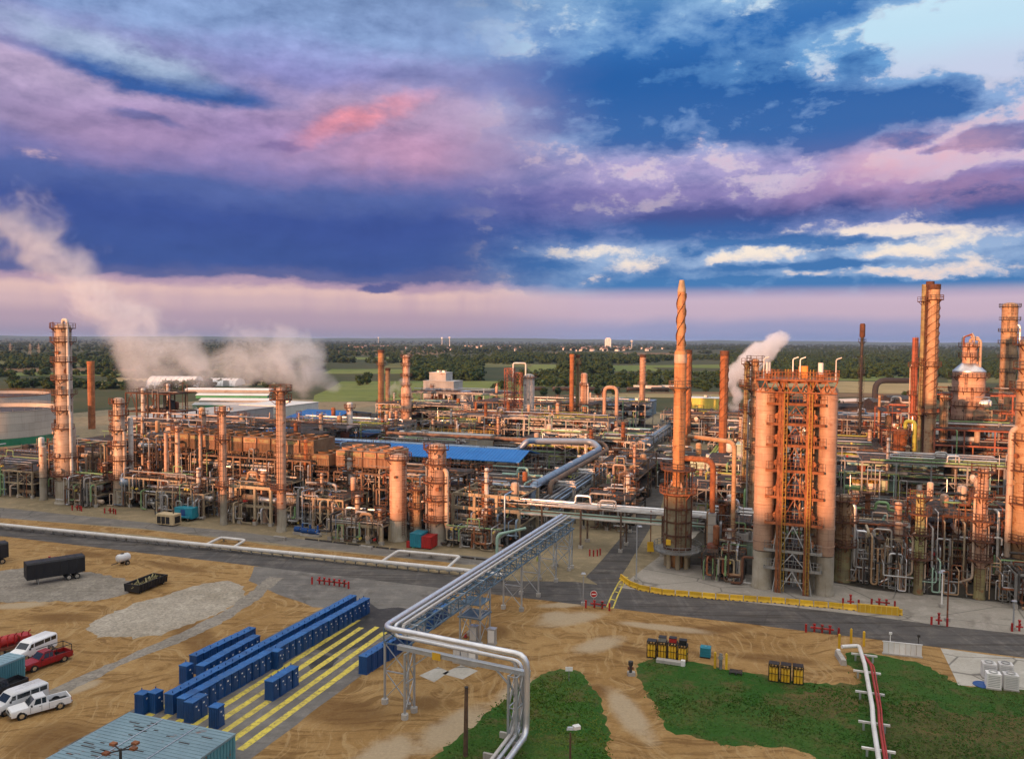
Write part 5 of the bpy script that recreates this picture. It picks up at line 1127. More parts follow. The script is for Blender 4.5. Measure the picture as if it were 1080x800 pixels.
# white rows far behind
for i,(x0,x1,y) in enumerate(((205,284,430),(212,286,425),(208,285,419.5),(196,288,413.5))):
    P0=g(x0,y); P1=g(x1,y); a0,b0=toab(P0); L=(P1-P0).length; t=thing('white_store',('lowest row of the long pale roofed stores, with a green wall','second row of the long pale roofed stores, just above the green walled lowest','third row of the long pale roofed stores, just below the topmost','topmost row of the long pale roofed stores below the hangars')[i],'store',(P0+P1)/2,0); MB().box((0,0,1.),(L,9,2.)).build('wall',('tank_green','building_grey','tank_green','building_grey')[i],t)
    mb=MB(); mb.loft([[(x,-5,2.),(x,0,3.2),(x,5,2.)] for x in (-L/2-.3,L/2+.3)]); mb.build('roof',('building_grey','white','building_white','white')[i],t)
def barrel(label,px0,px1,y,h,mat='white'):
    P0=g(px0,y);P1=g(px1,y);L=(P1-P0).length;t=thing('barrel_hangar',label,'hangar',(P0+P1)/2,0); mb=MB(); r_=13
    mb.loft([[(x,r_*math.cos(w_),max(.0,h*math.sin(w_))) for w_ in np.linspace(0,PI,13)] for x in (-L/2,-L/2+1,L/2-1,L/2)]); mb.build('shell',mat,t,True); b=MB()
    for i in range(9): b.tube([(-L/2+L*i/8,r_*1.005*math.cos(w_),h*1.005*math.sin(w_)) for w_ in np.linspace(.02,PI-.02,13)],.18,5)
    b.build('arch_rib','building_grey',t); MB().box((L*.2,-r_-.02,2.4),(5,.3,4.8)).build('door','building_grey',t)
barrel('large white barrel roofed hangar under the steam',160,211,409,9.5); barrel('lower white barrel roofed hangar east of the large one',222,254,406,6.)
block('yellow metal building far up the side road axis',-29,-12,338,350,8.,'building_yellow'); block('dark blue shed with pale band west of the yellow metal building',-62,-44,306,322,7.5,'steel_blue',roofm='alu_blue')
block('pale low shed with curved look beside the pale straked stack',-62,-46,212,222,4.,'building_white',door=0)
block('mint green cabinet wall standing behind the furnace ducts',2.5,9,88,92,9.,'mint_tank',name='plant_box',door=0,bands=False,roofm='mint_tank')
block('tall mint green box tower just west of the olive green column',14.5,20,84,90,14.,'mint_tank',name='plant_box',door=0,bands=False,roofm='mint_tank')
block('teal louvred equipment house at the foot of the reactor tower',17,22.5,17.5,19.6,5.5,'mint_tank',name='plant_box',door=1,roofm='steel_grey')
flat_tank('big cream storage tank with a green base stripe at the western edge',g(-12,464),24,12.5,'tank_cream','float','tank_roof',(0,2.6,'tank_green'))
flat_tank('second storage tank with an orange rim behind the big cream tank',g(-8,441),25,12,'building_grey','float','tank_roof',rail='rust_orange')
for i,(px,la,m_) in enumerate(((904,'white drum tank with a yellow top next to the squat brown vessel','pipe_white'),(918,'white drum tank with a yellow top between its twin and the mint tank','pipe_white'),(935,'mint green tank beside two white yellow topped drum tanks','mint_tank'))):
    P_=g(px,536.); h=ztop(P_,508+(i==2)*-2); P_.z=0; t=flat_tank(la,P_,(1.25,1.25,2.)[i],h,m_,'dome' if i==2 else 'cone','yellow' if i<2 else 'mint_tank',name='drum_tank',rail='rail_yellow' if i<2 else None)
P_=g(574,533,0); t=thing('green_drum','mint green horizontal drum under the end of the long blue roof','drum',ab(-37,60)); MB().hdrum((-2.2,0,3.2),(3.,0,3.2),1.7,18).build('shell','pipe_mint',t,True)
for x in (-1.5,2.2): MB().box((x,0,.9),(.5,2.6,1.8)).build('saddle','concrete',t)
for i in range(2):
    t=thing('bullet_tank',('white bullet tank lying west of its twin','white bullet tank lying east of its twin')[i]+' behind the plain dark rust stack','tank',ab(12+10*i,118)); MB().hdrum((-3.4,0,4.6),(3.4,0,4.6),1.9,18).build('shell','clad_white',t,True)
    for x in (-2.2,2.2): MB().box((x,0,1.5),(.6,3,3)).build('saddle','concrete',t)
# dark coal handling yard
poly('coal_yard',[(866,447),(868,432),(880,428),(940,428),(950,446)],.05,'coal',.6,step=8)
def gable(label,P,w,d,h,mat,name,cat,win=0,rz=0,sl=1.5):
    t=thing(name,label,cat,P,rz); MB().box((0,0,h/2),(w,d,h)).build('wall',mat,t); mb=MB(); mb.loft([[(x,-d/2-.3,h),(x,0,h+sl),(x,d/2+.3,h)] for x in (-w/2-.2,w/2+.2)]); mb.build('roof',mat,t); return t
gable('black cladded crusher house beside the flare mast in the coal dark yard',g(928,452),11,10,ztop(g(928,452),423),'steel_dark','crusher_house','building'); gable('second black machine house right under the dark elbow duct',g(948,456),13,10,ztop(g(948,456),420),'steel_dark','machine_house','building')
gable('black coal shed forming the long dark wall west of the flare mast',g(893,447),26,10,ztop(g(893,447),428),'coal','coal_shed','building')
P_=g(922,446); P2=g(958,446); z=ztop(P_,401); pipe_thing('elbow_duct','dark elbow duct rising over the black machine house','duct',[P_,P_+Vector((0,0,z)),P2+Vector((0,0,z))],1.4,'plume_dark',br=5)
pipe_thing('conveyor_gallery','long pale conveyor gallery on stilts behind the coal dark yard','conveyor',[g(868,424,6),g(948,421,6)],1.6,'building_white',n=4,supports=[g(880,423.6,5),g(900,423,5),g(920,422.2,5),g(938,421.6,5)])
# rail cars
rc=thing('rail_car','rail wagon standing in the line behind the pond','rail wagon',(0,0,0),0,'rail wagons behind the pond'); MB().hdrum((-6.4,0,2.5),(6.4,0,2.5),1.5,12).build('tank_body','steel_dark',rc,True); MB().box((0,0,.95),(15,2.6,.3)).build('chassis','black',rc)
for x in (-5.5,5.5): MB().tube([(x-.9,-.8,.45),(x-.9,.8,.45)],.45,10).tube([(x+.9,-.8,.45),(x+.9,.8,.45)],.45,10).build('bogie','black',rc)
A_=g(566,412.5);B_=g(722,413.5); n=int((B_-A_).length/17); rc.location=A_; rc.rotation_euler=(0,0,math.atan2((B_-A_).y,(B_-A_).x))
for i in range(1,n): copy_tree(rc,A_.lerp(B_,i/n))
rc2=thing('hopper_car','pale hopper wagon among the dark rail wagons behind the pond','rail wagon',g(690,411.2),rc.rotation_euler.z,'pale hopper wagons'); mb=MB(); mb.loft([[(x,-1.4*k,z) ,(x,1.4*k,z),(x,1.4,z+2.4),(x,-1.4,z+2.4)] for x,k,z in ((-6,.6,1.4),(6,.6,1.4))]); mb.build('hopper_body','white',rc2); MB().box((0,0,1.),(13,2.4,.3)).build('chassis','black',rc2)
for px in (676,706): copy_tree(rc2,g(px,411.))
# ------------------------------------------------------------------ pipe bridge over the road
def bridge():
    A0 = g(404, 661, 9.); A1 = g(592, 543, 9.); d = (A1-A0); L = d.length; d.normalize(); rz = math.atan2(d.y, d.x)
    o0 = Vector((A0.x, A0.y, 0)); t = thing('pipe_bridge', 'silver pipe bridge on blue grey trusses crossing the road beside the parked blue toilets', 'pipe bridge', o0, rz)
    C1 = g(556, 691, 9.); loc = lambda P: Matrix.Rotation(-rz, 3, 'Z') @ (Vector(P)-o0)
    c1 = loc(C1); gnd = loc(g(548, 757, .9)); end = gnd + (loc(g(515, 800, .9)) - gnd)*2.3; low = Vector((0,0,-1.15)); sd = Vector((c1.x, c1.y, 0)).normalized()
    MB().pipe([(L, 0, 9), (0, 0, 9), (c1.x, c1.y, 9), (c1.x, c1.y, 1.1), (end.x-gnd.x+c1.x, end.y-gnd.y+c1.y, 1.1)], .31, 14, 1.3).build('pipe', 'alu', t, True)
    for k, (dy, dz, r_) in enumerate(((-.9, 0., .2), (-1.6, -.05, .18))):
        q1 = Vector((c1.x, c1.y, 0)) - sd*(.95+.6*k)
        MB().pipe([(L, dy, 9+dz), (1.0+.5*k, dy, 9+dz), (1.0+.5*k, dy, 7.85), (q1.x+1., q1.y, 7.85), (q1.x+.4, q1.y, 1.0), (end.x-gnd.x+q1.x+.4, end.y-gnd.y+q1.y, 1.0)], r_, 12, 1.).build('pipe', ('alu', 'clad_white')[k], t, True)
    tr = MB(); w0, w1, z0, z1 = -2.4, .5, 6.9, 8.45; n = int(L/2.1)
    for y in (w0, w1):
        for z in (z0, z1): tr.bar((1, y, z), (L, y, z), .16, .18)
        for i in range(n):
            x = 1+(L-1)*i/n; x2 = 1+(L-1)*(i+1)/n; tr.bar((x, y, z0), (x, y, z1), .1); tr.bar((x, y, z0 if i % 2 else z1), (x2, y, z1 if i % 2 else z0), .09)
    for i in range(n+1):
        x = 1+(L-1)*i/n; tr.bar((x, w0, z0), (x, w1, z0), .11); tr.bar((x, w0, z1), (x, w1, z1), .14)
        if i < n: tr.bar((x, w0, z0), (1+(L-1)*(i+1)/n, w1, z0), .08)
    tr.build('truss', 'steel_blue', t)
    cr = MB()
    for i in range(int(L/6)): cr.box((3+6*i, -.9, 8.52), (.2, 3.4, .14))
    cr.build('pipe_shoe', 'galv', t)
    def leg_frame(x, top, parent, wx=1.4, name='support_frame', ys=(w0, w1), m='galv', mid=0.):
        b = MB()
        for sx in ((-wx/2, wx/2) if wx else (0,)):
            for y in ys: b.bar((x+sx, y, .5), (x+sx, y, top), .2)
            nseg = max(1, int(top/3.4))
            for i in range(nseg):
                za = .6+(top-.7)*i/nseg; zb = .6+(top-.7)*(i+1)/nseg; b.bar((x+sx, ys[0], za), (x+sx, ys[1], zb), .09); b.bar((x+sx, ys[1], za), (x+sx, ys[0], zb), .09); b.bar((x+sx, ys[0], zb), (x+sx, ys[1], zb), .12)
        if wx:
            nseg = max(1, int(top/3))
            for y in ys:
                for i in range(nseg):
                    za = .6+(top-.7)*i/nseg; zb = .6+(top-.7)*(i+1)/nseg; b.bar((x-wx/2, y, za), (x+wx/2, y, zb), .08); b.bar((x-wx/2, y, zb), (x+wx/2, y, zb), .1)
        o = b.build(name, m, parent)
        for sx in ((-wx/2, wx/2) if wx else (0,)):
            for y in ys: MB().tube([(x+sx, y, 0), (x+sx, y, .55)], .38, 12).build('footing', 'concrete', o, True)
    for x, wx in ((1.2, 1.7), (L*.36, 3.2), (L*.58, 0), (L*.70, 0), (L*.84, 0), (L*.97, 1.6)): leg_frame(x, z0, t, wx if x > 5 else 0)
    b = MB()                                                          # working deck half way
    b.box((L*.36, -.9, 3.6), (3.6, 3.4, .12)); b.box((L*.36, -.9, 5.4), (3.4, 3.2, .1)); o = b.build('deck', 'steel_blue', t); b = MB()
    for k in (.5, 1.0):
        for y in (w0, w1): b.bar((L*.36-1.8, y, 3.66+k), (L*.36+1.8, y, 3.66+k), .06)
    b.build('handrail_lattice', 'galv', o)
    # the turn towards the turf: a plain girder on two lattice legs
    rz2 = math.atan2(C1.y-A0.y, C1.x-A0.x); t2 = thing('pipe_support', 'grey girder on lattice legs holding the silver pipe corner above the dirt', 'pipe support', o0, rz2); L2 = (C1-A0).length
    b = MB().bar((1.8, .2, 7.1), (L2+.2, .2, 7.1), .4, .5); b.bar((1.8, .2, 7.33), (L2+.2, .2, 7.33), .62, .06); b.build('girder', 'galv', t2)
    leg_frame(3.4, 7.0, t2, 0, 'lattice_leg', (-.9, .9)); leg_frame(L2-1.2, 7.0, t2, .9, 'lattice_leg', (-.8, .8))
    b = MB().bar((3.5, .2, 5.2), (5.6, .2, 6.9), .14); b.bar((L2-1.6, .2, 5.2), (L2-3.6, .2, 6.9), .14); b.build('knee_brace', 'galv', t2)
    MB().box((6.8, -.12, 7.05), (1.0, .06, .75)).build('warning_plate', 'yellow', t2)
    for k in range(4):                                                # sleepers under the ground run
        pq = gnd.lerp(end, .12+.22*k); b = MB().box((pq.x-.4, pq.y, .3), (.3, 2.2, .6)); b.build('sleeper', 'concrete', t)
bridge()
# white pipeline beside the road
def pl(pts): return [g(px, py, .95) for px, py in pts]
sup = [g(x, 553.3+(x*.0998), .72) for x in range(-10, 530, 11)]
t = pipe_thing('ground_pipeline','long white pipeline on short sleepers along the north edge of the main road','pipeline',pl([(-60,547.),(217,574.2),(402,592.2),(486,600.5),(534,606.5)]),.35,'pipe_white',flange=9,supports=sup,smat='steel_grey',n=12)
pipe_thing('expansion_loop','small white pipe loop set back from the long white pipeline','pipe loop',pl([(217,574.2),(233,566.5),(259,569.3),(246,577.)]),.26,'pipe_white',br=.8,supports=[g(236,567,.7),g(252,568.6,.7)])
pipe_thing('expansion_loop','large white pipe loop set back from the long white pipeline near the bridge','pipe loop',pl([(402,592.2),(420,580.5),(485,586.5),(472,598.5)]),.26,'pipe_white',br=.8,supports=[g(432,581.6,.7),g(455,583.8,.7),g(476,585.6,.7)])
P_=g(524,604.5,.9); pipe_thing('riser_pipe','mint green riser climbing from the white pipeline to the pipe bridge','pipe',[P_,P_+Vector((0,0,6.6)),P_+Vector((0,0,6.6))+VX*6+UX*3],.24,'pipe_mint',br=.9)
b_=thing('concrete_kerb','dark wooden curb strip with two pale blocks along the service road','curb',(0,0,0),0); mb=MB()
for i in range(14): mb.bar(g(322+15*i,567.8+i*1.75,.12),g(335+15*i,569.3+i*1.75,.12),.3,.3)
mb.build('sleeper_row','steel_dark',b_)
for px,py in ((386,577),(295,567)): MB().bar(g(px-6,py-.8,.3),g(px+6,py+.8,.3),.7,.6).build('end_block','concrete',b_)

# ------------------------------------------------------------------ portable toilets
def toilet():
    t = thing('portable_toilet', 'x', 'portable toilet', (0,0,0), 0, 'blue portable toilets')
    w = .56; mb = MB(); mb.loft([[(sx*w*k, sy*w*k, z) for sx, sy in ((-1,-1),(1,-1),(1,1),(-1,1))] for z, k in ((.0,1.04),(.12,1.04),(.13,1.),(2.05,.97),(2.06,1.02),(2.14,1.02))]); sh = mb.build('shell', 'toilet_blue', t)
    rb = MB()
    for s in (-1, 1):
        for k in (-.3, 0, .3): rb.box((k, s*w*.995, 1.05), (.08, .05, 1.7)); 
        rb.box((-w*.995, s*.25, 1.05), (.05, .1, 1.7))
    rb.build('moulded_rib', 'toilet_blue', sh)
    MB().loft([[(sx*w*k, sy*w*k, z) for sx, sy in ((-1,-1),(1,-1),(1,1),(-1,1))] for z, k in ((2.141,1.05),(2.2,1.05),(2.29,.72),(2.31,.6))]).build('roof', 'toilet_roof', t)
    dr = MB().box((w*1.0+.02, 0, 1.08), (.05, .8, 1.8)).build('door', 'toilet_blue', t); MB().box((w+.06, .28, 1.1), (.04, .1, .14)).build('latch', 'white', dr); MB().box((w+.06, -.05, 1.62), (.03, .2, .14)).build('sign_plate', 'pipe_white', dr)
    MB().tube([(-.35, .35, 2.2), (-.35, .35, 2.5)], .055, 8).build('vent_pipe', 'toilet_blue', t); return t
T0 = toilet(); first = [True]; TQ = random.Random(3)
def put_toilet(P, rz, label):
    rz += TQ.uniform(-.04, .04); P = Vector(P) + Vector((TQ.uniform(-.05,.05), TQ.uniform(-.05,.05), 0))
    if first[0]: first[0] = False; T0.location = P; T0.rotation_euler.z = rz; T0['label'] = label; return
    copy_tree(T0, P, rz, label)
def toilet_row(p0, p1, label, rz, n=None, sp=1.165):
    A = g(*p0); B = g(*p1); n = n or int((B-A).length/sp)+1; d = (B-A).normalized()
    for i in range(n): put_toilet(A + d*sp*i, rz, label)
RV = GR
toilet_row((195,755),(385,646.5),'blue portable toilet in the long row facing the yellow stripes',RV)
toilet_row((182,750.5),(373,642.5),'blue portable toilet in the long back row on the dirt side',RV+PI)
toilet_row((214,719),(270,687),'blue portable toilet in the front file of the loose cluster on the dirt',RV,9)
toilet_row((207,708),(262,680.5),'blue portable toilet in the back file of the loose cluster on the dirt',RV+PI,9)
put_toilet(g(196.5,719.5),RV,'single blue portable toilet at the near corner of the loose cluster on the dirt')
put_toilet(g(151,750.5),RV+.1,'blue portable toilet standing outermost by the teal shed roof corner'); put_toilet(g(164.5,749.5),RV-.05,'blue portable toilet paired with an outer one by the teal shed roof corner')
toilet_row((203,759.5),(216,751),'blue portable toilet of the pair pulled out in front of the long row',RV,2)
put_toilet(g(228.5,765),RV,'single blue portable toilet standing alone on the yellow stripes')
toilet_row((287,736),(309,722),'blue portable toilet in the short file of four on the yellow stripes',RV,4)
put_toilet(g(291.5,703.5),RV,'single blue portable toilet pulled half a step out of the long row')
toilet_row((385,709),(438,675),'blue portable toilet in the file below the pipe bridge',RV+PI,9)
toilet_row((455,661.5),(468,652.5),'blue portable toilet in the short file behind the bridge support',RV+PI,4)

# ------------------------------------------------------------------ vehicles and containers
def wheels(t, xs, ys, r, w=.24):
    for x in xs:
        for s in (-1, 1):
            MB().tube([(x, s*(ys-.1), r+.02), (x, s*(ys+w/2-.012), r+.02)], r*1.2, 18).build('wheel_arch', 'black', t, True) if r < .47 and r > .3 else None
            o = MB().tube([(x, s*ys-w/2*s, r), (x, s*ys+w/2*s, r)], r, 18).build('wheel', 'rubber', t, True); MB().tube([(x, s*(ys+w/2), r), (x, s*(ys+w/2+.02), r)], r*.6, 12).build('rim', 'chrome', o, True)
def sect(x, hw, zb, zt, top=.94): return [(x,-hw*.96,zb),(x,hw*.96,zb),(x,hw,zb+.2),(x,hw,zt-.15),(x,hw*top,zt),(x,-hw*top,zt),(x,-hw,zt-.15),(x,-hw,zb+.2)]
def pickup(P, rz, mat, label, rack=False, bed='black'):
    t = thing('pickup_truck', label, 'pickup truck', P, rz)
    body = MB().loft([sect(2.86,.86,.48,.92),sect(2.75,.95,.42,1.06),sect(1.3,.98,.38,1.14),sect(-.72,.98,.38,1.14)]); body.loft([sect(-.72,.98,.38,.62),sect(-2.75,.98,.42,.62),sect(-2.85,.95,.48,.62)])
    for s in (-1,1): body.box((-1.78,s*.93,.88),(2.1,.1,.52))
    body.box((-2.8,0,.88),(.1,1.86,.52)); bo = body.build('body', mat, t, True)
    MB().box((-1.76,0,.64),(1.96,1.74,.04)).build('bed_liner', bed, t)
    cab = MB().loft([[(1.25,-.9,1.1),(1.25,.9,1.1),(1.25,.86,1.15),(1.25,-.86,1.15)],[(.55,-.9,1.1),(.55,.9,1.1),(.55,.72,1.82),(.55,-.72,1.82)],[(-.45,-.9,1.1),(-.45,.9,1.1),(-.45,.73,1.85),(-.45,-.73,1.85)],[(-.72,-.9,1.1),(-.72,.9,1.1),(-.72,.76,1.25),(-.72,-.76,1.25)]]); cb = cab.build('cab', mat, t, True)
    MB().quad((1.2,-.8,1.21),(1.2,.8,1.21),(.62,.68,1.77),(.62,-.68,1.77)).build('windscreen', 'glass', cb)
    for s in (-1,1):
        for xa, xb in ((.5,.02),(-.06,-.46)):
            MB().quad((xa+.2*(xa > .3),s*.885,1.2),(xb,s*.885,1.2),(xb,s*.762,1.74),(xa,s*.762,1.74)).build('side_window', 'glass', cb)
        b = MB(); [b.box((xx, s*.984, .8), (.025, .012, .62)) for xx in (1.05, .0, -.7)]; b.box((.15, s*.986, .98), (.16, .02, .04)); b.build('door_seam', 'black', bo); MB().box((2.84,s*.7,.84),(.08,.34,.2)).build('headlight', 'lamp_lens', t); MB().box((-2.87,s*.86,.9),(.05,.16,.3)).build('tail_light', 'tail_red', t); MB().box((.95,s*1.06,1.22),(.14,.2,.16)).build('mirror', 'black', t)
    MB().box((2.88,0,.55),(.16,1.8,.2)).build('bumper', 'chrome', t); MB().box((-2.92,0,.52),(.14,1.8,.18)).build('bumper', 'chrome', t); MB().box((2.87,0,.84),(.05,.98,.2)).build('grille', 'black', t)
    wheels(t,(1.85,-1.75),.86,.40)
    if rack:
        b = MB()
        for x in (-.85,-2.7):
            for s in (-1,1): b.bar((x,s*.93,1.1),(x,s*.93,1.95),.07)
            b.bar((x,-.93,1.95),(x,.93,1.95),.07)
        for s in (-1,1): b.bar((.6,s*.93,1.97),(-2.7,s*.93,1.97),.07)
        b.build('ladder_rack','black',t)
    return t
def van(P, rz, mat, label):
    t = thing('passenger_van', label, 'van', P, rz); bo = MB().loft([sect(2.75,.88,.45,.95),sect(2.65,.97,.4,1.12),sect(1.75,1.,.36,1.3),sect(1.0,1.,.36,2.02,.86),sect(.6,1.,.36,2.12,.84),sect(-2.6,1.,.36,2.12,.84),sect(-2.75,.97,.45,2.0,.84)]).build('body', mat, t, True)
    MB().quad((1.7,-.82,1.38),(1.7,.82,1.38),(1.06,.78,1.96),(1.06,-.78,1.96)).build('windscreen','glass',bo)
    for s in (-1,1):
        for xa, xb in ((1.28,.72),(.58,-.75),(-.85,-1.7),(-1.8,-2.55)): MB().quad((xa,s*1.006,1.38),(xb,s*1.006,1.38),(xb,s*1.006,1.86),(xa-(.2 if xa > 1 else 0),s*1.006,1.86)).build('side_window','glass',bo)
        MB().box((2.72,s*.72,.82),(.1,.32,.22)).build('headlight','lamp_lens',t); MB().box((-2.77,s*.86,1.1),(.05,.16,.4)).build('tail_light','tail_red',t); MB().box((1.3,s*1.08,1.36),(.14,.2,.2)).build('mirror','black',t)
    MB().box((2.78,0,.52),(.14,1.8,.2)).build('bumper','chrome',t); MB().box((2.73,0,.82),(.05,1.0,.2)).build('grille','black',t); MB().box((-2.8,0,.5),(.12,1.8,.18)).build('bumper','chrome',t); wheels(t,(1.8,-1.75),.88,.38); return t
def head(p_rear, p_front):
    A = g(*p_rear); B = g(*p_front); d = B-A; return (A+B)/2, math.atan2(d.y, d.x)
P_,a_=head((63,745),(20,755)); pickup(P_,a_+.12,'car_white','white pickup truck with empty dark bed parked beside the white van')
P_,a_=head((65,696),(31,706)); pickup(P_,a_+.12,'car_red','red pickup truck with a ladder rack by the teal container',True)
P_,a_=head((38,739),(0,753)); van(P_,a_,'car_white','white passenger van parked close beside the white pickup truck')
P_,a_=head((50,684),(19,697)); van(P_,a_,'car_white','white passenger van parked behind the red pickup truck')
P_,a_=head((11,728),(-14,738)); pickup(P_,a_,'car_dark','dark pickup partly cut off beyond the white passenger van')
def container(label, a0, a1, b0, b1, h, mat, roofm, name='shipping_container', cat='container', rib=.28, patches=0, door=True):
    t = thing(name,label,cat,ab((a0+a1)/2,(b0+b1)/2)); W_=a1-a0; D_=b1-b0; wl=MB().box((0,0,h/2+.06),(W_,D_,h-.12)).build('wall',mat,t); rb=MB()
    n=int(W_/rib)
    for i in range(n): x=-W_/2+W_*(i+.5)/n; rb.box((x,-D_/2-.03,h/2),(rib*.45,.06,h-.3)); rb.box((x,D_/2+.03,h/2),(rib*.45,.06,h-.3))
    n=int(D_/rib)
    for i in range(n): y=-D_/2+D_*(i+.5)/n; rb.box((W_/2+.03,y,h/2),(.06,rib*.45,h-.3)); rb.box((-W_/2-.03,y,h/2),(.06,rib*.45,h-.3))
    rb.build('corrugation',mat,wl); rf=MB().box((0,0,h+.04),(W_+.16,D_+.16,.2)).build('roof',roofm,t); rb=MB(); n=int(D_/.5)
    for i in range(n): rb.box((0,-D_/2+D_*(i+.5)/n,h+.155),(W_-.1,.07,.05))
    rb.build('corrugation',roofm,rf)
    if patches:
        q=random.Random(4)
        for i in range(patches): MB().box((q.uniform(-W_*.44,W_*.44),-D_/2+D_*(int(q.uniform(1,n-1)))/n,h+.146),(q.choice((.5,.8,1.2,1.6,.4)),.16,.02)).build('rust_patch','steel_dark',rf)
        for x in (-W_/6,W_/6): MB().box((x,0,h+.19),(.1,D_,.03)).build('seam_strip','alu',rf)
    b=MB(); 
    for sx in (-1,1):
        for sy in (-1,1): b.box((sx*(W_/2-.05),sy*(D_/2-.05),h/2),(.2,.2,h+.06))
    b.build('corner_post',mat,t)
    if door: MB().box((0,D_/2+.07,h*.48),(W_*.9,.06,h*.86)).build('door',mat,t)
    return t
a1,b1=toab(g(247,775,3.1)); a0,b0=toab(g(137,752,3.1)); container('large teal metal shed with a ribbed roof of scattered dark strips',a0,a1,(b0+b1)/2-15,(b0+b1)/2,3.1,'teal','teal_roof','metal_shed','shed',.42,patches=46)
a1,b1=toab(g(26,716)); container('teal corrugated container half out of view behind the red pickup',a1-2.5,a1,b1-12.2,b1,2.7,'teal','teal_roof')
P_=g(127,789,13.); P_.z=0; t=thing('floodlight_mast','dark mast with four reddish floodlight heads rising before the large teal shed','floodlight',P_); MB().tube([(0,0,0),(0,0,13)],[.16,.09],10).build('pole','steel_dark',t,True)
for sx,sy in ((-1,.3),(1,.3),(-.4,-1),(.5,1)): MB().bar((0,0,12.9),(sx*.7,sy*.7,13.),.07).build('arm','steel_dark',t); MB().box((sx*.85,sy*.85,13.05),(.42,.34,.16)).build('lamp_head','rusty',t)
def trailer(label,p0,p1,h,mat,w=2.5):
    P_,a_=head(p0,p1); L=(g(*p1)-g(*p0)).length; t=thing('box_trailer',label,'trailer',P_,a_); bx=MB().loft([[(x,-w/2,1.1),(x,w/2,1.1),(x,w/2,h-.25),(x,w*.42,h),(x,-w*.42,h),(x,-w/2,h-.25)] for x in (-L/2,L/2)]).build('cargo_box',mat,t); rb=MB(); n=int(L/1.1)
    for i in range(n+1): x=-L/2+L*i/n; rb.tube([(x,-w/2-.01,1.1),(x,-w/2-.01,h-.25),(x,-w*.42,h+.01),(x,w*.42,h+.01),(x,w/2+.01,h-.25),(x,w/2+.01,1.1)],.04,5)
    rb.build('tarp_hoop',mat,bx); MB().box((0,0,.95),(L*.96,.9,.28)).build('chassis','black',t); wheels(t,(-L*.36,-L*.36+1.2),w/2-.15,.48); b=MB()
    for s in (-1,1): b.bar((L*.3,s*.7,0),(L*.3,s*.7,.9),.14)
    b.build('landing_leg','steel_grey',t)
    for s in (-1,1): MB().box((-L/2-.03,s*.6,2.1),(.06,1.1,h-1.6)).build('rear_door','steel_dark' if s<0 else 'tarp_black',t)
    return t
trailer('long black tarped box trailer parked on the grey gravel pad',(88,607),(27,617),3.7,'tarp_black')
trailer('black box trailer end showing beyond the long tarped trailer',(7,592),(-40,600),3.7,'tarp_black')
P_,a_=head((134,594),(126,596)); t=thing('tank_trailer','small white tank trailer standing alone on the dirt by the road','trailer',P_,a_); MB().hdrum((-.9,0,1.25),(.9,0,1.25),.72,16).build('tank_body','car_white',t,True); wheels(t,(-.3,),.75,.36); MB().bar((1.,0,.5),(2.2,0,.45),.12).build('drawbar','steel_dark',t); MB().box((.2,0,2.0),(.5,.4,.16)).build('filler_cap','steel_dark',t)
P_,a_=head((169,614),(139,626)); L=(g(169,614)-g(139,626)).length; t=thing('open_skip','black open roll off skip heaped with scrap near the pale gravel pad','skip',P_,a_); mb=MB(); hw=1.25
for s in (-1,1): mb.loft([[(x,s*hw,.3),(x,s*(hw-.12),.3),(x,s*(hw+.03),1.5),(x,s*(hw+.15),1.5)] for x in (-L/2,L/2)])
mb.box((-L/2+.06,0,.9),(.12,2*hw,1.2)); mb.box((L/2-.06,0,.9),(.12,2*hw,1.2)); mb.box((0,0,.4),(L-.2,2*hw-.2,.2)); sk=mb.build('tub','black',t); rb=MB(); n=10
for i in range(n+1):
    for s in (-1,1): rb.bar((-L/2+L*i/n,s*(hw+.02),.3),(-L/2+L*i/n,s*(hw+.17),1.5),.12)
rb.build('side_rib','black',sk); q=random.Random(8); mb=MB()
for i in range(60): x=q.uniform(-L*.45,L*.45); y=q.uniform(-.9,.9); mb.bar((x,y,q.uniform(.5,1.2)),(x+q.uniform(-1,1),y+q.uniform(-.6,.6),q.uniform(.9,1.5)),q.uniform(.06,.22))
mb.build('scrap_heap','clad_olive',t); wheels(t,(-L*.4,L*.4),hw-.2,.16,.2)
# generator and tarped load beside the left unit
P_=g(178,553.); t=thing('generator_set','cream generator box with black louvres parked at the plant edge beside a blue box','generator',P_); MB().box((0,0,1.35),(4.6,2.3,2.2)).build('casing','cream',t)
for k in range(3): MB().box((-1.55+1.15*k,-1.17,1.2),(.95,.06,1.5)).build('louvre','black',t)
MB().box((2.33,0,1.3),(.06,1.5,1.4)).build('louvre','black',t); wheels(t,(-1.4,1.2),.95,.38); MB().tube([(1,.3,2.4),(1,.3,3.)],.12,8).build('exhaust','steel_dark',t)
P_=g(193,549.)+VX*1.2; t=thing('tool_box_trailer','bright blue box trailer behind the cream generator','trailer',P_); MB().box((0,0,1.7),(4.6,2.4,2.3)).box((0,-1.6,1.0),(4.2,.7,.25)).build('body','teal_bright',t); wheels(t,(-1.2,1.2),1.0,.42); MB().box((0,-1.22,1.7),(1.2,.05,1.6)).build('door','blue',t)
P_=g(442,576); t=thing('waste_container','bright teal steel container beside a red skip at the stout vessel foot','container',P_); MB().box((0,0,1.5),(2.4,3.2,2.5)).build('wall','teal_bright',t); b=MB()
for k in range(5): b.box((-1.0+.5*k,-1.63,1.5),(.12,.08,2.3))
b.build('side_rib','teal_bright',t); MB().box((0,0,2.8),(2.5,3.3,.12)).build('lid','teal_bright',t)
for x in (-.9,.9): MB().box((x,0,.12),(.2,3,.24)).build('skid','steel_dark',t)
P_=g(452.5,577); t=thing('waste_container','bright red steel skip beside the teal container','skip',P_); MB().box((0,0,1.25),(2.2,3.,2.1)).build('wall','red',t); b=MB()
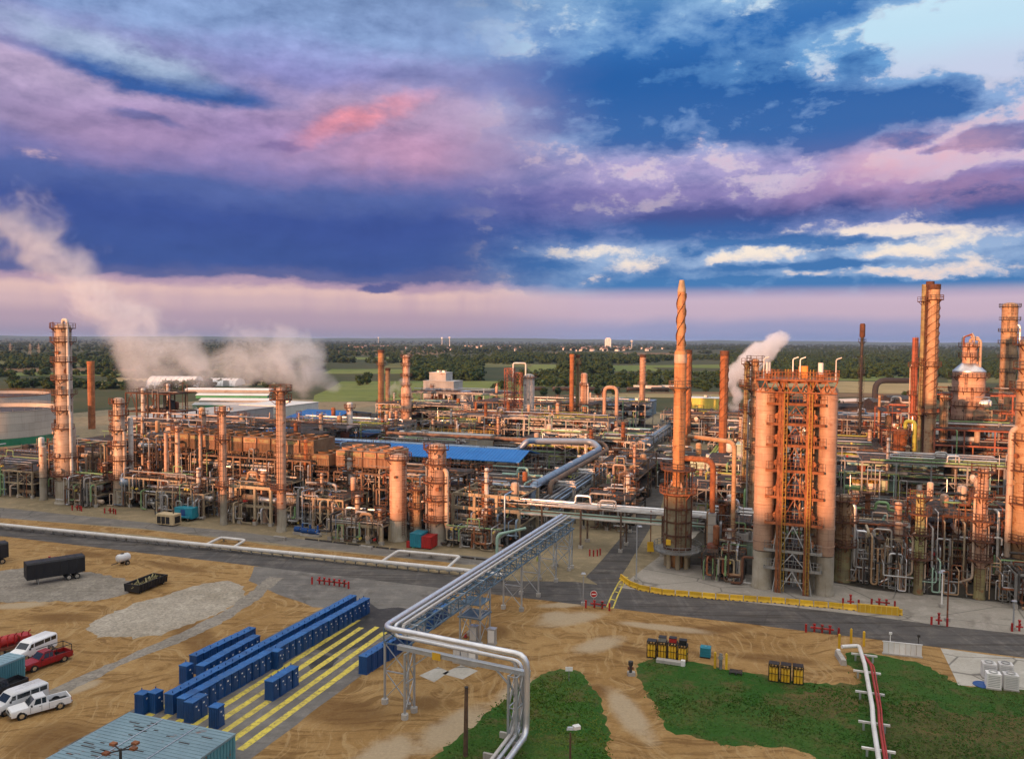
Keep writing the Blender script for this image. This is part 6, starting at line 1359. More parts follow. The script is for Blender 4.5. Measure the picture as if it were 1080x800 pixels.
for k in range(5): b.box((-.9+.45*k,-1.53,1.2),(.12,.08,2.))
b.build('side_rib','red',t); MB().box((0,0,2.36),(2.3,3.1,.12)).build('lid','red',t)
for x in (-.8,.8): MB().box((x,0,.12),(.2,2.8,.24)).build('skid','steel_dark',t)
for px,la,m_ in ((431,'small dark red drum left of the teal container','red'),(436,'small green drum touching the teal container','tank_green')):
    P_=g(px,577); t=thing('oil_drum',la.replace(' left of',' just west of'),'drum',P_); MB().lathe([(0,0),(.45,0),(.45,1.25),(0,1.25)],16).build('barrel',m_,t,True); MB().lathe([(.45,-.04),(.49,0),(.45,.04)],16,(0,0,.62)).build('hoop',m_,t)
P_=g(10,687); t=thing('hose_trailer','dark red hose trailer with raised nozzles behind the teal container','trailer',P_,GR+1.2); MB().box((0,0,.8),(5.2,2.,.3)).build('deck','steel_maroon',t); MB().hdrum((-1.9,0,1.55),(.6,0,1.55),.68,16).build('tank_body','red',t,True); wheels(t,(-1.2,1.4),.85,.42)
for k in range(6): MB().pipe([(-2.+.8*k,-.7,.95),(-2.+.8*k,-.7,2.3),(-1.8+.8*k,-.9,2.5)],.07,7).build('nozzle','red',t,True)
MB().box((1.7,0,1.4),(1.2,1.7,.9)).build('pump_box','red',t)
# blue pumps
pp=thing('pump_set','x','pump',(0,0,0),None,'bright blue pumps'); MB().box((0,0,.25),(2.6,1.1,.5)).build('base','concrete',pp); MB().tube([(-1.1,0,1.),(.2,0,1.)],.5,14).build('motor','blue',pp,True); b=MB()
for k in range(8): b.tube([(-1.05+.15*k,0,1.),(-1.0+.15*k,0,1.)],.56,14)
b.build('cooling_fin','blue',pp); MB().tube([(.5,0,.95),(.95,0,.95)],.55,14).tube([(.7,0,1.2),(.7,0,2.3)],.2,10).build('casing','blue',pp,True); MB().tube([(.15,0,1.),(.55,0,1.)],.2,10).build('coupling','yellow',pp,True)
for i,(px,py) in enumerate(((316,563),(324,564.5),(332,565.5))):
    la=('bright blue pump on the west end of the trio by the curb strip','bright blue pump in the middle of the trio by the curb strip','bright blue pump on the east end of the trio by the curb strip')[i]
    if i==0: pp.location=g(px,py); pp['label']=la
    else: copy_tree(pp,g(px,py),label=la)

# ------------------------------------------------------------------ road furniture
def along(pts, step):
    W_=[g(*p) for p in pts]; out=[]; rem=0.
    for i in range(len(W_)-1):
        A,B=W_[i],W_[i+1]; L=(B-A).length; d=(B-A)/L; s=rem
        while s<L: out.append((A+d*s,math.atan2(d.y,d.x))); s+=step
        rem=s-L
    return out
br=thing('road_barrier','yellow concrete barrier block in the row curving along the apron edge','barrier',(0,0,0),0,'yellow barrier blocks along the apron'); MB().loft([[(x,-.32,0),(x,.32,0),(x,.30,.12),(x,.15,.36),(x,.11,.85),(x,-.11,.85),(x,-.15,.36),(x,-.30,.12)] for x in (-.95,.95)]).build('block_body','yellow',br)
for x in (-.5,.5): MB().box((x,0,.05),(.34,.68,.14)).build('fork_slot','steel_dark',br)
for i,(P_,a_) in enumerate(along([(657,612),(664,617.5),(676,622),(700,626.5),(760,631.5),(820,635.5),(880,641),(945,647.5)],2.06)):
    if i==0: br.location=P_; br.rotation_euler.z=a_
    else: copy_tree(br,P_+Vector((rnd.uniform(-.04,.04),rnd.uniform(-.05,.05),0)),a_+rnd.uniform(-.04,.04))
t=thing('wall_barrier','longer yellow barrier wall closing the east end of the yellow block row','barrier',g(926,646.5),GR+.05); MB().box((0,0,.6),(5.6,.5,1.2)).build('wall','yellow',t); b=MB()
for k in range(8): b.box((-2.5+.72*k,-.27,.6),(.1,.06,1.1))
b.build('side_rib','yellow_pale',t)
def manifold(label,P,w,n,rz=None,h=1.0,mat='red'):
    t=thing('hydrant_manifold',label,'fire hydrant',P,rz); b=MB().tube([(-w/2,0,.6),(w/2,0,.6)],.13,10).build('header','red',t,True)
    for i in range(n):
        x=-w/2+w*(i+.5)/n; o=MB().tube([(x,0,0),(x,0,h)],.14,10).tube([(x,0,h),(x,0,h+.14)],.21,10).build('outlet_post','red',t,True); MB().tube([(x,-.1,h*.75),(x,-.42,h*.75)],.15,8).build('nozzle','rust_dark' if i%2 else 'red',o,True)
    for s in (-1,1): MB().tube([(s*(w/2+.6),-.5,0),(s*(w/2+.6),-.5,1.15)],.15,10).build('guard_post','red',t,True)
    return t
manifold('widest red hydrant manifold standing on the stained apron by the blue toilets',g(350,617),5.6,6)
manifold('red hydrant manifold beside the no entry sign and yellow ladder marking',g(631,641),2.4,2)
manifold('red hydrant manifold on the road edge south of the yellow barrier wall',g(867,667),3.,3)
manifold('red hydrant standing inside the yellow block row at the apron',g(897,638),1.,1,h=1.5); manifold('red hydrant pair behind the longer yellow barrier wall',g(931,639),2.,2)
manifold('red hydrant on the apron corner beside the lamp post',g(990,658),.8,1,h=1.5); manifold('red hydrant near the eastern lamp post at the plant edge',g(1075,665),.8,1,h=1.4)
manifold('red hydrant group on the service road edge below the twin barrelled column',g(118,541),2.,2); manifold('low red hydrant pair near the foot of the tallest west column',g(83,538),1.6,2); manifold('red hydrant cluster on the gravel beside the long black trailer',g(57,598),3.,3,h=1.7)
bo=thing('bollard','red steel bollard in the little row at the side road edge','bollard',(0,0,0),0,'red bollards at the side road'); MB().tube([(0,0,0),(0,0,1.15)],.14,10).build('post','red',bo,True); MB().tube([(0,0,1.15),(0,0,1.22)],.17,10).build('cap','red',bo,True)
for i,(px,py) in enumerate(((622,586),(626,586.5),(630,586),(633,585),(649,556),(654,556),(658,555.5))):
    if i==0: bo.location=g(px,py)
    else: copy_tree(bo,g(px,py))
yb=thing('bollard','x','bollard',(0,0,0),0,'yellow bollards'); MB().tube([(0,0,0),(0,0,1.9)],.16,12).build('post','yellow',yb,True); MB().lathe([(.16,0),(.1,.1),(0,.13)],12,(0,0,1.9)).build('cap','yellow',yb,True)
for i,(px,py,la) in enumerate(((754,704,'western one of two tall yellow bollards beside the teal cube'),(766,705.5,'eastern one of two tall yellow bollards beside the teal cube'),(885,684,'yellow bollard next to the concrete block at the red and white pipes'),(897.5,678,'yellow bollard behind the elbow of the red and white pipes'),(911,681,'yellow bollard east of the red and white pipes'))):
    if i==0: yb.location=g(px,py); yb['label']=la
    else: copy_tree(yb,g(px,py),label=la)
t=thing('valve_post','grey valve post between the two tall yellow bollards','valve',g(760,705)); MB().tube([(0,0,0),(0,0,1.9)],.2,10).build('post','steel_grey',t,True); MB().tube([(0,-.2,1.5),(0,-.3,1.5)],.3,12).build('handwheel','alu_dull',t)
def lamp(label,px,py,yt,arm=0.,mat='galv',headm='alu'):
    P_=g(px,py); h=ztop(P_,yt); t=thing('lamp_post',label,'lamp post',P_,0); MB().tube([(0,0,0),(0,0,h)],[.13,.08],10).build('pole',mat,t,True); MB().box((0,0,.25),(.6,.6,.5)).build('footing','concrete',t)
    if arm: MB().pipe([(0,0,h),(0,0,h+.5),(arm,0,h+.4)],.06,8).build('arm',mat,t,True)
    MB().loft([[(arm-.35,-.16,h+.28),(arm+.35,-.16,h+.28),(arm+.25,-.1,h+.5),(arm-.25,-.1,h+.5)],[(arm-.35,.16,h+.28),(arm+.35,.16,h+.28),(arm+.25,.1,h+.5),(arm-.25,.1,h+.5)]]).build('lamp_head',headm,t); return t
lamp('tall galvanised lamp post behind the start of the yellow block row',671,613,557,.5); lamp('shorter grey lamp post at the road junction near the no entry sign',615,638,607)
lamp('rusty lamp post on the apron east of the yellow barrier wall',999,655,606,-1.2,'rusty'); lamp('white lamp post beside the rusty lamp post on the apron',993,640,604,0,'pipe_white'); lamp('grey lamp post at the eastern road edge with a red hydrant',1068.5,664,636)
t=lamp('twin headed lamp post standing in the turf by the pipe bridge end',601,832,772,.0,'wood'); MB().box((.55,0,ztop(g(601,832),772)+.5),(.6,.5,.3),.4).build('lamp_head','pipe_white',t)
P_=g(491,797); t=thing('utility_pole','bare brown wooden pole in the dirt below the pipe bridge','pole',P_,0); MB().tube([(0,0,0),(.05,0,ztop(P_,724))],[.24,.17],12).build('pole','wood',t,True); MB().tube([(.05,0,ztop(P_,725)),(.05,0,ztop(P_,725)+.12)],.19,12).build('cap','steel_dark',t)
P_=g(600,718); t=thing('sign_post','small white sign plate on a thin post at the tip of the turf','sign',P_,0); MB().tube([(0,0,0),(0,0,1.6)],.05,8).build('post','steel_grey',t); MB().box((0,-.06,1.5),(.85,.05,.5)).build('plate','white',t)
P_=g(626,639); t=thing('no_entry_sign','round red no entry sign with white bar at the junction','sign',P_,0); MB().tube([(0,0,0),(0,0,2.3)],.06,8).build('post','galv',t); MB().tube([(0,-.07,1.9),(0,-.10,1.9)],.46,20).build('disc','red',t); MB().box((0,-.115,1.9),(.66,.02,.15)).build('bar','white',t); MB().tube([(0,-.06,1.9),(0,-.075,1.9)],.53,20).build('rim','white',t)
P_=g(686,583); h=ztop(P_,538); t=thing('marker_post','thin brown post carrying a yellow board near the furnace','sign',P_,0); MB().tube([(0,0,0),(0,0,h)],.1,8).build('post','rusty',t); MB().box((0,-.12,1.25),(1.3,.08,1.9)).build('board','yellow',t)
P_=g(567.5,598); t=thing('warning_sign','bright lime warning sign on a grey leg beneath the pipe bridge','sign',P_,0); MB().tube([(0,0,0),(0,0,1.6)],.06,8).build('post','galv',t); MB().box((0,-.07,1.5),(.6,.05,.8)).build('plate','pipe_yellowgreen',t)
P_=g(665,712); t=thing('standpipe','black standpipe with a ball valve at the turf edge by the dirt track','standpipe',P_,0); MB().tube([(0,0,0),(0,0,1.3)],.18,10).tube([(0,0,1.3),(0,0,1.75)],.3,10).build('post','steel_dark',t,True); MB().tube([(-.35,0,.9),(.35,0,.9)],.16,10).build('outlet','rusty',t,True); MB().box((.1,.1,.2),(.9,.7,.4)).build('base','concrete',t)
# gas cylinder racks
gr=thing('cylinder_rack','x','cylinder rack',(0,0,0),None,'yellow gas cylinder racks'); b=MB()
for sx in (-.55,.55):
    for sy in (-.5,.5): b.bar((sx,sy,0),(sx,sy,2.1),.07)
for z in (.1,1.0,1.9):
    for s in (-1,1): b.bar((-.55,s*.5,z),(.55,s*.5,z),.06); b.bar((s*.55,-.5,z),(s*.55,.5,z),.06)
b.box((0,0,.06),(1.1,1.0,.08)); b.build('cage','black',gr); k=0
for x in (-.36,0,.36):
    for y in (-.3,.05,.36): o=MB().tube([(x,y,.12),(x,y,1.5),(x,y,1.68)],[.165,.165,.07],12).build('gas_cylinder','yellow',gr,True); MB().tube([(x,y,1.68),(x,y,1.84)],.05,8).build('valve_cap','black',o)
MB().box((0,0,2.13),(1.16,1.06,.06)).build('canopy','black',gr)
for i,(px,py,la) in enumerate(((687.5,692,'yellow gas cylinder rack at the west end of the row of four'),(698.5,693,'yellow gas cylinder rack second from the west in the row of four'),(709.5,694,'yellow gas cylinder rack under a red crate in the row of four'),(720,696.5,'yellow gas cylinder rack at the east end of the row of four'),(816,717,'yellow gas cylinder rack at the west end of the row of three by the turf'),(828.5,718.5,'yellow gas cylinder rack in the middle of the row of three by the turf'),(841.5,720,'yellow gas cylinder rack at the east end of the row of three by the turf'))):
    if i==0: gr.location=g(px,py); gr['label']=la
    else: copy_tree(gr,g(px,py),GR+rnd.uniform(-.08,.08),la)
    if i in (1,2,3): t=thing('tool_crate',('grey','red','black')[i-1]+' crate lying on top of a gas cylinder rack in the row of four','crate',g(px,py,0)+Vector((0,0,2.17))); MB().box((0,0,.25),(.9,.8,.5)).build('box',('steel_grey','red','black')[i-1],t); MB().box((0,0,.53),(.94,.84,.06)).build('lid','black',t)
t=thing('water_tote','teal plastic cube tank standing alone east of the gas cylinder racks','tank',g(744,692)); MB().box((0,0,.72),(1.25,1.15,1.15)).build('bottle','teal_bright',t); b=MB()
for k in range(4):
    for s in (-1,1): b.bar((-.64,s*.59,.2+.35*k),(.64,s*.59,.2+.35*k),.04); b.bar((s*.64,-.59,.2+.35*k),(s*.64,.59,.2+.35*k),.04)
b.build('cage','teal_bright',t); MB().box((0,0,.07),(1.3,1.2,.14)).build('pallet','black',t); MB().tube([(0,0,1.3),(0,0,1.38)],.18,12).build('cap','teal',t)
t=thing('pallet','dark timber pallet lying by the turf edge near the yellow bollards','pallet',g(776,710)); b=MB()
for k in range(6): b.box((0,-.5+.2*k,.3),(1.5,.12,.05))
for x in (-.65,0,.65): b.box((x,0,.15),(.12,1.1,.25))
b.build('slat_deck','steel_dark',t)
t=thing('bearer_block','pale concrete bearer under the row of four gas cylinder racks','block',g(706,699)); MB().box((0,0,.2),(3.2,.8,.4)).build('slab','concrete',t); MB().box((1.7,-.2,.35),(.5,.5,.7)).build('post','white',t)
# red and white pipes running down the turf
L_=[(888,681.5),(906,680.5),(912,700),(920,745),(921,762),(929,815),(934,850)]; pts=[g(x,y,1.3) for x,y in L_]
pipe_thing('service_pipe','white pipe stepping down the turf beside a red one','pipe',pts,.24,'pipe_white',br=.6); 
pts=[g(907+1.2,688,1.0)]+[g(x+6.5,y+1,1.0) for x,y in L_[2:]]; pipe_thing('service_pipe','red pipe stepping down the turf beside a white one','pipe',pts,.14,'pipe_red',br=.6)
pts=[g(907+4,690,1.0)]+[g(x+9.5,y+2,1.0) for x,y in L_[2:]]; pipe_thing('service_pipe','thin second red pipe outermost beside the white pipe on the turf','pipe',pts,.09,'pipe_red',br=.6)
ps=thing('pipe_sleeper','white cross bar on posts carrying the red and white pipes','pipe support',(0,0,0),None,'cross bars under the red and white pipes'); MB().box((0,0,.86),(3.,.22,.2)).build('cross_bar','pipe_white',ps)
for x in (-1.,1.): MB().box((x,0,.38),(.2,.2,.76)).build('post','galv',ps)
for i,(px,py) in enumerate(((911.5,690),(914.5,708),(917.5,730),(922,762),(926.5,790))):
    P_=g(px,py,.9); P_.z=0
    if i==0: ps.location=P_
    else: copy_tree(ps,P_)
t=thing('concrete_block','long pale concrete block lying south of the first yellow bollard','block',g(886.5,696),GR+1.75); MB().loft([[(x,-.35,0),(x,.35,0),(x,.28,.7),(x,-.28,.7)] for x in (-1.7,1.7)]).build('block_body','concrete',t); MB().box((1.2,0,.82),(.5,.4,.24)).build('lifting_lug','white',t)
P_=g(951.5,691); t=thing('panel_fence','low white panelled screen with shrubs showing through, beside the road','screen wall',P_,GR+.06); 
for k in range(7): MB().box((-1.95+.65*k,0,.85),(.6,.14,1.5)).build('panel','white',t)
MB().box((0,0,.08),(4.7,.5,.16)).build('base','concrete',t); MB().box((0,0,1.64),(4.7,.2,.1)).build('rail','white',t)
for x in (-1.4,1.9): b=MB().bar((x,.3,0),(x,.3,2.7),.09); b.box((x,.2,2.7),(.36,.12,.3)); b.build('post','steel_dark' if x>0 else 'white',t)
ac=thing('cooling_unit','x','cooling unit',(0,0,0),None,'white louvred units'); MB().box((0,0,1.),(1.5,1.15,1.7)).build('casing','white',ac); b=MB()
for k in range(7): b.box((0,-.59,.4+.2*k),(1.2,.05,.07))
b.build('louvre','building_grey',ac); MB().lathe([(.45,0),(.5,.16),(.42,.16),(.4,.02)],14,(0,0,1.85)).build('fan_ring','building_grey',ac); MB().box((0,0,.08),(1.6,1.2,.16)).build('plinth','concrete',ac)
for i,(px,py,la) in enumerate(((1047,725,'white louvred unit at the front of the western pair on the pale pad'),(1042.5,714,'white louvred unit at the back of the western pair on the pale pad'),(1065.5,726.5,'white louvred unit at the front of the eastern pair on the pale pad'),(1060,715,'white louvred unit at the back of the eastern pair on the pale pad'))):
    if i==0: ac.location=g(px,py); ac['label']=la
    else: copy_tree(ac,g(px,py),label=la)
t=thing('lid','flat blue round lid lying on the pale pad next to the white louvred units','lid',g(1036,722),0); MB().lathe([(0,.22),(.8,.2),(1.0,.1),(1.0,0),(0,0)],24).build('disc','blue',t,True)
# cabinets under the bridge
cb=thing('electrical_cabinet','x','cabinet',(0,0,0),None,'grey cabinets under the bridge'); MB().box((0,0,1.15),(1.0,.8,1.9)).build('casing','galv',cb); MB().box((0,-.42,1.15),(.86,.05,1.7)).build('door','building_white',cb); MB().box((0,0,.1),(1.1,.9,.2)).build('plinth','concrete',cb); MB().box((0,0,2.14),(1.1,.95,.08)).build('roof','alu',cb)
for i,(px,py,la) in enumerate(((483,698,'westernmost of the row of three grey cabinets under the bridge'),(491,700,'middle one of the row of three grey cabinets under the bridge'),(499,701.5,'easternmost of the row of three grey cabinets under the bridge'),(500,676,'lone grey cabinet behind the row of three under the bridge'),(519,679,'grey cabinet standing farthest east under the bridge'))):
    if i==0: cb.location=g(px,py); cb['label']=la
    else: copy_tree(cb,g(px,py),label=la)
poly('slab',[(442,712),(462,703),(474,708),(458,719)],.02,'slab_pale',.05,sd=20); poly('slab',[(466,710),(486,701),(504,707),(488,716)],.02,'slab_pale',.05,sd=21)
t=thing('traffic_cone','orange traffic cone on the dirt in front of the pipe bridge legs','traffic cone',g(491,672)); MB().tube([(0,0,.05),(0,0,.8)],[.25,.06],12).build('cone','red',t,True); MB().box((0,0,.03),(.6,.6,.06)).build('base','black',t)
# white pipe coils at the foot of the east block
def coil(label,px,py,w,h,mats,seed,n=4):
    q=random.Random(seed); P_=g(px,py); t=thing('pipe_coil',label,'pipe coil',P_)
    for k in range(n):
        x=q.uniform(-w/2,w/2); y=q.uniform(-1.2,1.2); hh=h*q.uniform(.35,1.15); r=q.choice((.07,.09,.12,.16)); s=q.choice((-1,1)); w_=s*q.uniform(.6,2.2); e=q.random()
        if e<.35: pts=[(x,y+2.5,hh),(x,y,hh),(x,y,.5),(x+w_,y,.5),(x+w_,y,hh*q.uniform(.4,.9)),(x+w_,y+2,hh*.6)]
        elif e<.7: pts=[(x,y,.3),(x,y,hh),(x+w_,y,hh),(x+w_,y,hh*q.uniform(.2,.7)),(x+w_*1.6,y,hh*.2)]
        else: pts=[(x-w_,y,hh*.6),(x+w_,y,hh*.6),(x+w_,y,hh),(x+w_,y+3,hh)]
        MB().pipe(pts,r,8).build('pipe_loop',q.choice(mats),t,True)
    for x in (-w/2,w/2): MB().bar((x,.6,0),(x,.6,h),.16).build('post','steel_grey',t)
    for z in (h*.45,h*.9): MB().bar((-w/2-.3,.6,z),(w/2+.3,.6,z),.16).build('cross_beam','steel_brown',t)
    return t
for i,(px,py,w,h,la) in enumerate(((904,614,2.2,6.5,'grey hairpin pipe coil just east of the squat brown vessel'),(914,616,2.0,7.5,'taller grey hairpin pipe coil next to the brown vessel coil'),(942,622,2.6,7.5,'grey pipe coil on the west side of the yellow green column'),(952,625,2.,5,'small grey pipe coil touching the yellow green column foot'),(985,627,4.,6,'wide pipe coil with mint pipes east of the yellow green column'),(1008,629,3.2,4.5,'low pipe coil by the slim peach column with ochre foot'),(1052,634,3.6,6.5,'grey pipe coil east of the slim peach column'),(1068,638,2.5,5,'grey pipe coil at the eastern plant edge'))):
    coil(la,px,py,w,h,('alu_dull','steel_grey','alu_dull','steel_dark','clad_tan','rusty','alu') if i!=4 else ('pipe_mint','alu_dull','steel_grey','steel_dark'),300+i,7)
# ------------------------------------------------------------------ trees and far country
def tree_template(seed, clumps=9, leaves=70):
    """unit tree: crown of jittered leaf clumps plus loose leaf sprays, about 1 m tall and .85 m wide"""
    q = np.random.default_rng(seed); V = []; F = []
    ico = bmesh.new(); bmesh.ops.create_icosphere(ico, subdivisions=1, radius=1); iv = np.array([v.co[:] for v in ico.verts]); it = [[v.index for v in f.verts] for f in ico.faces]; ico.free()
    n = 0; cs = []
    for k in range(clumps):
        w = q.uniform(0, 2*PI); rr = q.uniform(.02, .30); z = q.uniform(.22, .86); rr *= 1.15 - abs(z-.5)
        c = np.array([rr*math.cos(w), rr*math.sin(w), z]); s = q.uniform(.12, .23); cs.append((c, s))
        V.append(iv*s*np.array([1.1, 1.1, .85])*q.uniform(.72, 1.28, (len(iv), 1)) + c); F += [[i+n for i in f] for f in it]; n += len(iv)
    for k in range(leaves):
        c, s = cs[q.integers(len(cs))]; d = q.normal(size=3); d /= np.linalg.norm(d); p = c + d*s*q.uniform(.9, 1.35); a = q.normal(size=3)*.055; b = q.normal(size=3)*.055
        V.append(np.array([p-a, p+b, p+a-b*.4])); F.append([n, n+1, n+2]); n += 3
    return np.concatenate(V), np.array(F)
TPL = [tree_template(s) for s in range(8)]; TPL_FAR = [tree_template(20+s, 6, 14) for s in range(6)]
def wood(name, label, spots, mat, far=False, seed=1, hrange=(8, 14), wide=1.):
    """one mass of trees: spots are world xy"""
    q = np.random.default_rng(seed); Vs = []; Fs = []; n = 0; T = TPL_FAR if far else TPL
    for x, y in spots:
        v, f = T[q.integers(len(T))]; h = q.uniform(*hrange); w_ = q.uniform(0, 2*PI); c, s = math.cos(w_), math.sin(w_); k = h*q.uniform(.85, 1.25)*wide
        X = np.empty_like(v); X[:,0] = (v[:,0]*c - v[:,1]*s)*k + x; X[:,1] = (v[:,0]*s + v[:,1]*c)*k + y; X[:,2] = v[:,2]*h - h*.10
        Vs.append(X); Fs.append(f+n); n += len(v)
    V = np.concatenate(Vs); F = np.concatenate(Fs); me = bpy.data.meshes.new(name); me.vertices.add(len(V)); me.vertices.foreach_set('co', V.astype(np.float32).ravel())
    me.loops.add(F.size); me.loops.foreach_set('vertex_index', F.astype(np.int32).ravel()); me.polygons.add(len(F)); me.polygons.foreach_set('loop_start', np.arange(0, F.size, 3, dtype=np.int32)); me.update(calc_edges=True)
    me.materials.append(M[mat]); o = bpy.data.objects.new(name, me); COL.objects.link(o); tag(o, label, 'wood', None, 'stuff'); return o
def spots(px0, px1, D0, D1, n, seed, clump=.0, thr=-.1, fr=.004):
    """random places between two image columns and two distances, gathered by a noise field"""
    q = random.Random(seed); out = []; tries = 0
    while len(out) < n and tries < n*12:
        tries += 1; D = math.exp(q.uniform(math.log(D0), math.log(D1))); x = (q.uniform(px0, px1)-540)/FOC*D
        if clump and mnoise.noise(Vector((x*fr, D*fr*1.0, seed*1.7)))*clump < thr: continue
        out.append((x, D))
    return out
def DD(y): return 40*FOC/(y-358.7)
wood('woodland','dense dark wood stretching to the skyline behind the east block', spots(770,1200,DD(397),DD(366),2600,1), 'leaf', hrange=(9,15))
wood('woodland','far hazy woods along the skyline in the east', spots(740,1250,DD(367),DD(360.6),1500,2), 'leaf_far', True, hrange=(14,26), wide=1.6)
wood('tree_belt','dark tree belt beyond the green field behind the tallest stack', spots(520,800,DD(383),DD(374.5),800,3,1.,-.15,.004)+spots(590,645,DD(391),DD(386),70,33), 'leaf', hrange=(9,14))
wood('tree_belt','scattered far woods below the skyline behind the twin stacks', spots(330,800,DD(372),DD(361),1900,4,1.,.02,.0011), 'leaf_far', True, hrange=(12,20), wide=1.5)
wood('tree_belt','dark wood behind the ringed peach column and the green field', spots(428,508,DD(402),DD(385),330,5), 'leaf', hrange=(8,13))
wood('tree_belt','broken hedges and copses between the fields in mid distance', spots(350,560,DD(384),DD(372),520,6,1.,.03,.004), 'leaf', hrange=(7,13))
wood('scrubland','low bright scrub between the field and the rail wagons', spots(545,800,DD(408),DD(393),520,7), 'leaf', hrange=(4,8), wide=1.2)
wood('tree_belt','dark woods behind the steam plumes in the west', spots(-180,370,DD(384),DD(361),2200,8,1.,-.12,.0016), 'leaf_far', True, hrange=(10,17), wide=1.4)
wood('tree_belt','belts of trees beyond the storage tanks', spots(-120,340,DD(393),DD(381),700,9,1.,.0,.005), 'leaf', hrange=(8,13))
wood('scrubland','scrubby trees and bushes behind the storage tanks', spots(-60,300,DD(414),DD(396),420,10,1.,-.05,.01), 'leaf', hrange=(4,9), wide=1.2)
wood('woodland','thin blue line of trees on the western skyline', spots(-250,760,DD(362),DD(360),1300,11), 'leaf_far', True, hrange=(16,30), wide=2.)
None and wood('shade_hill_wood','wood covering the added shade rise behind the viewpoint', [(Vector((math.sin(R(SUN_AZ)),math.cos(R(SUN_AZ)),0))*s + Vector((math.cos(R(SUN_AZ)),-math.sin(R(SUN_AZ)),0))*t_).to_2d()[:] for s,t_ in [(rnd.uniform(-325,-190), rnd.uniform(-500,360)) for _ in range(10)]], 'leaf', hrange=(6,9))
# single trees one can tell apart
def one_tree():
    t = thing('tree','round dark tree standing apart near the edge of the plant','tree',(0,0,0),0,'single trees round the plant'); v, f = tree_template(99, 16, 420)
    MB().add([tuple(p) for p in v*9], [tuple(i) for i in f]).build('crown', 'leaf', t, fix=False); mb = MB().tube([(0,0,0),(.1,0,2.),(.05,.1,4.5)], [.32,.24,.12], 8)
    for k in range(5): w_ = k*1.3; mb.tube([(.08,0,2.2+.4*k),(1.6*math.cos(w_),1.6*math.sin(w_),4.2+.5*k)], [.13,.05], 6)
    mb.build('trunk', 'wood', t); return t
tr0 = one_tree(); k = 0; q = random.Random(21)
for px, y, s in ((268,407,1.1),(282,409,1.),(296,406,1.2),(305,410,.9),(388,405,1.5),(380,406,1.2),(232,404,1.1),(648,416,.9),(630,417,.7),(588,416,.7),(574,417,.8),(872,441,1.),(881,443,1.2),(866,439,.9),(690,411,.9),(530,411,1.),(522,412,.8),(655,406,1.2),(640,405,1.),(612,396,1.5),(625,395.5,1.6),(635,396,1.3),(990,421,.9),(1010,423,1.1),(1040,420,1.),(955,421,.8),(745,413,.9),(775,414,1.),(15,407,1.2),(35,409,1.),(52,410,1.1),(118,409,1.),(140,410,.9)):
    P_ = g(px, y); s *= q.uniform(.9, 1.1)
    if k == 0: tr0.location = P_; tr0.scale = (s,)*3
    else: copy_tree(tr0, P_, q.uniform(0, 6), scale=(s*q.uniform(.9,1.15), s*q.uniform(.9,1.15), s))
    k += 1
# town on the plain, water towers, pylons
hs = thing('house','small pale house in the far town below the skyline','house',(0,0,0),0,'houses of the far town'); MB().box((0,0,3.2),(13,10,6.4)).build('wall','building_white',hs); MB().loft([[(x,-5.6,6.4),(x,0,10),(x,5.6,6.4)] for x in (-7,7)]).build('roof','roof_house',hs)
for i in range(110):
    D = q.uniform(DD(370), DD(366)); px = q.choice((q.uniform(330,548), q.uniform(330,548), q.uniform(592,700), q.uniform(600,660))); P_ = Vector(((px-540)/FOC*D, D, 0)); sc_ = (q.uniform(.8,2.2), q.uniform(.8,1.4), q.uniform(.8,1.3))
    if i == 0: hs.location = P_
    else: copy_tree(hs, P_, q.uniform(0, 3), scale=sc_)
def water_tower(label, px, yt, D, w):
    P_ = Vector(((px-540)/FOC*D, D, 0)); h = ztop(P_, yt); r = w/2*D/FOC; t = thing('water_tower', label, 'water tower', P_, 0); MB().lathe([(r*.35,0),(r*.2,h*.3),(r*.2,h-r*1.3)],16).build('stem','white',t,True); MB().lathe([(r*.2,h-r*1.5),(r*.85,h-r*1.1),(r,h-r*.6),(r*.75,h-r*.15),(0,h)],20).build('tank','white',t,True)
water_tower('white water tower on the skyline between the pale straked stack and the tallest stack',666,358.5,4600,3); water_tower('western of two slim white water towers on the skyline',466,355.5,5200,2.4); water_tower('eastern of two slim white water towers on the skyline',474,355,5200,2.6); water_tower('tiny white water tower on the skyline above the rust orange stack',399,355.3,5600,1.8)
P_ = Vector(((641-540)/FOC*4200, 4200, 0)); t = thing('grain_elevator','white block of a grain elevator on the skyline right behind the plain fields','silo',P_,0); t['label'] = 'white grain elevator block standing on the skyline west of the tallest stack'
for k in range(4): MB().lathe([(5,0),(5,ztop(P_,357.5)),(0,ztop(P_,357.3))],14,(-12+8*k,0,0)).build('silo','white',t,True)
MB().box((0,0,ztop(P_,356.8)),(22,6,6)).build('head_house','white',t)
py_ = thing('pylon','thin grey lattice power pylon in the western fields','pylon',(0,0,0),0,'power pylons in the west'); b = MB()
for sx in (-1,1):
    for sy in (-1,1): b.bar((sx*2.6,sy*2.6,0),(sx*.5,sy*.5,26),.18)
for z in range(0,26,4):
    w0=2.6-2.1*z/26; w1=2.6-2.1*(z+4)/26
    for s in (-1,1): b.bar((-w0,s*w0,z),(w1,s*w1,z+4),.1); b.bar((s*w0,-w0,z),(s*w1,w1,z+4),.1)
b.build('lattice_mast','steel_grey',py_)
for z,w_ in ((19,5.5),(23,4.2)): MB().bar((-w_,0,z),(w_,0,z),.25).build('cross_arm','steel_grey',py_)
for i,(px,y) in enumerate(((11,376),(32,376.5),(41,377))):
    if i == 0: py_.location = g(px,y)
    else: copy_tree(py_, g(px,y))
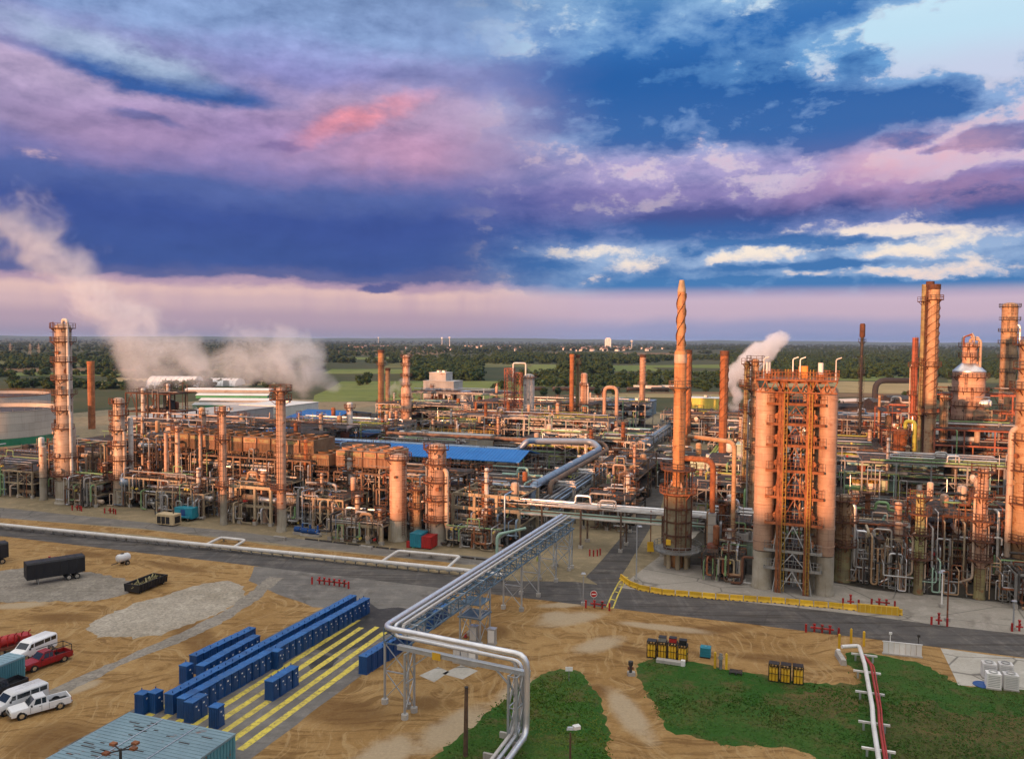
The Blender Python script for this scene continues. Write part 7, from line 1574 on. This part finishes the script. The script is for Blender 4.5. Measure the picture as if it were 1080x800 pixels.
# grass tufts on the turf
def tufts():
    q = np.random.default_rng(5); V = []; F = []; n = 0
    polys = [[(445,825),(478,785),(508,758),(545,726),(585,709),(612,710),(622,726),(633,752),(640,776),(646,825)], [(675,702),(690,695),(720,699),(770,708),(820,718),(878,724),(908,722),(897,700),(895,690),(925,692),(965,699),(1000,714),(1014,724),(1110,731),(1110,825),(900,815),(840,788),(760,784),(700,763),(684,735)]]
    def inside(x, y, P):
        c = False
        for i in range(len(P)):
            x1, y1 = P[i]; x2, y2 = P[i-1]
            if (y1 > y) != (y2 > y) and x < (x2-x1)*(y-y1)/(y2-y1)+x1: c = not c
        return c
    for P, m in zip(polys, (5000, 11000)):
        xs = [p[0] for p in P]; ys = [p[1] for p in P]; k = 0
        while k < m:
            x, y = q.uniform(min(xs), max(xs)), q.uniform(min(ys), max(ys))
            if not inside(x, y, P): continue
            k += 1; p = g(x, y); p.x += q.normal()*.3; p.y += q.normal()*.35; nn = mnoise.noise(Vector((p.x*.12, p.y*.12, 3)))
            h = (.05 + .14*max(0, nn+.2))*q.uniform(.5, 1.5)
            for j in range(3):
                w_ = q.uniform(0, 2*PI); dx, dy = math.cos(w_)*.09, math.sin(w_)*.09; ox, oy = q.normal(size=2)*.12
                ox += q.normal()*.0; V += [(p.x+ox-dx, p.y+oy-dy, .01), (p.x+ox+dx, p.y+oy+dy, .01), (p.x+ox+q.normal()*.08, p.y+oy+q.normal()*.08, h)]; F.append((n, n+1, n+2)); n += 3
    mb = MB(); mb.v = V; mb.f = F; tag(mb.build('grass', 'grass_blade', fix=False), 'rough green grass growing on the turf by the dirt track', 'grass', None, 'stuff')
tufts()

# ------------------------------------------------------------------ steam
def steam(label, blobs, dens, seed, nsc=.05, soft=.5, thr=.42, step=2.):
    """blobs: (px, py, radius px, distance, weight)"""
    L = []
    for px, py, rp, D, w in blobs:
        d = CM.to_3x3() @ Vector(((px-540)/FOC, (400-py)/FOC, -1)); L.append((Vector((0,0,HC)) + d*D, rp*D/FOC, w))
    lo = Vector([min(c[i]-r for c, r, w in L) for i in range(3)]); hi = Vector([max(c[i]+r for c, r, w in L) for i in range(3)]); lo.z = max(lo.z, .5)
    o = MB().box((lo+hi)/2, hi-lo).build('steam_plume', None); tag(o, label, 'steam', None, 'stuff')
    m, t = new_mat('steam_%d' % seed); v = t.node('ShaderNodeTexCoord').outputs['Object']
    wz = t.node('ShaderNodeVectorMath', operation='MULTIPLY_ADD'); t.put(wz.inputs[0], t.noise(v, nsc*.7, 2, .5, col=True)); wz.inputs[1].default_value = (16,16,16); t.put(wz.inputs[2], v); vv = wz.outputs[0]
    tot = None
    for c, r, w in L:
        dn = t.node('ShaderNodeVectorMath', operation='DISTANCE'); t.put(dn.inputs[0], vv); dn.inputs[1].default_value = c + Vector((8,8,8))
        k = t.mul(t.smooth(dn.outputs['Value'], r*1.0, r*.1), w); tot = k if tot is None else t.math('MAXIMUM', tot, k) if False else t.add(tot, k)
    tot = t.math('MINIMUM', tot, 1.)
    n = t.noise(v, nsc, 8, .64, .5); x = t.add(tot, t.mul(t.sub(n, .5), 2.1)); d = t.mul(t.mul(t.smooth(x, thr, thr+soft), t.smooth(tot, .0, .25)), dens)
    p = t.node('ShaderNodeVolumePrincipled'); p.inputs['Color'].default_value = (.91,.96,1.,1); t.put(p.inputs['Density'], d); p.inputs['Anisotropy'].default_value = 0.
    out = t.node('ShaderNodeOutputMaterial'); t.nt.links.new(p.outputs[0], out.inputs['Volume'])
    m.volume_intersection_method = 'FAST' if hasattr(m, 'volume_intersection_method') else None
    o.data.materials.append(m); return o
steam('broad steam bank rising from the dark derrick and drifting up past the tallest west column', [(150,402,28,300,1.),(172,398,30,300,1.),(135,380,44,300,.9),(190,384,40,300,.9),(215,396,24,300,.9),(160,355,56,300,.75),(215,366,40,300,.6),(112,335,62,300,.6),(160,318,60,300,.42),(90,300,66,300,.55),(60,268,70,300,.52),(25,240,76,300,.5),(-20,218,80,300,.48),(-70,205,84,300,.45)], .065, 1, .075, .7, .47)
steam('low billowing steam cloud drifting over the white stores in mid west', [(250,396,28,370,1.),(275,390,36,370,1.),(305,388,40,370,1.),(332,394,34,370,1.),(350,404,20,370,.9),(236,384,34,370,.85),(210,392,30,370,.8),(282,360,46,370,.7),(240,350,46,370,.5),(316,358,36,370,.55),(200,372,36,370,.5),(330,372,30,370,.6)], .075, 2, .07, .75, .47)
steam('white steam puffs rising behind the olive green column', [(771,430,15,330,1.),(774,412,17,330,1.),(777,396,19,330,1.),(788,382,24,330,1.),(804,372,26,330,1.),(818,364,22,330,.8),(800,392,20,330,.9)], .30, 3, .09, .45, .5)
steam('small white puff beside the grey cube building', [(447,416,9,420,1.),(452,410,7,420,.8),(441,421,7,420,.8)], .16, 4, .15)
steam('small wisp of steam between the twin slim stacks', [(417,414,8,330,.9),(420,404,8,330,.8)], .10, 5, .15)
steam('small wisp of steam at the foot of the grey collared column', [(365,463,8,235,1.),(370,452,7,235,.8),(372,442,7,235,.6)], .22, 6, .2)

# ------------------------------------------------------------------ air
hz = MB().box((0, 9000, 39.5), (43000, 60000, 81)).build('haze', None); tag(hz, 'blue evening air over the plain', 'haze', None, 'stuff')
m, t = new_mat('haze'); p = t.node('ShaderNodeVolumePrincipled'); p.inputs['Color'].default_value = (.42,.62,1.,1); p.inputs['Density'].default_value = 3.2e-5; p.inputs['Anisotropy'].default_value = .1
o = t.node('ShaderNodeOutputMaterial'); t.nt.links.new(p.outputs[0], o.inputs['Volume']); hz.data.materials.append(m)
